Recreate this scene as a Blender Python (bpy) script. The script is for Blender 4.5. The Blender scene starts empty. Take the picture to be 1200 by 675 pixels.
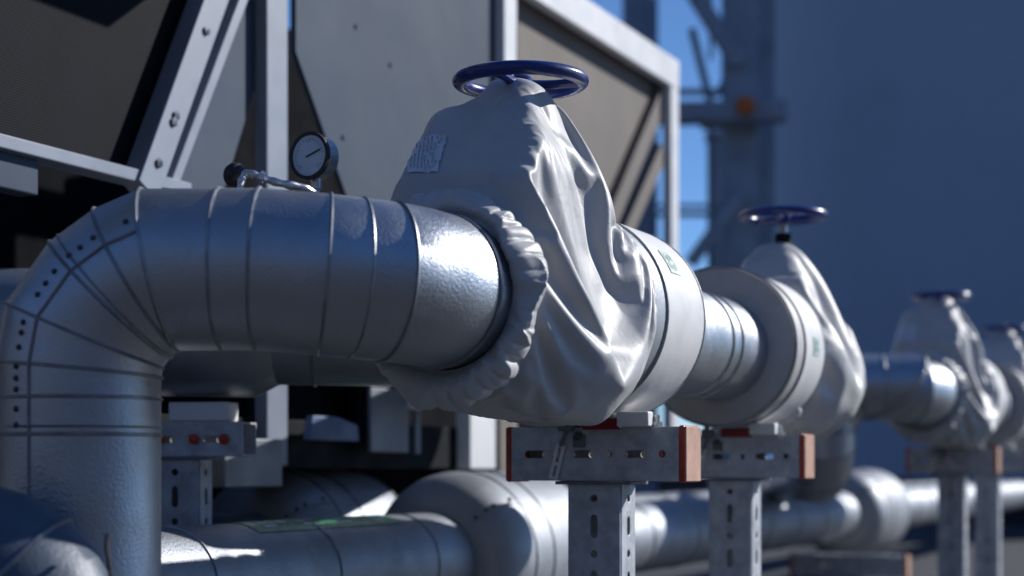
import bpy, bmesh, math, random
from mathutils import Vector, Matrix
import numpy as np
random.seed(7)
R = math.radians
S = bpy.context.scene
COL = S.collection

# ------------------------------------------------------------------ numbers of the place
HC = 0.62                                   # eye height above the roof deck
YAW = -24.0                                 # the pipe rack runs 24 degrees off the view direction
CO, SI = math.cos(R(YAW)), math.sin(R(YAW))
PX = Vector((CO, SI, 0))                    # across the rack
LY = Vector((-SI, CO, 0))                   # along the rack
VALVE = Vector((0.0145, 2.907, 0))
AX = HC + 0.2677                            # height of the upper pipe axis
RP = 0.1185                                 # clad pipe radius
RD = 0.183                                   # flange box radius
SUN_EL, SUN_AZ = 29.0, 28.0                 # azimuth from +X towards +Y

def rack(p, l, z):                          # rack coordinates -> world
    return VALVE + PX * p + LY * l + Vector((0, 0, z))
def unrack(v):                              # world -> rack coordinates
    d = Vector((v[0], v[1], 0)) - VALVE
    return Vector((d.dot(PX), d.dot(LY), v[2]))

# ------------------------------------------------------------------ materials
def new_mat(name):
    m = bpy.data.materials.new(name); m.use_nodes = True
    nt = m.node_tree
    b = nt.nodes['Principled BSDF']
    return m, nt, b
def N(nt, t, **kw):
    n = nt.nodes.new(t)
    for k, v in kw.items():
        if k in n.inputs: n.inputs[k].default_value = v
        else: setattr(n, k, v)
    return n
def coords(nt, scale=(1, 1, 1), rand=True):
    tc = N(nt, 'ShaderNodeTexCoord'); mp = N(nt, 'ShaderNodeMapping')
    mp.inputs['Scale'].default_value = scale
    nt.links.new(tc.outputs['Object'], mp.inputs['Vector'])
    if rand:
        oi = N(nt, 'ShaderNodeObjectInfo'); ml = N(nt, 'ShaderNodeMath', operation='MULTIPLY'); ml.inputs[1].default_value = 37.0
        nt.links.new(oi.outputs['Random'], ml.inputs[0])
        nt.links.new(ml.outputs[0], mp.inputs['Location'])
    return mp.outputs['Vector']
def noise(nt, vec, scale, detail=4, rough=.55, dist=0):
    n = N(nt, 'ShaderNodeTexNoise'); n.inputs['Scale'].default_value = scale
    n.inputs['Detail'].default_value = detail; n.inputs['Roughness'].default_value = rough
    n.inputs['Distortion'].default_value = dist
    nt.links.new(vec, n.inputs['Vector']); return n.outputs['Fac']
def ramp(nt, fac, stops):
    r = N(nt, 'ShaderNodeValToRGB'); e = r.color_ramp.elements
    while len(e) < len(stops): e.new(0.5)
    for i, (p, c) in enumerate(stops):
        e[i].position = p; e[i].color = (c[0], c[1], c[2], 1) if hasattr(c, '__len__') else (c, c, c, 1)
    nt.links.new(fac, r.inputs['Fac']); return r.outputs['Color']
def bump(nt, h, strength, dist=.002, prev=None):
    b = N(nt, 'ShaderNodeBump'); b.inputs['Strength'].default_value = strength; b.inputs['Distance'].default_value = dist
    nt.links.new(h, b.inputs['Height'])
    if prev: nt.links.new(prev, b.inputs['Normal'])
    return b.outputs['Normal']
def mixc(nt, fac, a, b, mode='MIX'):
    m = N(nt, 'ShaderNodeMix', data_type='RGBA', blend_type=mode)
    for sock, v in ((m.inputs[0], fac), (m.inputs[6], a), (m.inputs[7], b)):
        if isinstance(v, (int, float)): sock.default_value = v
        elif isinstance(v, tuple): sock.default_value = (*v, 1)
        else: nt.links.new(v, sock)
    return m.outputs[2]
def mat(name, col, rough=.5, metal=0.0, var=.25, vscale=6, rvar=.1, bmp=None, dent=None, coat=0, spec=.5, dirt=None):
    """procedural surface: colour mottling, uneven gloss, fine relief, broad dents, stains"""
    m, nt, b = new_mat(name)
    v = coords(nt)
    n1 = noise(nt, v, vscale, 6, .6)
    lo = tuple(c * (1 - var) for c in col); hi = tuple(min(1, c * (1 + var)) for c in col)
    c = ramp(nt, n1, [(.3, lo), (.7, hi)])
    if dirt:
        dn = noise(nt, v, dirt[1], 8, .7, .6)
        f = ramp(nt, dn, [(dirt[2], 0.0), (dirt[2] + .18, dirt[3])])
        c = mixc(nt, f, c, dirt[0])
    nt.links.new(c, b.inputs['Base Color'])
    rn = noise(nt, v, vscale * 2.3, 5, .6)
    rr = ramp(nt, rn, [(.3, max(.02, rough - rvar)), (.7, min(1, rough + rvar))])
    nt.links.new(rr, b.inputs['Roughness'])
    b.inputs['Metallic'].default_value = metal
    b.inputs['Specular IOR Level'].default_value = spec
    b.inputs['Coat Weight'].default_value = coat
    b.inputs['Coat Roughness'].default_value = .12
    prev = None
    if dent: prev = bump(nt, noise(nt, v, dent[0], 2, .5), dent[1], .02)
    if bmp: prev = bump(nt, noise(nt, v, bmp[0], 3, .6), bmp[1], bmp[2] if len(bmp) > 2 else .002, prev)
    if prev: nt.links.new(prev, b.inputs['Normal'])
    return m

M = {}
M['clad'] = mat('stucco_aluminium', (.48, .51, .55), .40, 1.0, .10, 5, .07, (210, .5, .002), (8, .18), dirt=((.24, .23, .22), 7, .60, .35))
M['clad_dull'] = mat('weathered_aluminium', (.40, .40, .41), .45, .9, .14, 6, .08, (150, .25, .001), (9, .2), dirt=((.2, .19, .18), 6, .58, .4))
M['clad_header'] = mat('stucco_header_cladding', (.35, .375, .415), .54, .8, .14, 6, .08, (170, .6, .0025), (8, .2), dirt=((.22, .21, .2), 7, .58, .4))
M['clad_matte'] = mat('matte_cladding', (.36, .385, .42), .55, .45, .12, 6, .08, (170, .35, .0015), (8, .2), dirt=((.2, .19, .18), 7, .6, .35))
M['face_grey'] = mat('weathered_grey_sheet', (.50, .485, .475), .55, .1, .12, 7, .08, (140, .12, .001), (8, .2), dirt=((.33, .30, .28), 7, .58, .5))
M['seam'] = mat('bead_metal', (.30, .31, .33), .45, 1.0, .25, 30, .1)
M['rivet'] = mat('dark_rivet', (.085, .088, .095), .32, .9, .2, 50)
M['band'] = mat('pale_painted_sheet', (.80, .795, .785), .5, .0, .06, 8, .1, (140, .12, .001), (8, .2), dirt=((.4, .38, .35), 9, .62, .4))
M['galv'] = mat('galvanised_steel', (.50, .525, .56), .55, .15, .28, 26, .12, (60, .08, .001), dirt=((.33, .33, .34), 12, .58, .6))
M['galv_dark'] = mat('dull_galvanised', (.19, .2, .215), .58, .6, .2, 20, .1)
M['white'] = mat('white_powder_coat', (.78, .79, .80), .42, 0, .04, 6, .08, dirt=((.5, .48, .45), 5, .62, .35))
M['dimmed_white'] = mat('vignette_dimmed_white', (.23, .265, .33), .45, 0, .08, 6, .08, dirt=((.2, .2, .21), 5, .6, .4))  # white frame paint darkened for the left bay, vignetting put into the colour
M['blue_sheet'] = mat('blue_sheet', (.07, .13, .26), .5, 0, .1, 6)
M['panel_grey'] = mat('grey_sheet_panel', (.066, .090, .128), .6, 0, .06, 2.5, .06, None, (3, .12), spec=.12, dirt=((.095, .112, .135), 1.6, .5, .6))
M['panel_beige'] = mat('beige_sheet_panel', (.21, .185, .165), .6, .0, .10, 3.5, .06, None, (3, .1), spec=.15, dirt=((.17, .15, .135), 6, .55, .5))
M['black'] = mat('black_painted_steel', (.010, .011, .015), .7, 0, .3, 6, spec=.12)
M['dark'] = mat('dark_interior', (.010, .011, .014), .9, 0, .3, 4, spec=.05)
M['blue'] = mat('blue_enamel', (.008, .025, .175), .32, 0, .25, 14, .08, (60, .1, .001), None, .5, dirt=((.06, .055, .06), 34, .60, .85))
M['red'] = mat('red_plastic_cap', (.52, .045, .02), .35, 0, .2, 30)
M['cap_pale'] = mat('pale_cap_face', (.60, .36, .25), .45, 0, .2, 30, dirt=((.5, .10, .04), 25, .58, .9))  # paler tone for the end faces of the caps
M['red_tag'] = mat('dark_red_tag', (.26, .012, .016), .4, 0, .2, 40)
M['chrome'] = mat('chrome', (.62, .63, .66), .30, 1, .05, 30, .05, (90, .25, .002))
M['steel'] = mat('plain_steel', (.45, .45, .46), .34, 1, .1, 30)
M['white_plastic'] = mat('white_pad', (.8, .8, .78), .5, 0, .05, 10)
M['green'] = mat('green_sticker', (.035, .24, .14), .4, 0, .15, 20)
M['green_pale'] = mat('faded_green_sticker', (.52, .66, .60), .5, 0, .1, 20)
M['green_faint'] = mat('faded_green_print', (.22, .42, .34), .5, 0, .1, 20)
M['ink'] = mat('sticker_print', (.80, .84, .82), .5, 0, .1, 30)
M['ink_dark'] = mat('label_print', (.26, .29, .35), .5, 0, .1, 30)
M['dial_ink'] = mat('dial_print', (.24, .32, .42), .5, 0, .1, 30)
M['label'] = mat('pale_label_film', (.70, .74, .80), .32, 0, .15, 60, .1, (40, .2, .002))
M['dial'] = mat('dial_face', (.50, .62, .74), .25, 0, .1, 20, coat=.8)
M['rubber'] = mat('black_rubber', (.012, .012, .014), .45, 0, .2, 20)
M['tower'] = mat('weathered_tower_steel', (.34, .40, .48), .6, .3, .2, 3)
M['tower_pale'] = mat('pale_cladding_column', (.46, .48, .55), .6, 0, .1, 2)
M['orange'] = mat('orange_paint', (.65, .16, .02), .5, 0, .1, 10)
M['tank'] = mat('blue_grey_tank_paint', (.50, .60, .72), .62, 0, .05, .35, .04, dirt=((.40, .49, .60), .6, .5, .35))
M['roof'] = mat('grey_roof_deck', (.05, .054, .062), .85, 0, .16, 3, .05, (40, .4, .004), dirt=((.03, .032, .038), 1.2, .55, .5))
M['bend'] = mat('shade_toned_bend_cladding', (.075, .10, .14), .42, .1, .12, 8, .08, (170, .4, .002), (8, .2))  # cladding darkened to stand in for the shade on this bend
M['dark_horizon'] = mat('dark_horizon_surface', (.07, .066, .062), .9, 0, .35, .05, .05, None, None, dirt=((.025, .032, .02), .03, .5, .7))  # surface of the added ridge behind the viewer
M['parapet'] = mat('dark_parapet_paint', (.06, .085, .11), .7, 0, .2, 2)
M['rust'] = mat('rust_brown_paint', (.11, .06, .05), .8, 0, .3, 3)
M['foil'] = mat('grey_duct_sheet', (.20, .22, .25), .5, .2, .08, 4)

# stuff with a regular relief of its own: the condenser coil's fins
def coil_mat():
    m, nt, b = new_mat('coil_fins')
    v = coords(nt, rand=False)
    w = N(nt, 'ShaderNodeTexWave', wave_type='BANDS', bands_direction='Z'); w.inputs['Scale'].default_value = 60
    w.inputs['Distortion'].default_value = .3; nt.links.new(v, w.inputs['Vector'])
    n = noise(nt, v, 9, 5)
    c = mixc(nt, ramp(nt, w.outputs['Fac'], [(.2, 0.0), (.8, 1.0)]), (.008, .009, .013), (.013, .014, .019))
    c = mixc(nt, ramp(nt, n, [(.35, 0.0), (.7, .5)]), c, (.006, .0065, .009))
    nt.links.new(c, b.inputs['Base Color']); b.inputs['Roughness'].default_value = .7; b.inputs['Specular IOR Level'].default_value = .08
    nt.links.new(bump(nt, w.outputs['Fac'], .25, .002), b.inputs['Normal'])
    return m
M['coil'] = coil_mat()

def fabric_mat():
    m, nt, b = new_mat('coated_grey_fabric')
    v = coords(nt)
    n = noise(nt, v, 10, 5, .6)
    c = ramp(nt, n, [(.3, (.46, .46, .465)), (.7, (.56, .555, .545))])
    st = noise(nt, v, 4, 6, .7, .5)
    c = mixc(nt, ramp(nt, st, [(.58, 0.0), (.75, .4)]), c, (.44, .43, .42))
    nt.links.new(c, b.inputs['Base Color'])
    b.inputs['Roughness'].default_value = .46
    b.inputs['Specular IOR Level'].default_value = .5
    b.inputs['Sheen Weight'].default_value = .15
    w = bump(nt, noise(nt, v, 500, 2), .10, .0006)
    w = bump(nt, noise(nt, v, 26, 4, .5, .8), .20, .006, w)
    rn = N(nt, 'ShaderNodeTexNoise', noise_type='RIDGED_MULTIFRACTAL'); rn.inputs['Scale'].default_value = 7; rn.inputs['Detail'].default_value = 3; rn.inputs['Distortion'].default_value = .6
    nt.links.new(v, rn.inputs['Vector']); w = bump(nt, rn.outputs['Fac'], .16, .005, w)
    nt.links.new(w, b.inputs['Normal'])
    return m
M['fabric'] = fabric_mat()

# ------------------------------------------------------------------ mesh helpers
class MB:
    def __init__(s): s.v = []; s.f = []
    def add(s, vs, fs):
        o = len(s.v); s.v += [tuple(x) for x in vs]; s.f += [tuple(i + o for i in f) for f in fs]; return s
    def box(s, c, d, rot=None):
        c = Vector(c); h = Vector(d) / 2
        vs = []
        for x in (-1, 1):
            for y in (-1, 1):
                for z in (-1, 1):
                    p = Vector((x * h.x, y * h.y, z * h.z))
                    if rot is not None: p = rot @ p
                    vs.append(c + p)
        return s.add(vs, [(0, 1, 3, 2), (4, 6, 7, 5), (0, 4, 5, 1), (2, 3, 7, 6), (0, 2, 6, 4), (1, 5, 7, 3)])
    def bar(s, a, b, w, d, up=(0, 0, 1)):
        """rectangular bar from a to b; w across, d along 'up'"""
        a, b = Vector(a), Vector(b); t = (b - a).normalized(); up = Vector(up)
        if abs(t.dot(up.normalized())) > .99: up = Vector((0, 1, 0))
        x = t.cross(up).normalized(); y = x.cross(t).normalized()
        vs = []
        for p in (a, b):
            for i, j in ((-1, -1), (1, -1), (1, 1), (-1, 1)): vs.append(p + x * i * w / 2 + y * j * d / 2)
        return s.add(vs, [(3, 2, 1, 0), (4, 5, 6, 7), (0, 1, 5, 4), (1, 2, 6, 5), (2, 3, 7, 6), (3, 0, 4, 7)])
    def rings(s, rs, cap0=True, cap1=True, closed=False):
        n = len(rs[0]); vs = [p for r in rs for p in r]; fs = []
        k = len(rs)
        for i in range(k if closed else k - 1):
            a, b = i * n, ((i + 1) % k) * n
            for j in range(n):
                q = (j + 1) % n; fs.append((a + j, a + q, b + q, b + j))
        if not closed:
            if cap0: fs.append(tuple(reversed(range(n))))
            if cap1: fs.append(tuple((k - 1) * n + j for j in range(n)))
        return s.add(vs, fs)
    def tube(s, pts, r, n=10, closed=False, cap=True):
        pts = [Vector(p) for p in pts]; k = len(pts); rs = []
        prev = None
        for i, p in enumerate(pts):
            if closed: t = (pts[(i + 1) % k] - pts[i - 1]).normalized()
            else: t = (pts[min(i + 1, k - 1)] - pts[max(i - 1, 0)]).normalized()
            if prev is None:
                u = Vector((0, 0, 1)) if abs(t.z) < .9 else Vector((1, 0, 0))
                x = (u - t * u.dot(t)).normalized()
            else: x = (prev - t * prev.dot(t)).normalized()
            prev = x; y = t.cross(x)
            rad = r[i] if isinstance(r, (list, tuple)) else r
            rs.append([p + (x * math.cos(2 * math.pi * j / n) + y * math.sin(2 * math.pi * j / n)) * rad for j in range(n)])
        return s.rings(rs, cap, cap, closed)
    def cyl(s, a, b, r, n=32): return s.tube([a, b], r, n)
    def lathe(s, a, axis, prof, n=48, cap=True):
        """profile [(distance along axis, radius)] turned about axis through a"""
        a = Vector(a); t = Vector(axis).normalized()
        u = Vector((0, 0, 1)) if abs(t.z) < .9 else Vector((1, 0, 0))
        x = (u - t * u.dot(t)).normalized(); y = t.cross(x)
        return s.rings([[a + t * d + (x * math.cos(2 * math.pi * j / n) + y * math.sin(2 * math.pi * j / n)) * max(r, 1e-5) for j in range(n)] for d, r in prof], cap, cap)
    def build(s, name, m, parent=None, bevel=0, sharp=35, smooth=True):
        me = bpy.data.meshes.new(name); me.from_pydata(s.v, [], s.f)
        return link(name, me, m, parent, bevel, sharp, smooth)
class Beads:
    """collects rings and links each as a part of its own"""
    def __init__(s): s.v = []
    def lathe(s, *a, **k): s.v.append(MB().lathe(*a, **k))
    def tube(s, *a, **k): s.v.append(MB().tube(*a, **k))
    def build(s, name, m, parent):
        for b in s.v: b.build(name, m, parent)
def link(name, me, m, parent=None, bevel=0, sharp=35, smooth=True):
    bm = bmesh.new(); bm.from_mesh(me); bmesh.ops.recalc_face_normals(bm, faces=bm.faces); bm.to_mesh(me); bm.free()
    me.materials.append(M[m] if isinstance(m, str) else m)
    if smooth:
        me.polygons.foreach_set('use_smooth', [True] * len(me.polygons)); me.set_sharp_from_angle(angle=R(sharp))
    o = bpy.data.objects.new(name, me); COL.objects.link(o)
    if parent: o.parent = parent
    if bevel:
        b = o.modifiers.new('edge', 'BEVEL'); b.width = bevel; b.segments = 2; b.limit_method = 'ANGLE'; b.angle_limit = R(40)
    return o
def tag(o, label=None, cat=None, group=None, kind=None):
    for k, v in (('label', label), ('category', cat), ('group', group), ('kind', kind)):
        if v: o[k] = v
    return o
def thing(name, label, cat, loc, yaw=YAW, group=None):
    o = bpy.data.objects.new(name, None); COL.objects.link(o); o.empty_display_size = .1
    o.location = loc; o.rotation_euler = (0, 0, R(yaw)); return tag(o, label, cat, group)
def copy_tree(o, parent=None):
    c = o.copy(); COL.objects.link(c)
    if parent: c.parent = parent
    for ch in list(o.children): copy_tree(ch, c)
    return c
def plate(outer, holes, t):
    """flat plate (x, y) with real holes, thickness t, as a mesh"""
    cu = bpy.data.curves.new('plate', 'CURVE'); cu.dimensions = '2D'; cu.fill_mode = 'BOTH'; cu.extrude = t / 2
    for poly in [outer] + holes:
        sp = cu.splines.new('POLY'); sp.points.add(len(poly) - 1); sp.use_cyclic_u = True
        for i, p in enumerate(poly): sp.points[i].co = (p[0], p[1], 0, 1)
    o = bpy.data.objects.new('plate', cu); COL.objects.link(o)
    dg = bpy.context.evaluated_depsgraph_get(); me = bpy.data.meshes.new_from_object(o.evaluated_get(dg))
    bpy.data.objects.remove(o); bpy.data.curves.remove(cu); me.materials.clear()
    return me
def slot(cx, cy, L, w, n=8, vert=False):
    pts = []; h = (L - w) / 2; r = w / 2
    for k in range(n + 1): a = -math.pi / 2 + math.pi * k / n; pts.append((h + r * math.cos(a), r * math.sin(a)))
    for k in range(n + 1): a = math.pi / 2 + math.pi * k / n; pts.append((-h + r * math.cos(a), r * math.sin(a)))
    if vert: pts = [(y, -x) for x, y in pts]
    return [(cx + x, cy + y) for x, y in pts]
def rect(x0, y0, x1, y1): return [(x0, y0), (x1, y0), (x1, y1), (x0, y1)]
def meshes_join(parts):
    """[(mesh, matrix)] -> one mesh"""
    bm = bmesh.new()
    for me, mx in parts:
        me.transform(mx); bm.from_mesh(me)
    bmesh.ops.remove_doubles(bm, verts=bm.verts, dist=1e-5)
    out = bpy.data.meshes.new('joined'); bm.to_mesh(out); bm.free(); return out
def bez(pts, n):
    """Catmull-Rom through pts"""
    P = [Vector(p) for p in pts]; P = [P[0] * 2 - P[1]] + P + [P[-1] * 2 - P[-2]]; out = []
    for i in range(1, len(P) - 2):
        for k in range(n):
            t = k / n; a, b, c, d = P[i - 1:i + 3]
            out.append(.5 * ((2 * b) + (c - a) * t + (2 * a - 5 * b + 4 * c - d) * t * t + (3 * b - a - 3 * c + d) * t ** 3))
    out.append(P[-2]); return out

# ------------------------------------------------------------------ roof, tank, parapet
g = MB().add([(-80, -40, 0), (80, -40, 0), (80, 90, 0), (-80, 90, 0)], [(0, 1, 2, 3)]).build('ground', 'roof', smooth=False); tag(g, kind='structure')

hm = MB(); hv = []; n = 72  # added unseen ridge, gives the metal a darker horizon to reflect
for i in range(n + 1):
    a = R(110 + 250 * i / n)                     # from the far left round behind to the right
    hgt = 46 + 9 * math.sin(i * .37) + 6 * math.sin(i * .93 + 1) + 3 * math.sin(i * 2.1)
    f = min(1, i / 6, (n - i) / 6)
    for r_, z_ in ((95, -.5), (125, hgt * f * .55), (150, hgt * f), (190, hgt * f * .7), (260, -.5)): hv.append((math.cos(a) * r_, math.sin(a) * r_, z_))
hm.add(hv, [(i * 5 + k, i * 5 + k + 1, i * 5 + k + 6, i * 5 + k + 5) for i in range(n) for k in range(4)])
tag(hm.build('added_dark_horizon', 'dark_horizon', sharp=80), kind='structure')

# ------------------------------------------------------------------ the upper pipe with its elbow, flange boxes and riser
def mitre_pipe(path, r, e0, n=64):
    """clad pipe along a polyline with mitred gores: returns one ring of points per vertex"""
    P = [Vector(p) for p in path]; k = len(P); d = [(P[i + 1] - P[i]).normalized() for i in range(k - 1)]
    x = (Vector(e0) - d[0] * Vector(e0).dot(d[0])).normalized(); y = d[0].cross(x)
    ring = [P[0] + (x * math.cos(2 * math.pi * j / n) + y * math.sin(2 * math.pi * j / n)) * r for j in range(n)]
    rs = [ring]
    for i in range(1, k):
        nrm = d[i - 1] if i == k - 1 else (d[i - 1] + d[i]).normalized()
        t = d[i - 1]
        ring = [q + t * ((P[i] - q).dot(nrm) / t.dot(nrm)) for q in rs[-1]]
        rs.append(ring)
    return rs, d

def pipe_module(group, label, shift=0.0, low=None, dx=0.0):
    t = thing('insulated_pipe', label, 'pipe', VALVE + LY * shift, group=group)
    zA = AX; zM = HC + .285
    W = lambda x, y, z: unrack((x, y, z))
    # horizontal run then the bend towards the riser, then the vertical elbow (pivot) and the riser
    pv = (-.485 + dx, HC + .140); rb = .150; ye = 2.505
    path = [Vector((0, .12, zA)), Vector((0, -.26, zA)), W(-.1198, 2.604, zA), W(-.1492, 2.5636, zA + .003), W(-.1875, 2.534, zA + .006), W(-.2759, 2.509, zM - .004),
            W(-.3719 + dx * .8, 2.504, zM + .003), W(-.426 + dx, 2.505, zM + .003)]
    for a in (78, 64, 45, 20, 0):
        k = {64: .985, 45: .980}.get(a, 1.004)
        path.append(W(pv[0] - rb * k * math.cos(R(a)), ye, pv[1] + rb * k * math.sin(R(a))))
    xr = pv[0] - rb * 1.004
    nseam = len(path)
    if low is None:
        for z in (HC + .098, HC + .045, HC - .2, 0.02): path.append(W(xr, ye, z))
    else:                                            # this riser turns away under itself instead of reaching the deck
        path += [W(xr, ye, HC + .134), W(xr, ye, HC + .125)]
        for a in (20, 55, 85): path.append(W(xr, ye + .14 - .14 * math.cos(R(a)), HC + .06 - .14 * math.sin(R(a)) + .06))
        path.append(W(xr, ye + 1.6, HC - .02))
    rs, d = mitre_pipe(path, RP, (0, 0, 1))
    m = MB()
    # each gore is subdivided so the metal can be slightly uneven between the seams
    dense = []
    for i in range(len(rs) - 1):
        q = 1 if i in (1, 2, 3) else 3
        for s_ in range(q):
            f = s_ / q; dense.append([a.lerp(b, f) for a, b in zip(rs[i], rs[i + 1])])
    dense.append(rs[-1])
    m.rings(dense)
    ob = m.build('pipe_cladding', 'clad', t, sharp=19)
    # raised beads that close each gore
    for i, ring in enumerate(rs):
        if i in (0, 1, 3, len(rs) - 1, len(rs) - 2): continue
        c = sum(ring, Vector()) / len(ring)
        MB().tube([c + (q - c) * 1.006 for q in ring], ( .0026 if i > 2 else .0034), 6, closed=True).build('seam_bead', 'seam', t)
    # second, finer lap line beside some of the seams
    for i, f in ((4, .5), (9, .8), (13, .8)):
        ring = [a.lerp(b, f) for a, b in zip(rs[i], rs[i + 1])]; c = sum(ring, Vector()) / len(ring)
        MB().tube([c + (q - c) * 1.003 for q in ring], .0019, 5, closed=True).build('seam_bead', 'seam', t)
    # lengthwise lap over the elbow with its rivets
    # choose the ring index whose riser position is 0.53 r to the outside, towards the viewer
    want = W(xr - .30 * RP, ye - .85 * RP, HC + .05)
    j = min(range(64), key=lambda q: (rs[14][q] - want).length)
    seam = [rs[i][j] for i in range(8, len(rs) - 1)]
    cen = [sum(rs[i], Vector()) / 64 for i in range(8, len(rs) - 1)]
    MB().tube([c + (q - c) * 1.008 for q, c in zip(seam, cen)], .0022, 5).build('lap_seam', 'seam', t)
    j2 = (j + 2) % 64 if (rs[14][(j + 2) % 64] - W(xr - RP, ye, HC)).length < (rs[14][j] - W(xr - RP, ye, HC)).length else (j - 2) % 64
    for i, fs in ((8, (.3,)), (9, (.2, .5, .85)), (10, (.2, .45, .7)), (11, (.2, .45, .7)), (12, (.15, .5, .8)), (13, (.3, .8))):
        for f in fs:
            f += random.uniform(-.05, .05)
            q = rs[i][j2].lerp(rs[i + 1][j2], f); c = (sum(rs[i], Vector()) / 64).lerp(sum(rs[i + 1], Vector()) / 64, f); nn = (q - c).normalized()
            MB().lathe(q - nn * .001, nn, [(0, .0046), (.0015, .0046), (.0035, .0036), (.0048, .0018), (.005, .0004)], 12).build('rivet', 'rivet', t)
    # flange box one, the bare run between, flange box two
    m = MB().lathe((0, .09, zA + .008), (0, 1, 0), [(0, RP), (.0, RD - .003), (.003, RD), (.142, RD), (.143, RD - .002)], 72)
    m.build('flange_jacket', 'clad_matte', t, sharp=30)
    fb = MB().lathe((0, .232, zA + .008), (0, 1, 0), [(0, RD + .0005), (.002, RD + .0025), (.214, RD + .0025), (.218, RD), (.2185, RP)], 72).build('flange_band', 'band', t, sharp=30)
    s_ = Beads()
    for l in (.2325, .448): s_.lathe((0, l - .003, zA + .008), (0, 1, 0), [(0, RD), (.001, RD + .0042), (.005, RD + .0042), (.006, RD)], 72, cap=False)
    s_.build('edge_bead', 'seam', fb)
    sticker(fb, 58, .325, RD + .0025, zA + .008, .055, .05, 'green_pale')
    MB().lathe((0, .45, zA), (0, 1, 0), [(0, RP), (.685, RP)], 64).build('pipe_section', 'clad', t)
    s_ = Beads()
    for l in (.62, .86, .93): s_.lathe((0, l, zA), (0, 1, 0), [(0, RP), (.001, RP + .004), (.006, RP + .004), (.007, RP)], 64, cap=False)
    s_.build('seam_bead', 'seam', t)
    MB().lathe((0, 1.136, zA + .008), (0, 1, 0), [(0, RP - .001), (.0, RD - .003), (.004, RD), (.08, RD), (.081, RD - .002)], 72).build('flange_jacket', 'face_grey', t, sharp=30)
    fb2 = MB().lathe((0, 1.216, zA + .008), (0, 1, 0), [(0, RD + .0005), (.002, RD + .0025), (.184, RD + .0025), (.188, RD), (.189, RP)], 72).build('flange_band', 'band', t, sharp=30)
    s_ = Beads()
    for l in (1.136, 1.2165, 1.401): s_.lathe((0, l - .003, zA + .008), (0, 1, 0), [(0, RD), (.001, RD + .0042), (.005, RD + .0042), (.006, RD)], 72, cap=False)
    s_.build('edge_bead', 'seam', fb2)
    sticker(fb2, 88, 1.315, RD + .0025, zA + .008, .05, .045, 'green_pale')
    MB().lathe((0, 1.40, zA), (0, 1, 0), [(0, RP), (.44, RP), (.441, .16), (.47, .16), (.472, .04)], 48).build('pipe_end', 'clad', t)
    return t

def sticker(parent, ang, l, r, z, w, h, m, strokes=True):
    """curved sticker on a pipe side with a few marks; ang from straight up towards +p"""
    mb = MB(); n = 8; a0 = R(ang); da = h / r
    A = [a0 - da / 2 + da * i / n for i in range(n + 1)]
    vs = []
    for a in A:
        for s_ in (-1, 1):
            for rr in (r + .0008, r + .0016): vs.append((math.sin(a) * rr, l + s_ * w / 2, z + math.cos(a) * rr))
    fs = []
    for i in range(n):
        b = i * 4; c = b + 4
        fs += [(b + 1, b + 3, c + 3, c + 1), (b, c, c + 2, b + 2), (b, b + 1, c + 1, c), (b + 2, c + 2, c + 3, b + 3)]
    mb.add(vs, fs); st = mb.build('sticker', m, parent)
    if strokes:
        k = MB()
        x = -w / 2 + .008
        while x < w / 2 - .008:
            for q in (random.uniform(-.25, -.1), random.uniform(.1, .25)):
                aa = a0 + da * q; e = da * .13; rr = r + .0021
                vs = []
                for a in (aa - e, aa + e):
                    for y in (x, x + .0045): vs.append((math.sin(a) * rr, l + y, z + math.cos(a) * rr))
                k.add(vs, [(0, 1, 3, 2)])
            x += .009
        k.build('lettering', 'green_faint' if m == 'green_pale' else 'ink', st)
    return st

pm = pipe_module('upper insulated pipe runs', 'silver stucco-clad insulated pipe with big riveted segmented elbow at its end')
MODULE = 4.04
pm2 = pipe_module('upper insulated pipe runs', 'farther blurred silver pipe with shrouded valves behind the second grey jacket', MODULE, True, .12)

# ------------------------------------------------------------------ gate valves
def make_valve():
    t = thing('gate_valve', 'gate valve with worn blue handwheel standing out of the sharp front jacket', 'valve', VALVE, group='gate valves with blue handwheels')
    MB().lathe((0, -.12, AX), (0, 1, 0), [(0, .1), (.02, .1), (.021, .07), (.1, .085), (.18, .07), (.199, .1), (.22, .1)], 32).build('body', 'black', t)
    MB().lathe((0, 0, AX), (0, 0, 1), [(.05, .06), (.14, .05), (.141, .075), (.165, .075), (.166, .03), (.29, .022), (.34, .02)], 24).build('bonnet', 'black', t)
    MB().lathe((0, 0, AX), (0, 0, 1), [(.33, .011), (.405, .011), (.409, .008)], 16).build('stem', 'steel', t)
    w = MB(); zc = AX + .387; rr = .1035
    n = 72
    w.rings([[Vector(((rr + .0132 * math.cos(b)) * math.cos(a), (rr + .0132 * math.cos(b)) * math.sin(a), zc + .0118 * math.sin(b))) for b in [2 * math.pi * q / 14 for q in range(14)]] for a in [2 * math.pi * q / n for q in range(n)]], closed=True)
    wh = w.build('handwheel', 'blue', t)
    MB().lathe((0, 0, zc - .022), (0, 0, 1), [(0, .017), (.003, .021), (.026, .021), (.03, .017)], 24).build('hub', 'blue', wh)
    for k in range(3):
        a = R(22 + 120 * k); sp = MB()
        pts = [Vector((math.cos(a + .12 * f * (1 - f) * 4) * (.016 + (rr - .018) * f), math.sin(a + .12 * f * (1 - f) * 4) * (.016 + (rr - .018) * f), zc - .008 + .008 * f)) for f in [q / 6 for q in range(7)]]
        sp.tube(pts, [.011, .0095, .0085, .008, .008, .0088, .0105], 10); sp.build('spoke', 'blue', wh)
    MB().lathe((0, 0, zc + .008), (0, 0, 1), [(0, .012), (.008, .012), (.009, .0095)], 6).build('nut', 'steel', wh)
    return t
valve = make_valve()

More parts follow.
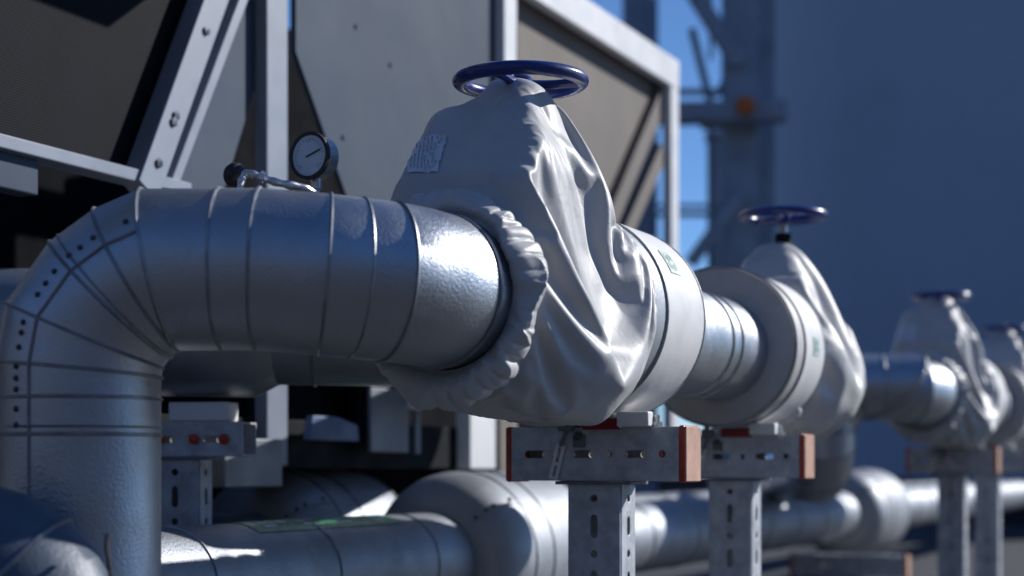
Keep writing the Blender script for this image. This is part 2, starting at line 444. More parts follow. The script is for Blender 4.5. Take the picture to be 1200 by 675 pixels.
# ------------------------------------------------------------------ the padded jackets: one cloth shell each
def hull(pts):
    pts = sorted(set(pts)); 
    def half(ps):
        h = []
        for p in ps:
            while len(h) >= 2 and (h[-1][0] - h[-2][0]) * (p[1] - h[-2][1]) - (h[-1][1] - h[-2][1]) * (p[0] - h[-2][0]) <= 0: h.pop()
            h.append(p)
        return h
    a = half(pts); b = half(pts[::-1]); return a[:-1] + b[:-1]
def ray_poly(poly, ang):
    dx, dz = math.sin(ang), math.cos(ang); best = 0
    for i in range(len(poly)):
        (x0, z0), (x1, z1) = poly[i], poly[(i + 1) % len(poly)]
        ex, ez = x1 - x0, z1 - z0; den = dx * ez - dz * ex
        if abs(den) < 1e-12: continue
        t = (x0 * ez - z0 * ex) / den; u = (x0 * dz - z0 * dx) / den
        if t > 0 and -1e-6 <= u <= 1 + 1e-6: best = max(best, t)
    return best
ST = [  # l, belly radius, bottom radius, tent height, left and right end of its ridge (0 = no tent)
    (-.300, .1205, .1215, 0, 0, 0), (-.297, .128, .130, 0, 0, 0), (-.288, .138, .142, 0, 0, 0), (-.274, .140, .146, 0, 0, 0), (-.262, .140, .147, 0, 0, 0),
    (-.250, .148, .157, .150, -.11, .07), (-.235, .160, .168, .190, -.120, .118), (-.205, .183, .176, .224, -.113, .115), (-.17, .205, .183, .258, -.111, .112), (-.145, .208, .186, .284, -.114, .095), (-.10, .208, .188, .326, -.124, .066), (-.085, .208, .188, .337, -.122, .056),
    (-.07, .208, .189, .350, -.070, .046), (-.05, .207, .189, .370, -.052, .034), (-.03, .207, .189, .390, -.042, .026), (.015, .206, .189, .388, -.03, .026), (.06, .206, .189, .352, -.04, .048), (.10, .205, .190, .292, -.06, .066), (.13, .204, .190, .250, -.06, .06), (.165, .201, .192, .2, -.06, .04), (.185, .1955, .1935, 0, 0, 0), (.2, .197, .196, 0, 0, 0)]
NL, NA = 150, 300
def cover_base():
    ls = np.linspace(-.300, .2, NL); ang = np.linspace(0, 2 * math.pi, NA, endpoint=False)
    Rr = np.zeros((len(ST), NA))
    for i, (l, rb, rbot, h, p0, p1) in enumerate(ST):
        pts = []
        for k in range(72):
            a = 2 * math.pi * k / 72; w = max(0, -math.cos(a)); r = rb * (1 - w) + rbot * w
            pts.append((r * math.sin(a), r * math.cos(a)))
        if h: pts += [(p0, h), (p1, h)]
        H = hull(pts); Rr[i] = [ray_poly(H, a) for a in ang]
    L0 = np.array([s[0] for s in ST]); out = np.zeros((NL, NA))
    for j in range(NA): out[:, j] = np.interp(ls, L0, Rr[:, j])
    def blur(a, sl, sa):
        for ax, s_ in ((0, sl), (1, sa)):
            if s_ <= 0: continue
            k = int(3 * s_) + 1; w = np.exp(-.5 * (np.arange(-k, k + 1) / s_) ** 2); w /= w.sum()
            if ax: pad = np.concatenate([a[:, -k:], a, a[:, :k]], 1); a = np.stack([np.convolve(r, w, 'valid') for r in pad])
            else:
                pad = np.concatenate([np.repeat(a[:1], k, 0), a, np.repeat(a[-1:], k, 0)], 0); a = np.stack([np.convolve(r, w, 'valid') for r in pad.T]).T
        return a
    sm = blur(out, 2.0 * NL / 150, 1.5 * NA / 300)
    w = np.clip((ls + .235) / .03, 0, 1)[:, None]
    return ls, ang, blur(out, .9 * NL / 150, 2.2 * NA / 300) * (1 - w) + sm * w
#CUT
def unpack(step, rows):
    """rows of second differences (x, y, z blocks) -> points on the cloth grid"""
    v = np.array(rows, dtype=np.int64); v = v.reshape(3, len(rows) // 3, -1)
    return np.moveaxis(np.cumsum(np.cumsum(v, axis=2), axis=1), 0, -1) * step
#BAKE0
# grid of the draped cloth
JP = unpack(0.00015, [[0,41,41,40,40,40,39,39,38,37,36,36,34,33,31,31,29,27,26,24,22,21,19,17,15,14,11,9,7,5,4,1,-1,-3,-5,-7,-8,-11,-13,-15,-17,-19,-20,-23,-24,-25,-28,-29,-30,-32,-33,-34,-36,-36,-37,-38,-39,-40,-40,-41,-41,-41,-41,-41,-41,-41,-41,-40,-40,-39,-38,-37,-36,-36,-34,-33,-32,-30,-29,-28,-25,-24,-23,-20,-19,-17,-15,-13,-11,-8,-7,-5,-3,-1,1,4,5,7,9,11,14,15,17,19,21,22,24,26,27,29,31,31,33,34,36,36,37,38,39,39,40,40,40,41],
[0,4,3,5,4,3,5,4,4,3,2,0,4,6,6,3,1,1,2,4,4,1,-1,1,1,2,1,0,1,3,3,2,-1,-2,0,2,0,-2,-5,-6,-2,2,2,2,-2,-4,-2,-2,-3,-4,-5,-4,-3,-4,-5,-5,-4,-4,-3,-4,-4,-5,-5,-5,-5,-4,-4,-4,-3,-4,-5,-6,-5,-2,-4,-3,-3,-2,-1,-1,-5,-5,-1,-1,1,-2,-4,-4,-1,2,4,2,-1,-1,1,2,3,0,-2,-2,-1,1,1,1,3,6,6,4,2,0,1,4,5,4,1,1,3,4,5,5,3,4,5,3],
[0,1,3,1,2,3,1,3,3,1,-2,1,1,4,4,2,0,0,1,3,2,-1,-1,-1,2,0,1,0,1,3,2,2,-1,-2,-1,3,2,-2,-6,-4,-2,3,4,1,-1,-2,-1,0,-2,-2,-3,-3,-1,-2,-3,-3,-2,-1,-1,-2,-3,-3,-2,-2,-3,-3,-2,-1,-1,-2,-4,-3,-1,-3,-2,-2,-1,1,0,-1,-3,-3,-2,2,1,-1,-5,-3,1,4,4,0,-1,-1,1,3,1,-1,-3,-1,-1,1,-1,0,2,5,5,3,0,-2,0,3,2,2,-1,1,1,3,3,1,3,1,2,3],
[0,1,0,1,0,-1,2,1,1,-1,0,-2,1,2,2,0,-1,0,1,2,-1,0,-2,0,0,1,0,-1,1,2,3,-1,-2,-1,1,2,2,-1,-3,-4,0,2,2,2,0,1,0,0,-1,-2,-1,-1,-1,0,0,-2,-1,1,-1,0,-2,0,-1,-1,-1,-1,0,0,0,-2,0,-1,-2,0,-1,-1,0,1,2,-1,-1,-2,0,1,1,-1,-2,-2,1,3,3,1,-2,-1,1,1,1,-1,0,-2,1,-2,-1,0,1,3,4,1,-1,-1,-1,1,1,-1,0,-1,0,1,1,2,-1,1,0,0],
[0,0,0,0,0,1,0,1,0,0,-1,1,0,0,0,0,0,1,1,-1,0,-1,1,0,0,1,-1,1,0,0,0,0,-1,0,1,0,1,0,0,1,0,-1,0,0,0,0,1,-1,1,-1,-1,0,0,0,-1,0,0,-1,0,-1,0,-1,0,0,-1,0,-1,0,-1,0,-1,1,0,-1,-1,-1,1,0,0,0,-1,1,0,0,0,-1,0,1,1,0,0,0,1,0,0,0,-1,0,0,2,0,0,-1,-1,0,1,0,0,0,0,1,0,0,0,0,0,1,0,0,0,0,1,0,0],
[0,0,0,0,0,0,1,0,0,1,0,0,0,-1,-1,0,1,0,1,0,0,-1,0,0,1,-1,0,0,1,1,0,-1,-1,0,0,1,0,1,0,0,1,0,-1,-1,1,0,1,0,-1,0,0,0,0,-1,0,0,0,0,-1,0,0,0,-1,-1,1,-1,0,-1,0,0,0,0,0,-1,0,0,-1,1,0,0,0,-1,1,0,0,-1,0,1,0,2,0,-1,0,1,0,-1,-1,0,1,1,0,0,0,-1,0,-1,0,1,-1,0,-1,0,0,0,1,0,1,1,0,0,1,-1,1,0],
[0,2,3,2,3,4,5,7,7,3,1,-3,-2,-3,-2,-3,-1,1,0,1,0,0,1,1,0,0,0,1,1,1,0,-1,0,-1,2,0,0,-1,1,0,-1,0,-1,-1,-1,0,-1,0,-2,-2,-1,-1,-2,-2,-2,-1,-1,-2,-1,-2,-2,-3,-1,-2,-2,-2,-2,-1,-2,-2,-1,-1,-2,-1,-2,-2,-1,-1,-1,-1,-1,0,0,0,-2,-1,0,-1,2,-1,0,1,0,0,0,0,0,0,0,1,0,-2,-4,-4,-5,-5,-6,-8,-8,-7,-7,-4,5,12,14,13,10,9,6,5,4,4,2,2],
[0,4,3,5,4,6,6,7,8,8,6,3,-1,-3,-5,-3,-3,-3,-1,-2,-2,-1,-1,0,0,-1,0,0,1,1,0,0,-1,0,-1,1,0,0,-1,0,1,-2,-1,-2,-1,0,0,-2,-2,-2,-1,-2,-1,-1,-2,-2,-3,-1,-2,-2,-2,-2,-2,-2,-2,-2,-1,-3,-2,-2,-1,-2,-1,-2,-3,-1,-1,-2,-1,-1,-1,-1,-1,0,-1,-1,-1,0,0,1,-1,0,0,0,1,-1,-1,0,1,1,0,-2,-3,-4,-4,-4,-6,-6,-6,-7,-6,-4,0,8,11,12,11,8,8,6,6,4,4,4],
[5,11,12,11,13,12,5,-27,16,20,24,22,7,-10,-1,-20,1,-20,-16,-3,12,-28,-23,-20,18,-27,-11,16,-19,28,19,18,8,-24,-19,-9,29,16,2,-19,-21,-12,26,16,2,-14,15,-1,-6,-7,-10,-5,26,-5,-7,-1,-8,-11,12,-8,-4,-4,-2,1,-5,-5,2,-9,10,-7,-8,5,-9,12,-9,-11,11,-16,17,-17,12,-14,14,-18,18,-5,-17,-12,-2,27,10,-3,-5,-5,-1,-1,-1,0,2,0,0,-1,-2,-1,0,-2,0,-1,-1,-1,-1,-5,-10,-10,2,8,8,8,14,-20,12,13,12,11],
[-4,1,5,0,-2,2,6,42,6,5,13,12,-1,9,-6,7,-22,14,-4,-24,-7,23,-2,-20,-50,6,-4,-24,18,-15,13,16,20,21,-9,-19,-31,23,19,5,-5,-16,-35,16,25,12,-26,18,0,-4,-2,-1,-1,1,-1,-8,-1,1,-21,1,4,5,-3,-6,3,3,-12,16,-22,0,13,-16,19,-26,1,20,-29,32,-36,26,-31,32,-34,37,-42,1,30,-15,22,-45,10,-15,5,20,0,-1,0,0,0,1,1,-1,0,0,0,1,0,-1,0,1,1,-3,-8,-8,-1,4,6,6,0,31,4,-2,-2,5],
[-2,3,3,6,0,0,7,3,5,8,-5,-6,-71,18,25,28,30,-3,5,8,-26,12,9,6,-2,-9,-11,-12,-14,-15,-11,8,18,25,10,-7,-23,-22,21,20,-1,-4,-20,-24,11,27,2,-8,3,1,-1,-2,-12,-10,2,0,6,-3,7,-2,-6,-6,1,3,-4,-4,12,-14,0,11,-16,18,-17,-2,16,-27,29,-19,-4,4,13,-39,43,-46,39,-3,-36,9,-7,39,-56,44,1,-24,-1,0,-1,0,1,3,2,2,2,1,3,2,1,2,2,3,2,2,0,-4,-7,-5,2,3,4,4,1,3,4,4],
[1,0,4,-1,9,3,-3,7,3,-3,-2,0,-10,-58,2,11,16,24,17,17,19,-12,2,15,4,0,-6,-7,-10,-22,-21,-7,7,22,22,4,-8,-29,-8,25,11,-2,-6,-26,-12,13,26,-9,-5,7,0,4,-20,-4,2,-2,-8,12,-12,8,-4,1,-1,-4,3,5,-14,-4,18,-14,14,-20,-3,26,-24,19,-20,-17,42,-38,-1,36,-47,42,-29,-15,35,-14,18,-45,56,-40,-24,22,1,-2,-1,0,2,2,1,3,1,3,2,2,2,1,3,2,2,3,1,-4,-7,-6,1,4,4,1,0,8,4,-1],
[-3,7,2,6,-2,4,12,1,4,4,-1,-47,25,-23,-35,-4,1,5,10,11,14,17,17,12,14,5,4,-1,-6,-7,-25,-23,-3,11,25,14,-1,-14,-23,5,21,3,-2,-12,-26,-1,15,6,-6,-6,19,-8,-8,0,-1,1,-2,-11,19,-12,3,-5,-1,3,-4,-6,15,-2,-17,10,-16,22,-6,-10,-1,3,-14,36,-44,32,-17,-8,5,-2,-16,33,-38,43,-58,45,-43,0,46,-25,-1,0,-1,0,1,2,3,1,2,2,2,2,2,2,1,3,3,2,1,-2,-9,-5,2,3,6,3,3,-2,4,2],
[4,-2,3,-1,8,3,-3,7,2,4,-18,-20,4,5,-10,-26,-8,-2,0,3,8,14,19,17,17,15,9,3,2,-3,-9,-30,-18,1,17,22,6,-4,-19,-13,16,12,-1,-4,-20,-16,8,11,-8,0,-4,9,-2,-1,-2,2,-1,7,-21,11,1,-1,-2,-4,1,5,-16,17,-3,-13,16,-23,21,-19,18,-26,35,-40,31,-35,30,-30,37,-42,40,-41,32,-44,17,-23,16,37,-47,18,0,0,-1,0,0,2,1,2,2,2,2,2,1,1,2,2,2,2,2,-1,-5,-5,-1,2,1,-1,11,7,-2,2],
[-4,11,-2,5,-2,3,10,-3,2,-33,9,-27,5,19,3,-9,-20,-11,-4,-1,0,2,7,15,18,23,21,12,5,1,-4,-14,-31,-9,8,21,13,1,-10,-16,1,14,3,0,-9,-23,-4,13,8,-11,-7,5,3,-1,-1,2,-1,-8,15,-12,-2,-1,0,4,1,-7,9,-15,-1,15,-17,20,-23,18,-21,26,-35,34,-34,29,-32,33,-41,41,-43,38,-37,6,43,-6,-27,-14,2,5,0,-2,0,0,1,0,2,1,1,2,2,2,0,1,2,1,3,2,0,1,-2,-2,-4,1,2,5,2,0,7,0],
[3,2,1,-2,7,3,-5,7,0,27,-86,26,10,11,0,-3,-9,-14,-13,-8,-4,-2,0,2,8,18,25,27,15,7,2,-6,-26,-22,-2,18,17,5,-5,-12,-9,12,7,-1,-2,-18,-19,11,13,-2,-12,0,4,-1,-2,2,1,6,-17,8,-4,3,2,-4,-3,-1,0,-3,13,-16,15,-22,24,-19,11,-11,-2,4,-2,-4,-1,1,-2,-3,16,-36,29,-14,-3,-13,32,-41,41,-21,0,0,-1,0,1,1,0,1,2,2,2,0,2,1,0,2,2,1,2,0,2,-3,-5,1,2,4,-3,6,0,4],
[-2,2,2,9,-3,3,10,2,0,-19,11,8,1,-2,-5,-3,-5,-10,-11,-12,-10,-8,-5,-2,1,5,12,22,31,21,8,2,-12,-31,-11,9,20,8,0,-9,-10,4,7,3,-1,-8,-21,-2,15,1,-4,-12,7,-1,-6,-4,11,-11,13,-7,2,0,-3,-4,-1,9,-9,14,-14,0,0,8,-25,21,-12,-8,36,-44,32,-29,27,-37,41,-42,20,-3,-4,-2,1,-9,-16,42,-43,22,0,-1,0,-1,1,1,1,0,2,1,2,1,1,0,2,1,1,2,1,2,0,-1,-5,0,5,3,3,-3,7,3],
[1,5,1,-5,9,3,-3,3,2,-10,33,1,-1,-1,-4,-7,-5,-5,-10,-10,-11,-10,-11,-8,-2,0,4,7,15,32,26,8,0,-22,-23,1,18,10,3,-5,-8,0,4,4,0,-2,-14,-22,21,3,-2,-7,0,0,0,-6,-10,5,7,-3,1,2,-3,0,5,-10,13,-16,1,8,-17,17,5,-22,19,-9,-19,36,-36,27,-30,35,-42,42,-41,36,-31,5,0,20,2,-45,42,-20,0,0,-1,1,0,0,0,2,0,2,1,2,-1,1,1,2,1,0,1,1,2,-3,-4,0,2,4,1,9,-4,1],
[-3,0,8,3,-1,8,9,-1,-11,-26,16,28,3,2,-1,-4,-3,-4,-4,-6,-9,-9,-10,-11,-9,-3,-1,1,6,13,30,24,8,-9,-23,-14,17,13,3,-1,-7,-2,2,4,3,-1,-9,-11,1,4,1,-5,-5,-1,8,2,0,0,-21,12,-1,-3,1,-1,-5,13,-14,1,7,-8,16,-18,-5,15,-20,32,-18,-17,27,-30,31,-37,40,-41,38,-42,35,-13,-33,3,2,49,-47,22,0,0,-1,0,0,1,0,0,0,2,0,1,0,-1,0,0,1,1,0,0,0,0,-4,0,1,3,5,-3,9,5],
[1,0,-1,12,2,3,-3,-19,-15,57,-7,-12,4,1,3,1,0,-1,-1,-5,-5,-8,-6,-6,-15,-11,-3,-1,0,4,15,33,17,1,-16,-14,3,14,5,0,-5,-3,0,2,6,0,-4,-12,-2,3,0,0,-7,-2,-6,8,0,-7,14,-13,-1,-1,1,5,-1,-7,-1,12,-7,3,-7,-10,25,-17,14,-31,17,16,-28,28,-33,39,-42,42,-38,21,-8,1,29,-24,20,-49,46,-22,1,-1,0,-1,1,0,0,-1,1,-1,1,-1,-1,0,-1,0,0,-1,0,0,1,-1,-2,-3,0,1,7,3,2,2],
[6,-3,3,0,6,-3,1,15,-6,-37,16,5,6,6,4,5,2,2,1,-2,-6,-6,-7,0,-4,-22,-12,-3,-1,0,5,22,33,11,-12,-16,-2,12,7,2,-4,-4,-2,-2,7,5,-2,-10,-6,0,3,-1,-8,0,-4,-4,8,4,-16,10,-1,1,-1,-3,-3,7,1,-12,6,-4,7,10,-26,18,-15,23,2,-34,34,-30,29,-38,46,-45,33,4,-28,9,11,21,-52,41,-39,21,-1,0,0,1,0,0,-1,-1,-1,1,0,-1,-1,-1,0,-1,-1,0,-1,0,-1,1,-1,-4,-1,-3,5,13,0,0],
[-1,4,4,1,0,5,5,-29,4,-21,10,2,8,8,8,8,5,4,3,1,-3,-5,-7,-7,6,-6,-25,-11,-4,-1,1,7,32,25,-2,-17,-6,11,5,4,-2,-4,-4,-4,4,9,2,-8,-9,-2,2,-1,-2,1,-3,-8,-10,2,21,-11,2,-1,3,-1,1,-13,15,-2,-9,11,-18,14,4,-18,23,-25,-3,36,-31,6,10,-4,-21,37,-34,-3,33,-10,-4,-30,46,-37,40,-20,1,-1,0,0,0,1,-1,-1,0,-1,0,-1,0,-2,-1,0,-1,-1,-1,0,1,-1,-2,-2,-1,16,-2,-3,-2,4],
[-5,9,3,1,7,-14,1,9,-31,31,-45,2,5,6,9,9,9,8,5,5,3,-1,-3,-13,-11,3,-4,-16,-11,-5,0,1,14,41,13,-15,-18,13,5,5,0,-6,-4,-3,-2,8,9,-4,-13,-5,-3,7,0,-1,1,2,-1,1,-20,11,-3,0,-5,2,8,-3,-5,1,8,-13,19,-24,14,-1,-6,2,22,-36,26,-7,-9,3,20,-37,40,-22,-3,5,-7,29,-44,42,-40,21,0,0,-1,1,1,-2,0,-2,-1,0,0,0,-2,0,-1,-1,-1,-1,-1,0,-1,0,-1,-2,4,-8,4,2,12,4],
[6,-5,1,3,-2,13,-8,-25,38,-16,-6,-19,-7,-1,2,4,8,9,10,8,8,5,2,-2,-14,-8,-1,-10,-12,-10,-4,0,2,23,37,-6,-6,-4,4,3,8,-11,-4,-1,-3,1,8,10,-21,-4,-2,-7,10,4,0,-3,-2,-7,13,-10,2,-2,3,0,-9,13,-11,9,-8,12,-19,21,-20,16,-18,28,-36,33,-30,29,-31,43,-48,41,-41,40,-7,-3,-33,36,12,-47,47,-21,0,0,0,0,0,0,-2,0,-1,0,-1,-1,-1,-1,-1,0,-1,-2,-1,-1,0,0,-1,-3,-7,12,4,6,-5,1],
[-6,9,4,3,8,-30,1,29,-43,2,38,-19,-10,-7,-4,-1,1,4,7,10,10,10,8,5,0,-9,-9,-8,-12,-13,-9,-3,0,5,39,17,1,-15,0,3,1,-4,-1,0,-3,-1,-1,-1,-4,1,-1,-2,-8,6,5,1,-1,4,-13,9,-1,4,-5,-3,3,-2,2,-9,10,-11,20,-21,17,-17,21,-30,36,-34,32,-29,32,-43,48,-45,39,-22,-15,58,-40,3,-21,42,-44,22,0,-1,1,0,1,0,-2,-2,0,-1,0,-1,-1,-1,0,-1,-1,-2,-1,0,-1,0,-1,-2,4,-3,5,-3,10,4],
[2,2,1,0,3,-3,3,-30,37,1,-31,16,-1,-7,-8,-6,-3,-1,2,4,7,10,10,8,5,1,-5,-7,-9,-12,-13,-8,-1,-1,7,55,-8,-11,4,2,-2,-1,-2,2,-2,-3,-1,-3,-2,0,0,0,-3,-6,3,6,2,-6,10,-9,2,-4,5,-2,5,-10,8,0,-2,-2,2,0,1,0,-17,34,-39,37,-23,3,7,-3,-6,12,-10,-19,51,-2,-7,-18,16,-44,51,-24,-1,1,-1,2,-1,0,0,-2,-1,0,-1,-1,-1,-1,-1,-1,-1,-1,-1,-1,1,-1,-1,-2,-4,3,6,3,2,4],
[3,-4,1,8,2,15,-44,38,-39,22,14,2,-5,-5,-7,-8,-8,-6,-3,0,3,5,9,10,6,5,2,-3,-6,-10,-11,-11,-8,-1,1,8,20,8,8,2,0,-2,-1,1,-1,-2,-3,-1,-2,0,-1,0,0,-3,-5,-1,9,4,-11,7,-4,5,-1,2,-9,11,-11,8,-8,16,-22,19,-18,15,-4,-3,4,-1,-11,31,-38,21,-1,-13,11,18,-42,47,18,-49,-22,55,-49,24,0,-1,1,0,1,-1,-1,-1,-1,-1,0,-1,-1,0,-1,0,-1,-1,-2,0,-1,0,-2,-1,12,10,-11,7,-6,-2],
[2,2,1,2,-3,-26,40,-43,42,-34,17,10,2,0,-2,-5,-8,-8,-7,-3,-1,1,4,8,10,7,4,1,-3,-6,-9,-10,-12,-6,-2,3,14,16,11,4,-1,-2,0,0,0,-3,-2,-2,-1,-1,1,0,-1,0,-1,-4,-7,3,12,-7,7,-5,1,-2,8,-12,11,-9,9,-15,21,-19,14,-15,20,-30,38,-38,37,-32,12,21,-43,44,-40,21,5,0,-21,-16,39,-2,8,-14,-1,0,0,1,1,0,-2,0,-1,0,-1,0,-1,-1,1,-1,-1,-1,-1,-1,1,0,-1,-3,-1,2,0,1,4,4],
[-11,10,10,2,-20,32,-44,38,-44,35,-10,-1,4,3,2,0,-1,-5,-8,-8,-3,-2,1,4,8,9,7,3,0,-4,-7,-6,-9,-11,-7,-3,6,13,22,7,1,-3,-2,1,0,-3,-2,-2,-1,1,0,0,0,2,5,1,1,-4,-12,11,-8,-1,0,6,-7,11,-11,7,-10,18,-22,21,-13,0,2,-1,1,2,-5,-1,22,-38,43,-42,39,-37,31,-9,13,-12,19,-48,12,12,0,-1,1,0,1,-1,0,-1,0,1,0,0,0,1,0,1,-1,-1,1,0,-1,1,-1,-4,-3,-5,12,-4,4,0],
[3,0,2,5,-29,19,-5,-1,25,-56,-3,20,0,6,5,6,3,1,-3,-7,-5,-3,-3,0,4,8,10,7,1,-2,-5,-3,-5,-8,-11,-4,-5,9,17,16,2,-2,-1,-1,0,-1,-3,0,-1,-1,0,1,0,3,-2,2,-2,-3,9,-12,1,5,-3,-3,8,-11,9,-6,11,-18,20,-14,-1,14,-22,33,-40,36,-30,28,-32,38,-40,37,-39,39,-31,5,-16,56,-54,23,23,-23,-1,0,0,2,0,0,0,1,2,1,2,1,1,2,2,1,1,1,0,2,2,1,1,-5,-20,3,-13,2,5,4],
[2,0,-1,-14,35,-48,49,-48,25,22,-27,-30,5,3,4,5,6,5,2,-2,-4,-1,-2,-5,-1,5,8,10,5,0,-6,-1,-1,-4,-6,-9,-5,-5,12,21,8,-3,-1,-1,-1,-1,-1,-2,0,0,0,-1,0,-4,0,2,3,2,-9,2,4,-4,5,2,-8,10,-9,-1,1,0,5,-7,12,-14,18,-31,38,-36,30,-27,32,-37,39,-39,38,-37,35,-22,-4,7,7,18,-47,25,0,-1,0,1,1,1,1,1,3,4,2,3,3,3,4,3,3,1,3,2,3,2,1,-3,-25,-2,-28,6,4,4],
[3,-1,1,17,-46,48,-48,48,-44,28,8,-11,-13,-8,-3,-1,1,4,4,3,2,1,-1,-4,-4,-2,4,9,9,3,-4,-1,0,-1,-2,-6,-6,-4,-2,17,11,-1,-2,-1,0,-2,0,-1,-1,0,0,1,0,0,-2,-4,-2,2,9,0,-4,5,-8,0,-1,1,1,7,-13,19,-25,20,-13,11,-18,30,-37,35,-31,29,-31,39,-40,36,-38,37,-37,16,0,-18,44,-46,50,-24,-1,0,0,1,0,1,1,2,2,3,3,2,3,3,3,3,2,3,1,2,3,3,2,-3,9,-40,-17,3,0,-1],
[3,1,-8,2,1,2,-6,3,5,-6,12,5,-5,-8,-8,-5,-3,-2,2,6,3,1,1,1,-6,-4,-2,4,10,5,0,0,2,5,9,-14,-10,-10,-9,12,19,-2,-2,0,-1,-1,-1,0,0,1,0,-1,1,2,2,2,0,-2,-8,-1,7,-7,0,-2,12,-11,7,-7,10,-20,27,-20,11,-11,19,-29,34,-36,34,-29,34,-39,39,-38,37,-35,39,-16,-3,-7,-24,55,-47,21,-1,-1,1,0,1,0,0,2,1,1,1,1,1,2,2,2,1,-1,2,1,1,1,0,0,12,-59,47,-29,4,4],
[-4,7,24,-55,57,-59,59,-49,32,-14,2,9,4,-1,-4,-6,-4,-4,-1,1,1,1,2,0,-1,-5,-4,0,5,8,3,2,3,5,3,0,-8,-8,-11,-12,28,-3,0,-1,-1,0,-1,1,0,0,0,1,3,1,-1,-3,-2,-2,-1,7,-7,5,1,2,-12,11,-7,7,-9,19,-16,0,5,0,-17,30,-36,38,-34,32,-33,40,-41,37,-39,41,-38,21,6,17,-21,-6,6,-3,-1,-1,1,0,1,-1,0,0,1,0,1,-1,1,0,2,0,0,1,-1,1,0,0,1,-1,9,-8,7,-30,1,10],
[0,2,7,-13,9,-9,7,0,-9,-1,0,5,7,6,2,-2,-4,-3,-6,-3,1,2,1,0,0,-3,-4,-2,2,7,4,4,4,3,3,4,-3,0,2,3,-26,3,0,1,-1,0,0,0,1,0,-1,0,-4,-1,1,0,1,1,6,-8,4,-4,5,2,0,-2,-2,-7,18,-19,-1,20,-16,1,21,-33,33,-21,-1,10,2,-22,37,-41,39,-33,16,8,13,-46,48,-47,43,-20,-1,1,-1,1,0,1,0,-1,1,1,-1,-1,0,1,1,1,0,-1,0,0,1,0,0,0,-5,11,-10,2,-9,4],
[0,2,15,-3,-37,13,24,-21,-35,13,8,7,6,5,6,5,0,-2,-2,-6,-1,1,2,1,-1,-2,-2,-4,-2,6,7,5,4,3,1,4,0,1,2,-11,-17,2,2,-1,1,0,1,1,0,0,0,-1,0,-3,-4,-1,-1,1,-2,12,-5,6,-3,-7,10,-8,8,2,-10,2,16,-20,13,-1,-17,32,-36,18,14,-40,40,-18,2,3,-2,-7,25,-22,-16,40,-47,52,-47,22,-1,-1,1,0,0,0,0,1,0,0,-1,1,-1,1,0,1,-1,0,0,0,0,0,0,0,-10,-40,30,45,-33,5],
[0,2,9,13,12,-36,-11,56,-53,-26,3,6,4,4,4,5,6,4,0,-4,-1,2,0,2,0,-1,-1,-2,-5,-2,14,7,2,3,1,2,2,0,-2,-14,-11,1,1,2,0,1,0,1,1,0,-1,0,0,1,2,3,3,-1,2,-12,6,-6,1,7,-11,11,-7,-3,5,-2,0,4,-13,17,-6,-13,30,-40,26,11,-37,44,-41,35,-36,39,-40,20,5,-28,45,-42,43,-21,-1,0,-1,1,0,0,0,1,1,-1,0,-1,0,0,1,0,1,-1,0,0,0,0,0,0,-5,1,-4,-25,26,4],
[0,0,6,15,-9,-6,-20,29,-7,-23,-10,-2,2,1,2,2,5,5,5,2,2,-1,2,-1,1,0,2,1,0,1,7,3,2,0,0,3,2,1,-7,-15,-7,2,1,0,1,1,1,0,2,0,0,0,1,1,2,0,-2,-2,-5,6,-6,7,0,-7,10,-11,1,8,-13,24,-26,16,1,-17,20,-18,12,4,-11,-10,37,-43,40,-36,37,-41,39,-12,11,-22,1,27,-44,21,0,-1,0,1,0,0,0,0,0,1,-1,-1,0,1,1,0,0,0,0,0,1,0,-1,0,-2,1,-21,39,-24,4],
[0,1,1,10,-6,0,15,-14,28,-25,-17,-7,-4,0,-1,1,-1,2,4,9,3,1,-1,0,0,2,2,2,3,3,4,1,1,0,-1,3,2,-2,-12,-11,-4,1,1,1,1,1,1,2,1,0,0,0,1,2,0,-1,-4,4,-1,-6,9,-6,0,1,-3,1,5,-5,12,-23,24,-15,-1,15,-20,30,-25,-2,10,-1,-5,19,-38,39,-38,45,-37,12,-13,33,-38,-1,44,-22,-1,-1,1,-1,0,0,0,1,2,0,-1,-1,0,1,0,1,0,0,0,1,-1,0,0,0,-1,6,-27,9,5,5],
[0,-1,0,4,-3,3,2,-1,25,-2,-13,-9,-4,-3,-1,-2,0,-1,3,6,-2,-2,-1,2,0,1,3,4,2,3,2,2,1,-1,-1,1,2,-6,-11,-8,-1,1,0,1,1,0,1,1,2,2,-1,2,1,0,-2,-2,0,-3,0,11,-9,0,-3,8,-6,8,-4,-4,0,-1,3,-5,13,-15,24,-28,-3,32,-39,40,-35,19,17,-40,42,-35,14,-6,-3,-6,44,-6,-45,23,-1,0,0,0,0,-1,1,1,0,0,1,-1,0,0,1,0,0,0,0,1,0,0,0,0,2,10,-26,-6,11,5],
[0,0,-2,2,-3,3,-4,4,24,22,-12,-16,-1,-1,0,0,-1,-1,0,-4,-3,-7,-3,1,0,5,4,2,3,2,3,1,1,0,-1,0,-1,-9,-10,-5,-1,1,1,0,1,0,1,2,2,2,2,0,-1,-2,-1,-2,0,0,9,-11,0,5,4,-9,12,-9,-4,8,-13,24,-26,20,-13,14,-22,12,19,-33,33,-38,41,-41,25,3,-15,-4,31,-23,0,30,-54,6,46,-24,0,0,0,0,0,0,-1,1,1,1,-1,0,-1,1,1,0,0,0,1,-1,1,0,0,-1,6,32,-38,-18,10,6],
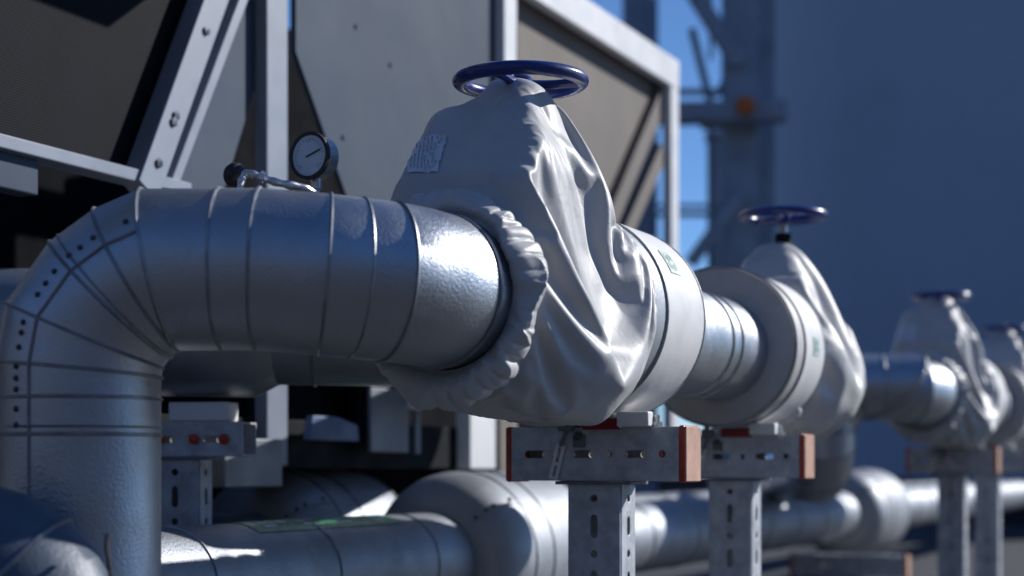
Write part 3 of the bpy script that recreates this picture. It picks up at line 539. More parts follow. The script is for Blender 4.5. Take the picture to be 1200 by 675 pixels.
[0,0,-2,-1,0,3,-10,1,21,24,1,-11,-1,2,1,4,5,4,-7,-5,-7,-6,-11,-8,5,3,3,3,3,2,3,1,0,0,-1,-2,-5,-9,-8,-2,0,0,0,1,0,1,1,0,1,0,-2,1,0,-2,-1,1,1,1,-5,11,2,-6,-1,9,-12,7,0,-5,17,-25,23,-15,0,2,-1,20,-34,32,-32,37,-40,42,-27,-3,15,10,-39,22,5,-37,31,26,-45,22,-1,0,0,0,-1,0,0,1,1,0,0,-1,1,0,0,1,0,0,0,1,0,0,-1,1,-23,45,-6,-27,3,4],
[0,0,-4,-2,2,4,-14,-7,19,28,2,0,2,3,4,3,2,1,1,0,-2,-4,-5,-10,-11,-3,3,2,2,2,1,2,1,-1,-2,-4,-7,-10,-5,1,-1,0,0,0,1,1,0,1,0,-1,1,-2,-1,-1,0,3,11,1,2,-11,0,3,1,-11,14,-5,1,6,-17,11,-3,-5,14,-16,28,-35,31,-21,2,3,1,2,-18,37,-41,35,-1,-27,25,-22,40,-54,44,-19,0,0,0,0,-1,-1,1,1,1,1,-1,0,-1,1,1,0,-1,1,0,1,0,-1,0,0,27,-9,4,-18,-7,0],
[0,-2,-6,-6,5,14,-10,-1,-9,33,-2,14,5,4,2,2,0,-1,4,2,1,1,-1,-2,-12,-15,-5,1,1,2,2,1,0,0,-2,-7,-11,-9,-2,3,-1,-1,1,0,0,0,2,1,0,-1,1,-1,-1,1,2,5,-2,-2,-6,10,-3,4,0,0,-11,4,8,-7,1,14,-21,18,-14,19,-27,13,2,-12,30,-38,40,-40,37,-38,45,-46,7,-4,-17,24,7,3,1,-1,1,0,0,0,-1,0,0,0,1,0,0,0,0,0,0,0,1,0,0,1,0,0,0,0,-18,26,18,-12,-10,-5],
[0,-1,-10,-18,0,30,8,7,7,-6,5,14,4,1,2,-1,-2,-1,0,1,1,1,2,-2,0,-14,-7,-2,0,1,1,2,1,-1,-6,-11,-12,-8,-4,11,0,-1,-1,1,0,2,0,2,1,-1,0,0,-1,1,8,-1,-4,0,5,-10,11,-8,-4,14,-4,-2,-6,6,0,-1,1,-4,0,0,0,22,-35,30,-30,32,-36,38,-37,41,-43,24,25,-63,10,25,2,26,-50,22,0,0,1,-1,0,-1,0,1,1,1,-1,-1,1,0,1,0,-1,0,1,0,1,0,0,-1,2,4,23,-5,-16,-8],
[11,7,-60,11,21,26,10,2,1,-12,24,-4,4,0,-2,-4,-6,-8,-8,-8,-14,15,12,16,-2,-4,-5,-2,-2,1,3,2,-1,-4,-9,-13,-13,-5,5,7,0,-1,0,0,1,-1,0,0,4,2,-1,0,1,-1,-4,5,4,0,-5,11,-12,8,5,-14,3,4,3,-8,13,-24,24,-14,16,-18,4,2,11,-26,31,-33,39,-39,36,-37,16,24,-46,57,-26,5,-36,-2,54,-27,0,1,0,0,-1,-1,0,1,1,0,0,-1,0,1,0,0,0,0,1,0,1,0,-1,1,15,-34,40,5,-13,-14],
[2,-1,22,2,5,6,-1,-3,-11,-12,19,14,-8,-5,-2,-15,-13,-8,-8,-1,13,0,6,20,7,0,-2,-4,-2,2,2,1,-2,-6,-14,-15,-9,2,9,3,-3,0,1,0,-2,-3,-4,-5,-1,21,-1,0,0,0,-3,-4,10,0,5,-11,13,-7,-6,9,2,-5,1,3,-9,19,-24,19,-15,5,21,-26,-7,30,-32,36,-41,40,-37,27,11,-47,48,-11,-2,27,-7,-29,-18,19,0,0,1,-1,-1,0,0,1,1,-1,0,1,0,0,0,0,0,0,1,1,-1,0,0,0,-24,26,-2,25,-15,-10],
[3,0,9,26,0,-1,-9,-13,-13,-5,7,8,2,1,-28,-7,-3,0,5,11,14,3,9,1,5,2,-1,-3,-2,2,3,-1,-4,-12,-17,-13,-1,9,16,-11,-2,-2,0,-2,-3,-4,-4,3,25,-8,1,0,-1,0,-2,1,6,1,-4,10,-13,6,6,-9,6,-3,-3,6,-5,1,-1,-1,-1,18,-24,2,27,-33,28,-33,39,-39,34,-31,15,17,-32,23,0,-25,-8,29,15,-19,0,2,0,0,-1,-1,0,1,0,1,0,-1,1,0,1,-1,0,1,0,0,1,0,0,-1,17,-34,5,-25,48,-5],
[5,-5,9,3,0,-7,-6,-4,-1,1,5,3,1,-6,-3,-16,0,5,15,16,5,-1,5,-2,1,3,1,-2,-4,3,3,-3,-9,-17,-16,-6,7,13,4,-9,-4,0,-1,-4,-5,-2,3,14,9,-5,0,-1,1,0,-1,-4,8,-1,7,-10,11,-8,-5,14,-10,5,-3,-8,19,-19,21,-17,0,-1,0,22,-28,24,-26,36,-40,33,-33,38,-41,31,-6,2,0,3,-14,26,-44,23,0,1,0,0,-1,-1,1,0,1,0,0,0,0,1,-1,1,0,-1,1,1,0,0,0,1,1,-11,-19,26,30,-23],
[5,-2,-5,2,-15,-9,-3,2,6,8,7,5,-1,-1,-3,-8,2,18,20,10,-4,-10,0,-4,2,4,2,-2,-4,4,0,-6,-16,-19,-10,3,12,13,-4,-11,-3,-1,-4,-4,-1,2,9,14,2,-6,-1,1,1,1,5,-2,-2,1,-6,7,-2,2,1,-5,4,-3,4,1,-4,1,-1,-1,15,-20,24,-34,28,-23,26,-37,43,-37,33,-36,46,-48,40,-13,0,-18,36,-49,47,-21,1,0,1,0,-1,-1,0,1,0,0,0,0,1,1,0,-1,0,1,0,1,0,0,0,0,-19,25,7,-16,-12,16],
[0,-3,-4,-3,-26,-3,0,0,3,6,11,11,6,0,7,-11,15,17,9,-1,-5,-5,0,-4,2,5,5,-3,-5,5,-4,-14,-20,-15,-2,11,18,6,-14,-9,-3,-4,-3,-1,1,8,21,13,-17,-6,0,3,5,1,-7,17,-20,0,-1,8,-9,11,4,-7,2,1,-1,-2,-3,0,13,-1,-15,20,-26,29,-29,30,-23,11,-3,-2,-1,0,-10,29,-38,24,1,5,-38,53,-46,20,0,1,1,0,-1,-1,0,1,0,0,0,1,0,1,1,0,-1,0,1,0,1,0,0,0,25,8,-26,-9,-1,2],
[0,-5,-2,-3,-18,-10,-2,1,-1,-1,5,14,12,7,6,-7,30,7,-2,-26,21,-3,-1,-4,4,12,-2,-3,-5,4,-10,-22,-19,-5,8,19,12,-5,-17,-7,-4,-2,-2,1,8,19,18,-3,-20,-3,2,3,-3,-1,3,-21,21,3,7,-6,19,-18,-9,18,-7,-3,-1,3,-1,-2,-23,7,0,-11,7,21,-4,-28,47,-20,-27,49,-36,35,-33,21,-5,-12,24,-47,58,-45,41,-20,1,1,0,0,-1,0,0,0,1,-1,0,1,1,0,0,0,0,0,1,1,0,0,0,0,-16,12,-43,55,-5,-3],
[1,-5,-5,2,24,-47,-7,0,-1,1,-2,6,11,11,13,9,21,-4,-12,-8,9,7,-5,-5,2,5,-10,-14,33,-4,-22,-24,-9,4,18,19,2,-16,-13,-6,-3,-2,1,6,19,23,3,-21,-11,-1,4,-3,0,11,4,17,-21,12,6,-6,-20,17,14,-18,-37,-7,6,6,16,-13,12,-9,29,-9,14,-52,18,31,-54,29,28,-47,45,-36,45,-47,49,-61,0,31,11,14,-45,23,0,2,1,-1,0,-1,-1,1,0,0,0,0,2,1,0,0,-1,1,0,1,0,0,0,0,0,-3,13,-3,-3,-4],
[0,-3,-4,-2,20,9,-51,-4,1,-1,1,1,8,0,19,18,9,-7,-31,22,9,11,-14,-1,0,-6,-13,29,12,-20,-28,-12,0,15,24,7,-9,-20,-10,-4,-2,1,5,18,25,8,-14,-18,-5,0,-2,-2,9,-4,-3,15,-12,4,-1,2,8,-3,-14,10,-4,5,-3,1,5,13,7,-10,-33,24,-8,0,23,-35,17,24,-43,35,-39,39,-43,49,-51,54,-24,36,-39,-24,49,-25,1,0,1,0,-1,0,0,0,0,1,-1,1,0,1,1,0,0,0,1,0,1,0,1,0,13,-39,35,-5,-4,-4],
[-1,-3,-3,-1,17,8,-22,-26,-1,1,-1,0,4,-11,-6,58,1,-22,-3,17,1,0,0,1,-3,-6,5,27,-10,-31,-17,-4,12,27,13,-4,-20,-14,-8,-3,1,4,18,27,10,-7,-20,-12,-1,1,-4,1,2,0,-3,9,1,-17,-13,1,-9,15,-16,3,35,-6,9,-6,-20,25,-27,38,-1,-9,0,14,-39,21,22,-52,49,-32,35,-38,42,-44,40,-10,-1,-2,-30,49,-45,20,1,1,0,0,-1,0,1,0,0,-1,0,0,2,2,0,0,1,0,1,0,1,0,0,1,-21,14,11,1,-5,-5],
[2,-6,-4,-4,-3,22,-1,-31,-3,-1,0,-4,4,-4,8,39,-24,-8,14,21,-14,0,2,-6,-11,-10,54,-7,-25,-24,-8,8,28,20,-1,-17,-18,-13,-4,0,5,17,26,13,-2,-16,-17,-5,0,-1,0,3,-4,4,-1,-4,9,17,6,-26,0,-13,25,-21,15,12,-17,4,-8,-11,13,12,-8,14,-19,6,4,19,-44,32,-11,-4,12,-4,-10,22,-30,22,13,-54,63,-47,38,-20,0,1,1,0,0,-1,0,1,0,-1,0,1,1,1,2,0,1,1,1,1,0,1,1,0,21,4,-22,-2,-2,-4],
[2,-4,-5,-4,-4,13,5,-22,-7,0,0,0,-2,3,28,-2,-18,-5,26,1,-3,0,-4,-14,-6,41,4,-14,-28,-13,5,27,26,1,-15,-18,-16,-8,0,7,14,26,16,0,-15,-13,-14,0,-1,1,5,1,-3,-5,4,1,5,3,8,16,-7,-23,-7,8,12,5,-7,1,4,-13,-20,-3,40,-48,40,-15,27,-34,12,23,-41,38,-42,41,-33,24,-6,-14,-11,55,-57,48,-43,21,0,1,0,0,0,0,0,0,-1,0,0,0,2,2,1,1,1,1,0,2,0,1,0,1,-18,21,17,-20,-3,-4],
[-6,-4,-6,-4,-4,10,1,-7,-1,3,-2,6,-13,15,15,-11,-16,11,20,-2,-6,-4,-4,-7,19,21,-10,-24,-19,-2,24,35,3,-15,-16,-15,-16,0,11,11,22,21,2,-13,-17,-12,-3,1,5,6,3,2,0,-2,-3,-8,3,-1,3,10,-10,-5,3,10,-2,5,-11,-11,5,6,2,-9,-29,35,-4,-5,-3,25,-8,-14,28,-36,31,-35,50,-51,47,-47,11,27,12,-49,45,-22,0,1,1,-1,0,0,1,-1,1,-2,0,1,1,2,1,1,0,2,1,1,1,0,1,0,17,-35,0,13,-5,-4],
[-10,-4,-2,-3,-3,-10,10,5,10,13,-21,-7,-13,41,-3,-23,-8,30,10,-11,-12,-17,13,7,25,3,-22,-22,-8,18,43,3,-15,-17,-7,-23,-1,17,7,12,28,5,-13,-21,-8,-1,1,8,7,2,-2,-3,-2,-5,-2,1,-1,1,-3,-6,29,-13,-9,-10,-18,-2,30,-3,-7,7,5,5,2,18,-33,23,-2,-28,10,15,-24,37,-40,39,-44,45,-50,39,-11,-1,-16,40,-41,19,0,0,1,0,-1,0,1,1,-1,0,-2,1,1,1,1,1,1,1,2,1,1,1,1,1,-15,14,4,-18,-4,-3],
[-6,-3,-3,-5,-10,-4,-9,28,9,0,-12,-16,39,-3,-14,-18,14,26,-6,-19,-17,9,9,16,19,-18,-25,-14,8,58,-1,-21,-32,17,-16,-10,37,3,-8,22,16,-15,-24,-5,-2,1,13,4,-1,-3,-4,-2,-4,0,21,-18,-5,6,-10,-25,5,13,15,-13,14,6,-14,3,12,-13,17,-25,24,-30,34,-21,-4,24,5,-48,46,-41,28,0,-9,7,5,-8,1,1,24,-39,33,-17,1,1,0,0,0,0,0,0,0,-1,0,-1,1,1,1,1,1,1,2,1,1,2,1,0,13,-8,-2,-1,-15,-5],
[-2,-3,-3,-16,-3,-38,21,44,3,-8,2,3,-1,-3,-15,-8,34,3,-15,-25,3,25,-16,43,-10,-31,-16,-3,69,-5,-24,-32,12,7,-24,7,25,7,1,37,-22,-33,-11,14,-7,-9,-3,-2,15,13,-4,1,0,27,-5,-13,2,-22,25,30,-24,38,-15,26,-29,-45,4,20,-20,14,-19,32,-23,18,-28,22,-21,9,-11,39,-32,-2,29,-40,43,-45,34,-17,1,-5,-12,42,-33,13,0,0,0,0,-1,1,1,0,-1,-1,-1,1,1,0,0,1,1,2,2,1,2,1,1,1,3,11,-12,-3,-9,-4],
[0,-4,-4,-4,-4,14,-2,5,-3,-4,4,3,-2,-8,-22,28,15,-9,-34,3,41,-23,30,1,-34,-19,-10,77,-9,-27,-27,6,40,-47,-7,37,-1,-26,74,-25,-39,-11,30,-18,-6,-8,1,6,-6,21,1,4,1,19,-16,12,-14,16,-11,1,9,-17,-8,7,23,5,-11,-20,12,-14,15,-17,10,-15,22,-18,22,-38,52,-43,1,44,-51,40,-38,48,-45,14,3,-28,18,-7,39,-35,-4,4,38,12,-55,-1,2,6,33,0,-39,1,7,7,26,1,-35,-1,9,20,7,7,4,-29,-23,9,10,-5,9,-2],
[2,-5,-7,6,-10,-14,52,-25,-3,-1,3,2,0,-18,4,22,0,-41,4,46,-11,5,12,-34,-14,-16,73,-14,-23,-17,-8,53,-32,-29,30,34,-59,76,-24,-37,-15,36,-38,15,-8,2,23,-13,10,-1,1,1,50,-38,4,-12,3,8,-13,-13,12,-3,20,-8,-13,37,0,-14,-2,-2,-12,0,7,-5,1,-4,3,1,-5,2,21,-43,43,-36,46,-51,36,-35,23,32,-30,15,-45,21,2,4,-28,29,4,3,-7,3,-1,-30,27,-1,-3,11,-6,-4,5,0,7,-1,2,4,4,23,-23,-18,-2,7,1,-2],
[-5,-7,-6,-2,-4,36,-31,19,-3,-2,1,15,-11,-28,44,-8,-30,36,-10,5,-20,33,-58,16,-20,71,-21,-31,6,-24,60,-14,-49,30,54,-71,37,-29,13,-20,10,1,-10,4,-1,39,-27,43,-14,-37,50,-1,-42,-4,2,24,7,-22,4,5,-8,1,-10,3,-22,-20,21,34,-12,6,-1,19,-19,17,-26,23,-25,44,-53,39,-17,1,9,-3,-13,10,13,21,-13,-1,20,-53,51,5,-18,20,-37,-6,10,18,-8,14,-47,47,-19,17,0,-42,4,-20,59,-20,5,-8,-20,6,-10,21,10,4,-10,-5,-6,-4],
[-6,5,-4,0,2,-1,-6,6,1,-10,33,-38,-1,23,1,-31,22,-2,5,2,11,-52,43,-48,69,-48,10,23,-44,27,15,-47,21,52,-62,19,39,-32,-12,-4,39,-48,48,-41,49,-42,16,4,-15,39,-47,-1,25,-9,16,-26,13,-3,9,1,-5,-3,-5,-14,19,4,-9,-11,12,-1,16,-34,22,-19,30,-26,41,-43,16,9,-3,1,-4,-2,8,14,-46,40,5,-11,-22,53,-30,-30,64,-53,19,-3,30,-44,44,-43,41,-49,52,-46,16,-1,-5,4,6,2,-3,-24,26,-21,19,-24,30,0,-9,2,1,-8],
[-1,-3,3,-7,7,-14,21,-1,-18,11,1,-13,-5,23,-1,-8,-10,9,8,-4,-36,52,-45,52,-54,49,-38,11,-1,40,-64,50,-14,-13,-10,49,-57,59,-59,34,-4,3,-21,49,-56,43,-12,-2,6,-31,28,-1,-4,0,10,-1,-22,13,-18,-2,17,-2,12,-8,6,-6,5,-3,19,-8,-19,1,8,0,-3,0,-3,-3,31,-24,-19,36,-43,52,-45,22,18,-49,60,-61,61,-31,-5,3,3,-6,28,-29,-14,48,-54,50,-28,0,0,5,3,17,-49,44,-37,49,-17,-7,0,9,-7,0,-7,-7,14,-2,-10,-1],
[-7,4,4,5,-1,11,-16,-1,10,-1,-6,1,13,-1,-11,19,-27,5,21,-18,-6,3,-1,3,-3,3,19,-59,68,-22,-16,7,26,-63,66,-22,-6,0,1,23,-16,12,-26,3,2,13,10,-22,8,-9,13,3,-20,5,3,4,-1,-13,8,9,-13,7,0,6,-3,10,7,-4,-26,2,27,-5,-33,27,-28,34,-36,40,-44,-15,51,-34,46,-44,45,-55,19,-2,-22,28,6,-35,2,28,5,-12,-20,-7,26,-11,23,4,-40,25,-11,22,0,-34,20,-8,20,1,-26,39,-27,1,0,16,1,-9,-1,0,10,-4],
[11,-7,-4,-7,-5,-5,17,-4,-3,-6,-9,34,-17,-9,-8,10,19,-26,-2,-7,44,-27,26,-25,26,-33,-2,35,-30,-7,32,-39,5,39,-29,-5,29,-35,34,-25,-6,10,22,-29,27,-34,6,-2,8,19,-27,7,3,11,-23,7,7,1,-3,-1,3,0,1,3,7,-1,-9,4,5,9,-18,7,15,-16,16,-18,15,-18,21,10,-29,23,-29,20,-21,26,-15,29,-4,6,-46,34,3,10,-48,43,-3,5,5,-9,-1,-39,37,7,-7,0,-32,32,7,-11,-5,-20,28,-18,12,-2,-5,-3,-1,12,-7,-5,-6,7],
[-2000,0,0,0,0,0,0,0,0,0,0,0,0,0,0,0,0,0,0,0,0,0,0,0,0,0,0,0,0,0,0,0,0,0,0,0,0,0,0,0,0,0,0,0,0,0,0,0,0,0,0,0,0,0,0,0,0,0,0,0,0,0,0,0,0,0,0,0,0,0,0,0,0,0,0,0,0,0,0,0,0,0,0,0,0,0,0,0,0,0,0,0,0,0,0,0,0,0,0,0,0,0,0,0,0,0,0,0,0,0,0,0,0,0,0,0,0,0,0,0,0,0,0,0],
[50,0,0,0,0,0,0,0,0,0,0,0,0,0,0,0,0,0,0,0,0,0,0,0,0,0,0,0,0,0,0,0,0,0,0,0,0,0,0,0,0,0,0,0,0,0,0,0,0,0,0,0,0,0,0,0,0,0,0,0,0,0,0,0,0,0,0,0,0,0,0,0,0,0,0,0,0,0,0,0,0,0,0,0,0,0,0,0,0,0,0,0,0,0,0,0,0,0,0,0,0,0,0,0,0,0,0,0,0,0,0,0,0,0,0,0,0,0,0,0,0,0,0,0],
[50,0,0,0,0,0,0,0,0,0,0,0,0,0,0,0,0,0,0,0,0,0,0,0,0,0,0,0,0,0,0,0,0,0,0,0,0,0,0,0,0,0,0,0,0,0,0,0,0,0,0,0,0,0,0,0,0,0,0,0,0,0,0,0,0,0,0,0,0,0,0,0,0,0,0,0,0,0,0,0,0,0,0,0,0,0,0,0,0,0,0,0,0,0,0,0,0,0,0,0,0,0,0,0,0,0,0,0,0,0,0,0,0,0,0,0,0,0,0,0,0,0,0,0],
[49,0,0,0,0,0,0,0,0,0,0,0,0,0,0,0,0,0,0,0,0,0,0,0,0,0,0,0,0,0,0,0,0,0,0,0,0,0,0,0,0,0,0,0,0,0,0,0,0,0,0,0,0,0,0,0,0,0,0,0,0,0,0,0,0,0,0,0,0,0,0,0,0,0,0,0,0,0,0,0,0,0,0,0,0,0,0,0,0,0,0,0,0,0,0,0,0,0,0,0,0,0,0,0,0,0,0,0,0,0,0,0,0,0,0,0,0,0,0,0,0,0,0,0],
[50,0,0,0,0,0,0,0,0,0,0,0,0,0,0,0,0,0,0,0,0,0,0,0,0,0,0,0,0,0,0,0,0,0,0,0,0,0,0,0,0,0,0,0,0,0,0,0,0,0,0,0,0,0,0,0,0,0,0,0,0,0,0,0,0,0,0,0,0,0,0,0,0,0,0,0,0,0,0,0,0,0,0,0,0,0,0,0,0,0,0,0,0,0,0,0,0,0,0,0,0,0,0,0,0,0,0,0,0,0,0,0,0,0,0,0,0,0,0,0,0,0,0,0],
[50,0,0,0,0,0,0,0,0,0,0,0,0,0,0,0,0,0,0,0,0,0,0,0,0,0,0,0,0,0,0,0,0,0,0,0,0,0,0,0,0,0,0,0,0,0,0,0,0,0,0,0,0,0,0,0,0,0,0,0,0,0,0,0,0,0,0,0,0,0,0,0,0,0,0,0,0,0,0,0,0,0,0,0,0,0,0,0,0,0,0,0,0,0,0,0,0,0,0,0,0,0,0,0,0,0,0,0,0,0,0,0,0,0,0,0,0,0,0,0,0,0,0,0],
[50,0,0,0,0,0,0,0,0,0,0,0,0,0,0,0,0,0,0,0,0,0,0,0,0,0,0,0,0,0,0,0,0,0,0,0,0,0,0,0,0,0,0,0,0,0,0,0,0,0,0,0,0,0,0,0,0,0,0,0,0,0,0,0,0,0,0,0,0,0,0,0,0,0,0,0,0,0,0,0,0,0,0,0,0,0,0,0,0,0,0,0,0,0,0,0,0,0,0,0,0,0,0,0,0,0,0,0,0,0,0,0,0,0,0,0,0,0,0,0,0,0,0,0],
[49,0,0,0,0,0,0,0,0,0,0,0,0,0,0,0,0,0,0,0,0,0,0,0,0,0,0,0,0,0,0,0,0,0,0,0,0,0,0,0,0,0,0,0,0,0,0,0,0,0,0,0,0,0,0,0,0,0,0,0,0,0,0,0,0,0,0,0,0,0,0,0,0,0,0,0,0,0,0,0,0,0,0,0,0,0,0,0,0,0,0,0,0,0,0,0,0,0,0,0,0,0,0,0,0,0,0,0,0,0,0,0,0,0,0,0,0,0,0,0,0,0,0,0],
[117,-5,-2,-1,-7,-12,-29,-60,-7,1,2,7,10,29,-15,34,-19,26,11,-6,-35,26,9,2,-7,2,-3,1,-4,5,-5,-12,-11,21,5,-1,-8,-15,-9,27,7,0,-6,-14,-8,14,-20,-10,-2,28,4,-1,-37,-8,7,30,10,7,-19,1,13,-13,14,-14,13,-13,13,-17,19,-5,-10,14,-18,19,-5,-10,14,-17,18,-18,16,-13,14,-15,16,-1,-15,-15,0,27,6,0,-2,-10,0,0,0,0,0,0,0,0,0,0,0,0,0,0,0,0,0,0,0,0,0,0,0,0,8,46,7,4,-2,1],
[-3,-19,0,26,-21,31,7,84,2,-25,-15,-26,7,-27,18,-27,46,-37,0,34,6,-44,0,30,24,-2,0,-3,3,-5,4,0,-8,-27,15,14,2,-2,-11,-25,20,14,1,2,-9,-21,23,-14,-3,-15,18,-2,-1,-6,4,-25,0,11,29,10,-24,23,-22,22,-20,21,-24,23,-25,9,18,-26,25,-27,9,18,-27,27,-26,26,-25,26,-26,27,-32,5,26,-7,10,-30,12,-23,8,17,0,0,0,0,0,0,0,0,0,0,0,0,0,0,0,0,0,0,0,0,0,0,0,0,-24,-42,-7,26,-27,1],
[22,44,-4,-37,44,-32,43,-47,6,26,2,-3,-25,15,6,-7,-31,11,-7,-20,48,-9,-11,-10,8,12,10,8,5,1,-3,1,-1,-12,-16,8,15,1,-4,-17,-11,13,16,-2,1,-10,-6,5,-4,-9,-1,2,6,10,5,1,0,-1,0,-16,15,-11,12,-12,12,-13,13,-1,0,3,-17,15,-2,1,3,-21,21,-2,-2,1,6,-24,24,-26,27,0,-23,17,-5,15,-33,33,0,-15,0,0,0,0,0,0,0,0,0,0,0,0,0,0,0,0,0,0,0,0,0,0,0,0,34,-32,14,-52,45,5],
[77,-46,10,35,-42,43,-52,45,1,8,-8,-11,-1,-29,5,13,11,3,-4,-9,-23,21,1,-18,-11,3,12,9,13,11,0,-3,1,-3,-15,-8,10,11,1,-9,-18,-2,13,13,-2,0,-15,6,2,-13,-4,-13,22,10,2,4,-4,-7,10,-1,-9,8,-10,11,-13,13,-7,-8,15,-15,16,-9,-7,15,-17,19,-4,-17,22,-19,0,21,-24,24,-8,-16,25,-2,4,-22,25,-9,-26,18,0,0,0,0,0,0,0,0,0,0,0,0,0,0,0,0,0,0,0,0,0,0,0,0,3,-6,9,7,0,-29],
[23,49,-4,-45,49,-52,51,-42,0,-12,10,33,-1,0,-21,-8,4,9,10,7,4,1,-4,-5,-11,-8,-6,3,7,10,15,0,-3,2,-7,-15,-3,14,6,-1,-14,-13,3,17,5,-1,-1,-5,4,3,-27,12,8,1,0,3,2,-1,-16,16,-3,-9,13,-13,12,-12,11,0,-14,16,-14,15,-2,-4,3,1,-12,14,-20,22,-6,-3,4,0,-14,21,-24,27,-38,37,-32,1,33,-15,0,0,0,0,0,0,0,0,0,0,0,0,0,0,0,0,0,0,0,0,0,0,0,0,-35,62,-52,46,-41,42],
[75,-45,4,40,-47,47,-43,41,-1,-15,8,-6,1,1,-2,-13,-11,-4,2,7,9,11,6,0,-5,-9,-10,-5,-2,5,11,15,-2,-2,0,-11,-11,5,12,3,-5,-17,-6,10,14,0,0,-3,4,0,0,-5,1,0,-1,3,1,-7,7,-15,14,1,-12,12,-10,9,-14,14,2,-13,12,-14,14,-12,13,-16,16,-13,15,-20,20,-17,18,-21,22,-20,21,-52,40,-23,24,15,-26,11,0,0,0,0,0,0,0,0,0,0,0,0,0,0,0,0,0,0,0,0,0,0,0,0,0,3,19,-48,48,-42],
[26,27,20,-47,47,-47,44,-42,-1,39,-5,-11,3,7,1,-1,-8,-9,-8,-5,1,5,12,11,7,-3,-9,-11,-7,-3,6,15,9,-3,1,-5,-12,-4,10,6,-1,-9,-12,0,15,6,-1,-2,-12,14,2,-2,-3,-1,1,1,2,2,-11,8,-9,4,6,-11,10,-8,9,-3,-7,11,-11,11,-12,12,-15,15,-14,15,-15,16,-19,20,-20,21,-23,23,-22,14,10,2,-6,-6,1,-2,0,0,0,0,0,0,0,0,0,0,0,0,0,0,0,0,0,0,0,0,0,0,0,0,28,-60,20,36,-49,47],
[70,0,-50,52,-46,47,-45,43,1,-49,15,18,3,0,1,0,1,-4,-6,-8,-8,-4,-2,7,11,13,4,-8,-11,-8,-5,8,20,1,-2,-1,-9,-7,4,8,2,-6,-10,-8,8,14,0,0,-9,2,9,0,-3,-3,-1,2,2,-7,8,-8,8,0,-12,11,-8,9,1,-10,8,-9,10,-14,15,-11,12,-2,-1,1,1,-1,0,0,-1,-1,6,-18,17,-3,0,-8,16,-25,25,-13,0,0,0,0,0,0,0,0,0,0,0,0,0,0,0,0,0,0,0,0,0,0,0,0,9,-1,12,-45,48,-48],
[34,-13,53,-49,48,-49,46,-40,-1,30,-3,-3,1,1,2,2,1,1,-1,-4,-6,-8,-7,-6,1,9,13,11,-3,-13,-10,-5,16,13,-3,2,-7,-9,-1,7,4,-2,-7,-9,0,12,6,-1,-6,-6,11,3,-3,0,-8,-3,12,2,-10,8,1,-11,12,-2,0,1,-11,8,-4,6,1,1,-15,15,-4,-10,12,-12,15,-15,16,-18,19,-17,14,-2,0,1,1,-5,-13,26,-27,14,0,0,0,0,0,0,0,0,0,0,0,0,0,0,0,0,0,0,0,0,0,0,0,0,-44,68,-51,49,-45,46],
[69,4,-55,56,-51,50,-39,34,-10,-1,-17,0,1,2,4,5,3,3,2,0,-2,-4,-6,-9,-9,-1,8,10,11,3,-13,-10,0,18,2,-1,-3,-7,-4,5,4,-1,-3,-8,-6,8,10,0,-3,-5,3,7,0,-2,1,-5,-13,20,-1,0,-11,10,-3,-6,8,-10,9,-7,10,0,-14,13,3,-15,14,-1,-11,12,-13,15,-16,16,-16,16,-16,17,-16,11,0,7,1,-24,24,-11,0,0,0,0,0,0,0,0,0,0,0,0,0,0,0,0,0,0,0,0,0,0,0,0,26,-58,56,-50,49,-49],
[21,29,9,-1,-5,-18,30,-32,21,0,1,-9,-2,-1,1,2,3,2,2,2,2,1,-2,-6,-8,-8,-4,2,12,10,3,-11,-10,10,10,-5,3,-6,-4,1,4,1,-2,-4,-8,0,11,4,-1,-6,0,7,1,2,0,-2,-2,-11,14,-8,7,-6,9,-4,-9,8,-4,8,0,-13,11,2,-7,8,-13,10,1,-7,8,-12,13,-12,12,-11,10,-15,15,-1,-19,4,2,17,-16,9,0,0,0,0,0,0,0,0,0,0,0,0,0,0,0,0,0,0,0,0,0,0,0,0,-31,58,-57,53,-49,49],
[56,6,-9,-36,58,-12,-33,33,-17,-7,6,7,-1,-1,-2,0,0,0,1,2,2,1,1,1,-5,-10,-6,-2,-5,13,12,0,-10,-1,10,1,0,-5,-3,-1,4,0,1,-2,-8,-5,10,5,1,-3,-10,11,5,1,-2,3,0,-1,-9,6,-4,6,-6,7,0,-1,0,-2,-6,10,-1,-11,9,-5,6,-12,13,-1,-7,6,-10,10,-6,7,-7,8,-1,1,-3,5,-3,-10,10,-4,0,0,0,0,0,0,0,0,0,0,0,0,0,0,0,0,0,0,0,0,0,0,0,0,-3,2,9,0,-5,3],
[74,-61,61,-20,-5,-23,44,-30,9,2,4,-1,0,-2,-1,-2,-1,-1,0,1,3,2,2,-1,1,-4,-9,-6,-2,0,9,12,-7,-9,9,4,0,-2,-4,-2,2,2,1,1,-6,-9,3,10,1,0,-5,-9,17,2,-2,-2,4,-5,3,-4,4,-4,3,-6,8,1,0,-10,7,-1,3,-3,-6,9,-7,7,-1,-7,5,-5,7,-8,7,-5,7,-2,-4,7,1,-6,-3,8,-6,2,0,0,0,0,0,0,0,0,0,0,0,0,0,0,0,0,0,0,0,0,0,0,0,0,-2,8,3,-33,49,-55],
[53,3,-4,-3,5,7,-27,20,-1,-9,7,1,1,2,-1,-1,-2,-2,-2,0,1,3,2,2,-2,2,-5,-8,-7,-7,6,12,9,-11,2,6,-1,0,-4,-3,2,2,2,2,-2,-10,-3,9,2,2,-2,5,1,0,1,-4,-12,10,-1,3,-3,3,-6,8,-5,-8,8,6,-8,2,-1,7,-2,-8,4,1,-1,2,0,3,1,0,-5,2,-1,-4,4,4,1,-12,11,-5,3,-2,0,0,0,0,0,0,0,0,0,0,0,0,0,0,0,0,0,0,0,0,0,0,0,0,4,-25,43,-26,9,1],
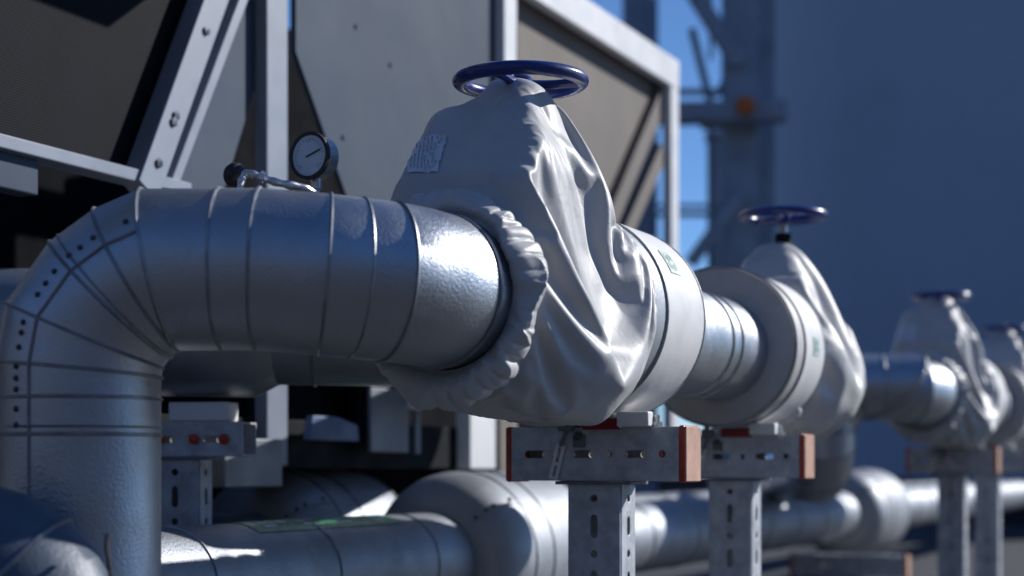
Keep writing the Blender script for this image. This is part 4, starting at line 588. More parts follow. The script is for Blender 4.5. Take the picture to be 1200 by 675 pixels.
[23,50,-51,51,-45,35,-8,-3,-3,5,-13,2,4,3,3,1,0,-1,-2,-2,-1,0,2,3,2,-1,1,-4,-8,-10,-5,7,15,0,-9,10,0,0,-2,-4,0,3,2,2,1,-4,-17,10,6,4,1,-3,-7,4,3,-6,1,-2,7,-1,2,-2,1,-2,6,0,0,-4,1,-2,-2,1,6,1,-1,0,-4,-2,5,1,-2,2,-3,-3,2,3,-2,3,0,-5,-1,3,-2,1,0,0,0,0,0,0,0,0,0,0,0,0,0,0,0,0,0,0,0,0,0,0,0,0,8,14,-52,53,-52,53],
[73,-51,52,-53,47,-36,21,-6,4,4,-1,-4,-3,-1,2,2,3,1,0,-1,-3,-2,-2,3,4,2,-1,0,-4,-8,-10,-2,8,16,-9,4,2,0,-1,-1,-7,7,2,1,1,0,-4,-17,18,3,1,-6,7,-3,-4,5,2,-4,-2,2,-1,1,-4,1,-2,3,-4,5,-1,1,-1,-1,-2,3,-2,3,-3,4,-4,1,-1,0,1,3,-6,4,3,3,-9,8,-4,-2,1,0,0,0,0,0,0,0,0,0,0,0,0,0,0,0,0,0,0,0,0,0,0,0,0,0,-14,-16,54,-47,47,-51],
[20,53,-54,53,-48,34,-6,-1,-6,2,6,2,-3,-2,-3,0,1,3,2,1,1,-3,-2,-4,1,4,3,0,-1,-4,-9,-9,0,11,12,-7,-1,6,0,-2,0,1,1,-1,2,0,0,0,1,0,1,-4,-6,6,3,0,0,-2,-2,-1,1,-1,5,0,0,-1,-4,-3,3,0,0,-1,1,-2,2,-2,3,-1,0,-2,0,-2,3,-1,3,3,-6,-24,32,-1,-4,-1,1,0,0,0,0,0,0,0,0,0,0,0,0,0,0,0,0,0,0,0,0,0,0,0,0,0,8,9,-54,59,-51,52],
[55,0,-2,3,0,-3,-1,-5,6,-1,0,3,0,-1,-1,-3,-2,-1,2,2,2,2,-1,-2,-2,0,2,2,1,-2,-6,-10,-7,1,12,4,3,2,0,-1,0,1,1,-1,0,1,1,0,0,1,0,-1,-4,-5,3,6,1,-2,-4,1,-2,3,1,-7,2,3,4,0,0,0,0,0,0,0,-7,1,-2,4,3,1,0,0,-1,0,0,-7,-1,2,4,3,-4,-3,2,1,0,0,0,0,0,0,0,0,0,0,0,0,0,0,0,0,0,0,0,0,0,0,0,0,-1,0,8,-1,-2,1],
[74,-59,58,-46,31,-16,5,5,-4,7,-2,-2,2,2,0,-1,-2,-2,-2,1,1,2,2,1,-1,-2,0,1,1,0,-1,-7,-10,-7,5,11,8,0,-1,-1,1,1,-1,0,1,0,0,2,0,-1,0,1,-1,-3,-6,-1,10,-3,1,-2,0,-3,1,6,-6,0,-1,3,-2,1,-1,0,-1,4,3,0,0,0,-4,-4,0,8,0,-2,2,-5,-2,1,-16,22,-10,5,-1,2,0,0,0,0,0,0,0,0,0,0,0,0,0,0,0,0,0,0,0,0,0,0,0,0,26,-50,49,-56,55,-55],
[54,-1,1,-4,5,-4,0,-6,8,-2,3,0,0,-1,1,1,0,-1,-2,-2,-1,1,2,2,1,-1,0,0,0,1,-1,-2,-8,-9,-7,8,13,5,-1,-1,-1,1,1,0,-1,2,0,0,0,1,0,-1,0,0,-1,-3,-10,11,-1,-1,-1,1,-2,6,-3,-2,1,-2,3,-1,0,-1,0,-3,4,-2,1,-2,0,3,6,-6,-3,2,0,5,0,1,-5,-14,19,-1,-1,-3,0,0,0,0,0,0,0,0,0,0,0,0,0,0,0,0,0,0,0,0,0,0,0,0,0,12,2,-8,-2,3],
[12,57,-21,0,5,-4,-4,8,-10,11,1,0,0,0,-1,0,0,0,0,-2,-1,-1,0,2,2,1,-1,-1,1,0,1,-1,-2,-8,-9,-9,14,10,3,-1,0,1,0,0,0,1,1,-1,1,0,-1,1,-1,0,-1,-3,-2,-1,2,-2,3,4,-1,-4,0,0,0,0,-1,1,-1,1,4,2,-1,0,0,0,1,-1,-5,-2,2,0,0,0,2,2,-5,6,-5,0,3,-2,0,0,0,0,0,0,0,0,0,0,0,0,0,0,0,0,0,0,0,0,0,0,0,0,0,6,-38,53,-58,57],
[55,4,-22,17,-6,7,-1,0,-3,-13,-4,17,-1,3,1,1,0,0,-1,0,-1,-1,-1,-1,2,2,0,0,0,0,0,1,0,-2,-6,-5,-10,13,9,-1,-1,1,1,-1,0,1,0,1,-1,0,1,-1,1,-1,0,0,1,-4,-3,3,3,-5,0,-4,5,-2,1,-2,2,-2,3,4,-3,-3,-1,1,0,1,-2,2,-1,1,1,0,-2,1,2,1,-7,-3,7,5,-5,1,0,0,0,0,0,0,0,0,0,0,0,0,0,0,0,0,0,0,0,0,0,0,0,0,11,-18,6,3,4,-3],
[53,4,-12,9,-3,-11,11,-7,11,-5,5,-14,4,2,3,1,2,1,1,-1,-1,0,-1,-1,0,2,2,0,-1,0,1,0,-1,0,-1,-4,-2,-7,10,4,-1,0,0,1,0,0,0,0,1,0,-1,1,0,-1,-1,1,0,-2,-3,4,-4,-2,-1,3,-1,2,4,0,0,0,0,-5,-1,-1,3,-2,1,-1,2,-2,2,-1,1,-1,1,-1,2,1,1,1,0,-4,-2,2,0,0,0,0,0,0,0,0,0,0,0,0,0,0,0,0,0,0,0,0,0,0,0,0,14,-7,-5,-3,8,-3],
[74,-62,52,-16,-4,7,-6,5,-4,8,-1,2,-1,-3,-1,0,1,1,1,0,1,0,0,-1,-2,0,1,2,0,1,0,0,0,0,0,-1,-2,-2,0,4,-2,1,1,0,0,0,1,0,0,-1,1,-1,0,0,0,-1,-2,-1,-1,2,-2,-1,6,0,0,1,-6,1,-2,0,-1,1,0,2,-1,1,-1,1,-2,2,-1,0,1,0,-1,0,-1,4,3,-5,0,-2,0,1,0,0,0,0,0,0,0,0,0,0,0,0,0,0,0,0,0,0,0,0,0,0,0,0,-53,70,-12,-21,39,-64],
[55,-7,9,-3,1,-1,0,0,1,-1,0,-2,2,1,-1,0,-2,0,0,2,1,0,0,0,0,-2,0,1,1,-1,0,0,1,-2,-3,5,-1,-1,-7,7,1,0,0,0,1,0,0,0,-1,1,-1,1,0,-1,0,-2,-1,-2,5,-6,1,4,-4,-2,0,0,1,1,2,-4,1,1,-1,-1,3,0,-1,-1,0,1,-1,2,-1,0,1,0,-2,3,4,-1,-8,1,3,0,0,0,0,0,0,0,0,0,0,0,0,0,0,0,0,0,0,0,0,0,0,0,0,0,-4,8,-14,8,4,3],
[32,39,-53,29,-2,-5,4,4,4,3,0,-1,-1,0,1,0,1,-1,0,1,-1,0,1,0,-1,0,-1,0,1,1,0,0,-1,-1,-1,0,2,0,-1,-5,6,1,0,0,0,-1,0,0,1,0,0,-1,0,0,0,0,0,-3,-1,-2,1,3,-4,-1,2,-1,-2,4,-1,0,5,0,0,-2,-2,0,-1,-2,0,1,2,-3,3,0,-2,0,3,0,2,-7,8,0,0,-4,0,0,0,0,0,0,0,0,0,0,0,0,0,0,0,0,0,0,0,0,0,0,0,0,2,1,-6,9,-28,40],
[50,0,6,-2,0,0,0,0,0,0,0,1,0,-1,-1,1,0,1,0,-1,1,0,-1,1,0,0,0,-1,0,1,0,-1,0,-1,-2,-1,1,1,-1,-3,7,-1,1,-1,0,1,0,0,0,-1,1,0,-3,0,0,0,1,2,-5,1,-1,0,4,0,0,0,-4,-4,-1,5,0,-6,6,2,-6,3,2,3,-1,1,0,-3,-3,0,1,3,1,-1,-5,2,-2,3,-1,1,0,0,0,0,0,0,0,0,0,0,0,0,0,0,0,0,0,0,0,0,0,0,0,0,6,-3,1,1,-11,6],
[49,0,-4,7,-4,4,-1,3,-21,13,4,3,1,1,0,-1,0,0,0,1,0,0,0,-1,1,-1,0,0,0,0,0,0,-1,-1,0,-2,1,-2,-1,5,2,0,-1,1,0,0,0,0,-1,1,-1,0,1,-3,-3,-3,-3,2,2,2,1,-2,0,1,-2,3,3,1,-2,2,-7,0,3,4,-5,-3,3,5,-8,0,3,5,0,0,0,-1,-4,2,-2,1,-3,0,2,0,0,0,0,0,0,0,0,0,0,0,0,0,0,0,0,0,0,0,0,0,0,0,0,0,6,-43,40,-4,-10,11],
[50,0,3,-5,-9,15,-2,-22,24,-12,4,2,2,2,1,1,1,0,0,-1,0,0,1,0,-1,1,0,0,-1,0,1,-1,-1,-1,0,-2,0,0,1,4,-1,1,0,0,0,0,0,0,0,-1,1,0,-1,0,-2,-2,-6,0,4,2,0,0,-1,0,-1,-2,1,6,0,1,0,-4,-3,2,6,-4,-5,-3,11,-3,-3,-1,2,0,0,0,0,3,2,-6,2,0,0,0,0,0,0,0,0,0,0,0,0,0,0,0,0,0,0,0,0,0,0,0,0,0,0,0,5,0,1,-18,16,-4],
[50,0,4,-5,4,1,-8,7,1,-1,-5,0,0,1,1,1,1,2,0,1,0,0,-1,1,0,0,0,-1,1,0,-2,0,-1,0,0,-1,-2,0,3,2,0,0,0,0,1,-1,0,0,1,0,0,0,-1,-1,-2,-1,3,2,-4,-1,0,-2,0,1,0,5,0,-5,-3,0,0,8,-4,-3,2,4,1,-1,0,-3,-3,1,0,2,-1,-1,2,1,-3,6,0,-5,1,0,0,0,0,0,0,0,0,0,0,0,0,0,0,0,0,0,0,0,0,0,0,0,0,0,5,1,-4,1,2,-5],
[50,0,5,-2,2,-1,-6,6,-12,12,1,-2,-1,-1,0,1,0,0,2,0,1,0,0,-1,1,0,-1,1,-1,-1,0,-1,0,0,0,-1,-1,1,3,1,-1,0,1,0,-1,1,0,0,-1,0,0,0,-1,-1,0,1,1,-3,1,-2,-3,2,0,4,1,-4,-5,1,3,-2,0,7,-3,-2,0,-2,7,-1,1,0,0,-4,-3,1,0,-2,5,2,-4,2,0,0,-2,1,0,0,0,0,0,0,0,0,0,0,0,0,0,0,0,0,0,0,0,0,0,0,0,0,4,1,0,1,2,-8],
[49,0,6,0,0,-1,1,-1,-7,0,5,2,1,0,0,-1,0,0,0,1,-1,1,0,0,0,-1,1,-1,0,-1,-1,0,-1,0,0,1,-1,2,2,-1,0,0,0,0,1,0,0,0,0,0,0,-3,-1,1,1,1,0,-2,-2,-2,2,1,3,-3,-2,-4,4,5,0,0,0,-5,-1,0,-2,5,-1,-3,-3,3,3,4,-6,-1,1,3,2,0,1,-2,-7,4,0,0,0,0,0,0,0,0,0,0,0,0,0,0,0,0,0,0,0,0,0,0,0,0,0,0,4,0,4,0,1,-9],
[50,0,5,0,-1,0,0,1,-7,-18,13,9,0,0,0,0,0,1,0,1,1,-1,0,1,-1,1,-1,0,-1,0,-1,-1,-1,1,1,-1,1,2,0,0,0,0,0,0,0,0,0,1,0,-1,-3,1,1,1,1,0,0,-1,-4,-1,4,-1,-3,-2,1,3,3,-5,-1,-1,-2,1,2,0,2,4,-8,2,0,1,-2,1,6,-1,0,-1,-3,4,1,-9,2,3,-2,2,0,0,0,0,0,0,0,0,0,0,0,0,0,0,0,0,0,0,0,0,0,0,0,0,3,-19,22,1,1,-8],
[50,0,5,-1,1,-1,-2,0,2,-13,-1,8,0,0,-1,-3,-4,-5,7,4,3,4,2,-1,1,0,-1,-1,-1,-1,0,-1,0,0,0,1,2,1,1,-1,0,0,0,1,-1,1,0,-1,0,1,-2,0,0,-3,-2,-16,2,7,6,5,-4,0,0,0,1,3,-5,1,-1,1,1,5,0,0,0,-5,-4,4,-1,0,-1,1,6,-1,1,-5,0,4,1,-12,12,-6,2,0,0,0,0,0,0,0,0,0,0,0,0,0,0,0,0,0,0,0,0,0,0,0,0,0,2,-6,3,8,1,-8],
[50,0,5,0,0,-1,-3,-4,7,-7,0,-1,0,-3,-3,-4,-3,0,-2,1,2,3,6,7,3,0,0,0,-1,0,-2,-1,1,-1,2,1,2,1,-1,0,0,0,0,0,0,0,0,1,0,-1,-1,-3,-3,-3,-3,14,-7,-2,2,3,0,-4,1,0,-2,4,-2,-3,3,5,1,-6,0,0,-3,1,4,5,-1,1,0,-1,-4,-3,1,4,-1,2,-7,8,-9,4,1,0,0,0,0,0,0,0,0,0,0,0,0,0,0,0,0,0,0,0,0,0,0,0,0,0,-11,9,-1,8,3,-8],
[49,0,5,-2,2,1,-1,-1,-3,1,0,-6,-4,-4,-3,-1,0,1,-5,-5,-2,0,0,4,15,10,1,0,0,-2,0,-1,-1,1,1,3,1,0,-1,1,0,0,0,-1,1,0,1,-1,0,0,1,-2,-1,1,2,-2,1,-1,-3,-1,4,1,0,0,-3,-5,7,-1,2,-5,-3,2,-1,0,1,6,0,-4,-3,1,0,1,-1,1,-4,3,3,0,-17,19,1,0,0,-5,0,0,0,0,0,0,0,0,0,0,0,0,0,0,0,0,0,0,0,0,0,0,0,0,4,-1,-10,8,6,-7],
[50,0,3,-8,0,9,0,-2,-5,4,-1,-9,-5,-1,-1,0,2,1,-1,1,-1,-3,-2,3,-1,12,5,0,1,0,-2,-1,0,1,2,4,0,-3,-1,3,0,0,-1,1,0,0,0,1,0,-1,0,1,0,-1,-1,0,1,-2,0,-3,-1,2,0,-2,5,-1,2,-2,2,0,0,0,0,0,0,-8,0,5,-2,2,-2,1,-2,0,0,5,-9,-12,14,8,0,-7,2,1,0,0,0,0,0,0,0,0,0,0,0,0,0,0,0,0,0,0,0,0,0,0,0,0,4,0,-11,2,9,-4],
[65,-6,-49,32,12,-3,-6,-3,1,8,-16,4,-4,0,2,4,5,4,4,0,0,0,-3,-10,2,2,4,1,0,0,-1,-1,0,1,5,0,-2,-2,2,1,0,0,1,0,0,-1,0,0,1,0,1,-1,0,0,-1,2,-1,0,-2,-2,-1,-1,1,0,5,-1,0,-5,-3,3,0,-1,-1,4,4,-1,-3,0,-1,1,-2,1,0,0,5,-5,-2,-15,22,-1,-4,-2,0,3,0,0,0,0,0,0,0,0,0,0,0,0,0,0,0,0,0,0,0,0,0,0,0,0,-2,5,-8,-3,8,12],
[67,-8,-6,-9,-7,-9,4,7,9,6,-8,-12,8,4,1,6,2,-1,-2,0,2,0,1,-6,-3,0,1,2,1,-1,-2,-1,1,5,2,-1,-4,1,3,1,0,-1,0,0,-1,-1,-3,-5,-1,13,-1,1,-1,1,-1,-2,2,-1,-1,-3,-1,1,-1,4,-3,-5,3,7,-4,-4,-1,1,1,7,-11,11,-4,-1,0,-1,2,0,-2,5,-4,-4,4,5,0,-12,4,8,-4,0,0,0,0,0,0,0,0,0,0,0,0,0,0,0,0,0,0,0,0,0,0,0,0,0,-1,5,1,-13,9,14],
[27,29,0,-26,-5,4,14,8,4,-1,0,-1,0,0,1,-3,-2,0,2,3,0,0,-4,0,-3,-1,0,2,2,-2,-2,1,3,3,1,-4,-1,4,2,-1,-1,0,-1,-1,-1,-4,-4,3,10,-2,1,0,1,-1,0,0,1,-1,-2,-3,1,-1,1,2,1,-3,-6,5,6,-1,0,0,0,-6,2,1,-4,2,2,-1,-1,0,0,1,3,-2,0,3,0,-2,-5,6,-2,-2,0,0,0,0,0,0,0,0,0,0,0,0,0,0,0,0,0,0,0,0,0,0,0,0,0,4,2,-10,5,6],
[62,-35,31,-3,-2,2,-1,0,0,1,0,0,0,-1,0,-3,0,2,2,-3,-2,0,-3,1,0,-2,0,2,1,-1,-2,1,5,3,-4,-3,4,2,0,-1,-1,0,-1,-2,-5,-2,3,8,1,-1,0,0,1,0,1,-1,0,-1,-1,-1,-1,0,-2,1,3,2,-2,-4,0,1,-3,7,0,0,0,-5,2,0,1,-4,3,0,-1,-1,1,3,1,2,-1,-1,2,-5,-1,1,0,0,0,0,0,0,0,0,0,0,0,0,0,0,0,0,0,0,0,0,0,0,0,0,3,2,-4,6,-52,55],
[67,5,-16,1,-8,-6,-1,3,4,4,2,0,0,0,-1,-1,1,0,-8,-12,5,8,0,2,-1,-1,-2,1,3,-4,0,5,4,-2,-5,2,4,1,0,-2,-1,-2,-2,-4,-2,3,7,3,0,-2,0,-1,-6,-6,-13,28,1,-1,-4,3,0,1,0,0,-3,-1,3,2,0,-1,0,-2,-7,8,-7,2,3,0,0,-4,1,2,1,-3,-2,2,2,4,0,-1,-4,-1,2,0,0,0,0,0,0,0,0,0,0,0,0,0,0,0,0,0,0,0,0,0,0,0,0,0,4,0,-6,10,10,-19],
[46,12,-5,-6,-36,2,5,4,10,9,8,5,1,0,0,0,-1,-6,-10,2,4,2,1,3,-1,-4,-2,2,4,-6,4,7,0,-6,-1,5,2,-1,1,-3,-2,-2,-4,-3,3,7,4,-2,2,-3,-2,-15,-13,0,19,12,1,1,0,0,-9,3,2,3,1,1,0,-2,-1,3,-6,-8,11,-7,4,-2,2,0,5,0,1,-1,0,0,-1,-4,1,5,-1,0,-7,1,2,0,0,0,0,0,0,0,0,0,0,0,0,0,0,0,0,0,0,0,0,0,0,0,0,0,-13,-14,30,6,-3,-18],
[25,16,11,-4,-17,-16,0,5,0,-3,19,13,5,1,-1,0,-7,-7,3,11,-8,2,0,2,-2,-6,1,2,2,-4,7,4,-5,-3,4,4,-1,1,-2,-2,-4,-4,-3,3,7,5,-3,1,0,-4,-11,-5,8,14,-1,-30,-6,14,19,-11,-6,17,-4,-3,10,-9,2,2,3,-11,-18,26,-1,-9,12,1,1,-6,3,3,-9,5,1,0,2,3,-1,1,-12,0,7,1,0,-1,0,0,0,0,0,0,0,0,0,0,0,0,0,0,0,0,0,0,0,0,0,0,0,0,6,1,-11,-22,-2,-5],
[16,4,22,9,2,-20,-12,2,1,3,-7,21,9,4,1,-1,-13,4,7,2,-4,-3,3,2,-1,-2,4,0,-12,5,9,-5,-5,2,7,-1,-1,2,-3,-5,-4,-3,2,7,6,-4,-2,6,-6,-5,-9,8,12,-3,-6,-10,18,-2,-39,20,16,1,7,-33,-25,14,4,-20,8,6,38,-33,33,8,-9,-14,18,-3,-6,17,-9,-8,7,0,-1,0,-2,-11,0,19,0,-5,1,0,0,0,0,0,0,0,0,0,0,0,0,0,0,0,0,0,0,0,0,0,0,0,0,0,4,2,-1,-40,5,-3],
[23,-9,0,32,10,-4,-18,-5,3,2,1,4,9,0,7,-3,-1,2,0,1,-2,-6,6,1,0,1,-1,-4,-15,19,-1,-6,-1,8,0,-2,2,0,-6,-6,-3,2,7,7,-4,-5,8,-2,-6,-4,2,7,4,0,-1,-1,-17,7,8,-3,0,27,-10,5,-21,-2,5,6,-6,4,-6,1,-3,15,0,-7,-9,1,2,-5,12,-7,-1,1,-1,-1,-1,-5,13,-15,15,-5,-1,2,0,0,0,0,0,0,0,0,0,0,0,0,0,0,0,0,0,0,0,0,0,0,0,0,-3,10,-3,3,-15,-9],
[50,-14,-20,-16,58,-2,0,-19,0,1,1,-1,7,-9,-10,27,0,1,0,0,-1,0,1,-1,1,0,0,-18,12,5,-7,-2,7,2,-4,2,3,-5,-7,-5,1,7,8,-3,-5,4,4,-5,-7,-3,8,6,1,0,1,-1,0,-18,16,-2,-12,21,6,19,-9,-14,5,-3,0,-8,5,-11,-5,0,14,-1,-12,11,-10,-9,14,1,-2,0,-1,1,1,3,1,0,-6,1,1,0,0,0,0,0,0,0,0,0,0,0,0,0,0,0,0,0,0,0,0,0,0,0,0,0,9,1,-6,15,1,-9],
[74,-6,-10,-11,4,10,-1,-12,-4,1,0,-7,9,-4,5,-19,25,-2,2,-7,8,0,-1,1,-2,-3,-15,8,11,-6,-5,5,6,-6,1,4,-1,-9,-10,2,9,9,-1,-8,2,7,-2,-9,-6,6,9,3,-2,2,0,0,0,-17,9,12,-9,-6,5,1,37,-36,-14,13,-5,-2,15,-5,-21,26,-10,6,-1,4,-14,8,2,5,-3,0,-1,-2,0,4,-12,0,3,5,-1,-1,0,0,0,0,0,0,0,0,0,0,0,0,0,0,0,0,0,0,0,0,0,0,0,0,-18,-11,34,19,5,0],
[76,1,-2,-4,-20,12,-2,-4,-7,-1,1,-1,-1,1,8,-1,-3,-3,5,-2,1,0,0,-2,-2,-1,-4,8,-2,-7,2,8,-7,-2,7,1,-7,-16,1,13,9,-1,-9,1,7,3,-10,-6,6,6,4,1,-2,-2,2,5,-2,1,-9,-6,23,-59,0,57,2,-22,13,-7,19,3,-28,10,-7,-2,12,-1,-10,-3,14,-13,-6,13,-2,0,4,1,1,-1,-12,3,5,1,1,-1,0,0,0,0,0,0,0,0,0,0,0,0,0,0,0,0,0,0,0,0,0,0,0,0,16,-21,-27,51,2,3],
[33,-6,-10,-2,23,24,-1,-3,-2,2,-3,5,-12,7,-8,8,-5,3,-1,2,0,0,0,-2,2,-12,9,3,-9,-1,10,-8,-4,10,2,-3,-20,-3,19,6,0,-10,-1,8,4,-3,-7,5,5,0,-2,-2,1,1,2,3,3,31,4,-26,16,8,-31,-68,67,9,-29,16,30,9,7,-39,-8,1,0,-1,-4,-2,12,-5,-8,-4,6,-4,-1,2,0,-3,9,-1,-5,2,-2,2,0,0,0,0,0,0,0,0,0,0,0,0,0,0,0,0,0,0,0,0,0,0,0,0,-15,39,6,-38,-4,-2],
[12,2,9,3,-14,46,3,-2,5,1,-5,-6,-15,10,6,-3,-5,8,-6,5,0,-7,6,1,-4,-4,8,-6,-5,9,-8,-3,10,2,0,-15,-15,28,2,1,-10,-5,9,6,-1,0,1,-1,-5,-3,3,3,2,1,0,2,0,-11,14,18,-20,-1,17,-28,-12,58,-8,16,-43,-3,15,9,-17,0,-18,7,3,-1,4,-6,-1,-3,3,1,0,-2,-1,4,4,1,-3,-3,2,-1,0,0,0,0,0,0,0,0,0,0,0,0,0,0,0,0,0,0,0,0,0,0,0,0,17,-4,-6,-51,2,3],
[38,4,4,20,19,-24,-8,8,7,-2,-6,-15,2,4,4,-7,5,-6,5,2,-8,5,2,2,-17,15,-2,-9,7,-8,0,11,-2,4,-5,-26,32,-2,2,-6,-13,13,5,-1,0,0,-2,-3,0,3,3,0,-1,-5,2,5,1,-2,-11,5,-12,6,30,16,-108,79,10,-18,-3,-6,-5,-2,17,-18,12,-2,7,2,-14,5,5,-8,13,-1,1,-1,0,1,1,0,-7,5,-2,-2,0,0,0,0,0,0,0,0,0,0,0,0,0,0,0,0,0,0,0,0,0,0,0,0,-9,14,1,5,-22,-2],
[58,6,10,13,-1,-55,20,23,-3,-6,-2,-4,-2,-1,-5,-4,6,-4,5,-9,2,7,-2,-16,13,3,-8,-2,-4,5,11,-7,5,1,-15,10,6,1,-1,-25,20,3,-5,5,-3,-8,-5,-10,21,7,-3,2,-6,-5,6,-17,9,16,-11,9,0,-64,-33,37,69,-49,40,-9,-7,12,1,-20,19,-2,-1,-2,10,2,-1,-8,9,-3,-3,-3,-1,3,1,4,-1,0,-2,-3,5,-4,0,0,0,0,0,0,0,0,0,0,0,0,0,0,0,0,0,0,0,0,0,0,0,0,0,-16,23,3,-5,-2],
[65,4,3,0,0,9,-6,-1,-3,-6,-4,-1,-3,-2,-11,11,-10,9,-9,2,4,3,-10,-1,10,-8,-10,1,9,9,-8,4,-2,-5,-15,27,-1,-15,-19,29,2,-9,11,-4,-5,-19,-7,23,-8,17,-3,5,3,-7,-5,7,-7,0,5,-1,1,11,2,-5,-14,3,-2,7,2,-1,3,-13,3,6,2,-4,-1,-3,12,-9,-1,3,-6,6,1,-3,1,6,1,-9,7,-1,-1,2,-2,1,-2,-8,8,1,0,2,-3,1,0,-1,1,1,-7,4,5,0,3,-18,-3,-1,5,29,9,-1,-46,-1,21,9],
[78,4,-14,-12,9,-9,20,-4,-5,-4,-2,-3,-1,-4,0,-1,-2,-7,4,0,6,-2,-15,18,-5,-13,2,12,5,-5,-5,-1,8,-28,30,-7,-26,11,19,0,-17,19,-21,13,-17,3,22,-8,5,0,-3,0,-22,26,-2,7,0,2,-8,-9,2,14,-2,-4,-6,26,-19,-6,6,-2,-8,21,-10,-16,14,3,1,-3,3,-1,-9,-2,4,2,-5,5,1,-1,4,-11,13,-4,-3,7,0,0,-8,7,1,-1,1,-1,1,-6,6,0,0,-5,5,0,0,1,-3,2,1,-4,-4,-30,31,-47,7,30,23,9],
[69,-17,13,2,-44,46,-14,7,-1,-2,0,-8,5,-15,1,8,-2,6,1,-3,2,-13,1,10,-13,1,14,-2,1,-16,10,6,-29,30,-15,-10,26,-4,2,-14,8,-1,-8,3,0,12,-7,1,5,-33,28,6,-24,-14,14,24,-8,10,2,-2,0,3,1,-13,24,-14,-22,8,7,0,5,-8,5,-1,-3,3,-1,-9,4,20,-6,-3,-1,0,0,-1,-2,-15,14,0,-15,19,-15,-6,17,-20,24,1,-2,-8,5,-14,18,-14,12,-19,-2,23,1,-4,-16,14,-15,22,0,3,2,-13,-5,9,19,-3,1,-1],
[40,18,0,-6,4,-1,-4,7,-3,-6,-1,0,2,6,1,-13,12,0,0,-1,-2,-16,19,-25,18,1,4,2,-14,13,-1,-16,15,-6,0,7,-5,5,-1,-3,2,-12,10,-6,3,1,7,-1,-10,0,-10,-5,33,-7,-7,-3,12,-22,3,10,-3,7,8,6,-17,3,-5,2,-2,-4,-1,20,-9,-8,2,-1,0,2,11,-4,8,1,-8,-1,-2,-5,-1,6,-2,3,0,-16,16,-2,-20,23,0,0,-14,14,-14,14,-15,14,-16,17,-1,0,3,0,-5,0,3,-3,-6,11,-12,15,-14,1,6,7,-14,12],
[49,6,0,-5,4,-14,13,-7,2,7,1,-4,-3,5,0,1,-4,3,1,0,-17,15,-8,5,-9,12,-2,3,0,-7,-7,14,2,-3,-2,-3,-3,2,-9,17,0,1,-5,-15,9,6,3,0,-1,-5,-3,8,2,1,-3,0,-6,-13,12,-20,15,16,3,-7,0,-14,11,-13,13,0,-22,37,1,-13,0,1,1,-2,-5,14,-13,3,-7,-2,8,2,-7,1,-5,6,-4,11,0,0,0,0,-7,7,-2,-6,3,-6,12,0,0,-1,-2,-8,-6,9,1,-18,22,2,-1,-8,10,0,-28,29,-11,3,3,-16],
[53,-9,9,-5,7,-5,4,1,-5,1,4,-1,-12,2,11,-6,5,0,-7,7,1,0,0,0,0,0,-6,-8,4,9,1,-1,-6,-8,6,8,2,-1,0,-6,5,-7,9,-3,1,-1,-6,7,-8,8,-3,-16,16,5,1,-18,1,12,-5,4,1,-2,-5,13,0,-23,9,1,-17,3,14,0,-2,10,-14,6,1,0,-13,3,12,-8,6,0,-1,0,7,2,-11,11,0,-10,1,9,1,-2,-8,-5,13,-4,5,0,-12,11,-4,6,-1,-13,11,-14,16,1,-8,-9,10,2,0,5,0,-1,-9,0,9,1],
[51,-1,-9,5,-1,4,1,-3,2,0,-4,6,2,-2,-5,7,-2,-5,2,-3,6,1,0,1,-1,-1,0,1,1,-2,2,-6,2,3,2,-1,0,-3,2,1,-3,3,0,-3,2,-3,-1,-5,3,8,-5,0,-1,6,-2,-6,3,-4,2,8,-3,-2,5,-1,0,-4,0,4,-6,-2,-1,7,4,-3,-3,0,2,1,-2,-6,-1,11,-4,2,-2,1,0,-4,1,-2,5,0,-2,-4,4,-2,1,-2,-4,4,0,5,-1,-6,2,-2,5,2,-7,5,-1,2,-2,4,-1,-3,-1,-6,7,2,1,-1,-1,1],
[807,-1,-4,-5,-7,-9,-11,-14,-15,-17,-19,-21,-22,-24,-26,-27,-29,-31,-31,-33,-34,-36,-36,-37,-38,-39,-39,-40,-40,-40,-41,-41,-41,-41,-40,-41,-40,-39,-39,-38,-38,-36,-36,-34,-33,-32,-31,-29,-28,-26,-25,-23,-21,-19,-17,-16,-13,-12,-9,-7,-6,-3,-1,1,3,6,7,9,12,13,16,17,19,21,23,25,26,28,29,31,32,33,34,36,36,38,38,39,39,40,41,40,41,41,41,41,40,40,40,39,39,38,37,36,36,34,33,31,31,29,27,26,24,22,21,19,17,15,14,11,9,7,5,4],
[73,1,2,0,0,-2,0,2,-1,-4,-6,-4,-2,1,1,-2,-5,-4,-4,-1,-3,-3,-5,-5,-3,-3,-4,-4,-4,-4,-3,-4,-4,-4,-4,-4,-5,-4,-2,-2,-3,-6,-6,-6,-4,-3,-3,-5,-4,-2,-1,-2,-2,-3,-1,1,-1,-3,-5,-4,0,2,2,-2,-2,-1,4,6,3,1,-2,0,2,3,3,3,3,5,5,3,3,2,4,5,5,3,3,3,5,5,4,5,3,4,4,3,4,4,4,5,4,4,4,5,2,1,0,2,3,6,4,1,1,2,4,6,4,0,-2,-1,1,2,0,-2],
[34,0,2,1,-2,0,2,2,0,-3,-5,-5,1,2,2,-2,-2,-3,-1,-1,-1,-3,-3,-1,-2,-1,-2,-2,-1,-2,-2,-2,-2,-2,-2,-3,-2,-2,-1,0,0,-3,-5,-4,-2,-2,-2,-3,-2,-1,1,0,-2,-2,0,2,0,-3,-5,-3,1,3,0,-1,-3,-1,3,5,4,0,-2,-1,1,1,2,0,4,3,4,2,-1,1,2,2,4,1,1,1,3,3,3,1,2,2,2,1,2,2,2,3,2,2,3,2,1,0,-1,-1,2,3,4,0,-1,1,3,5,2,0,-3,-1,2,1,-1,-2],
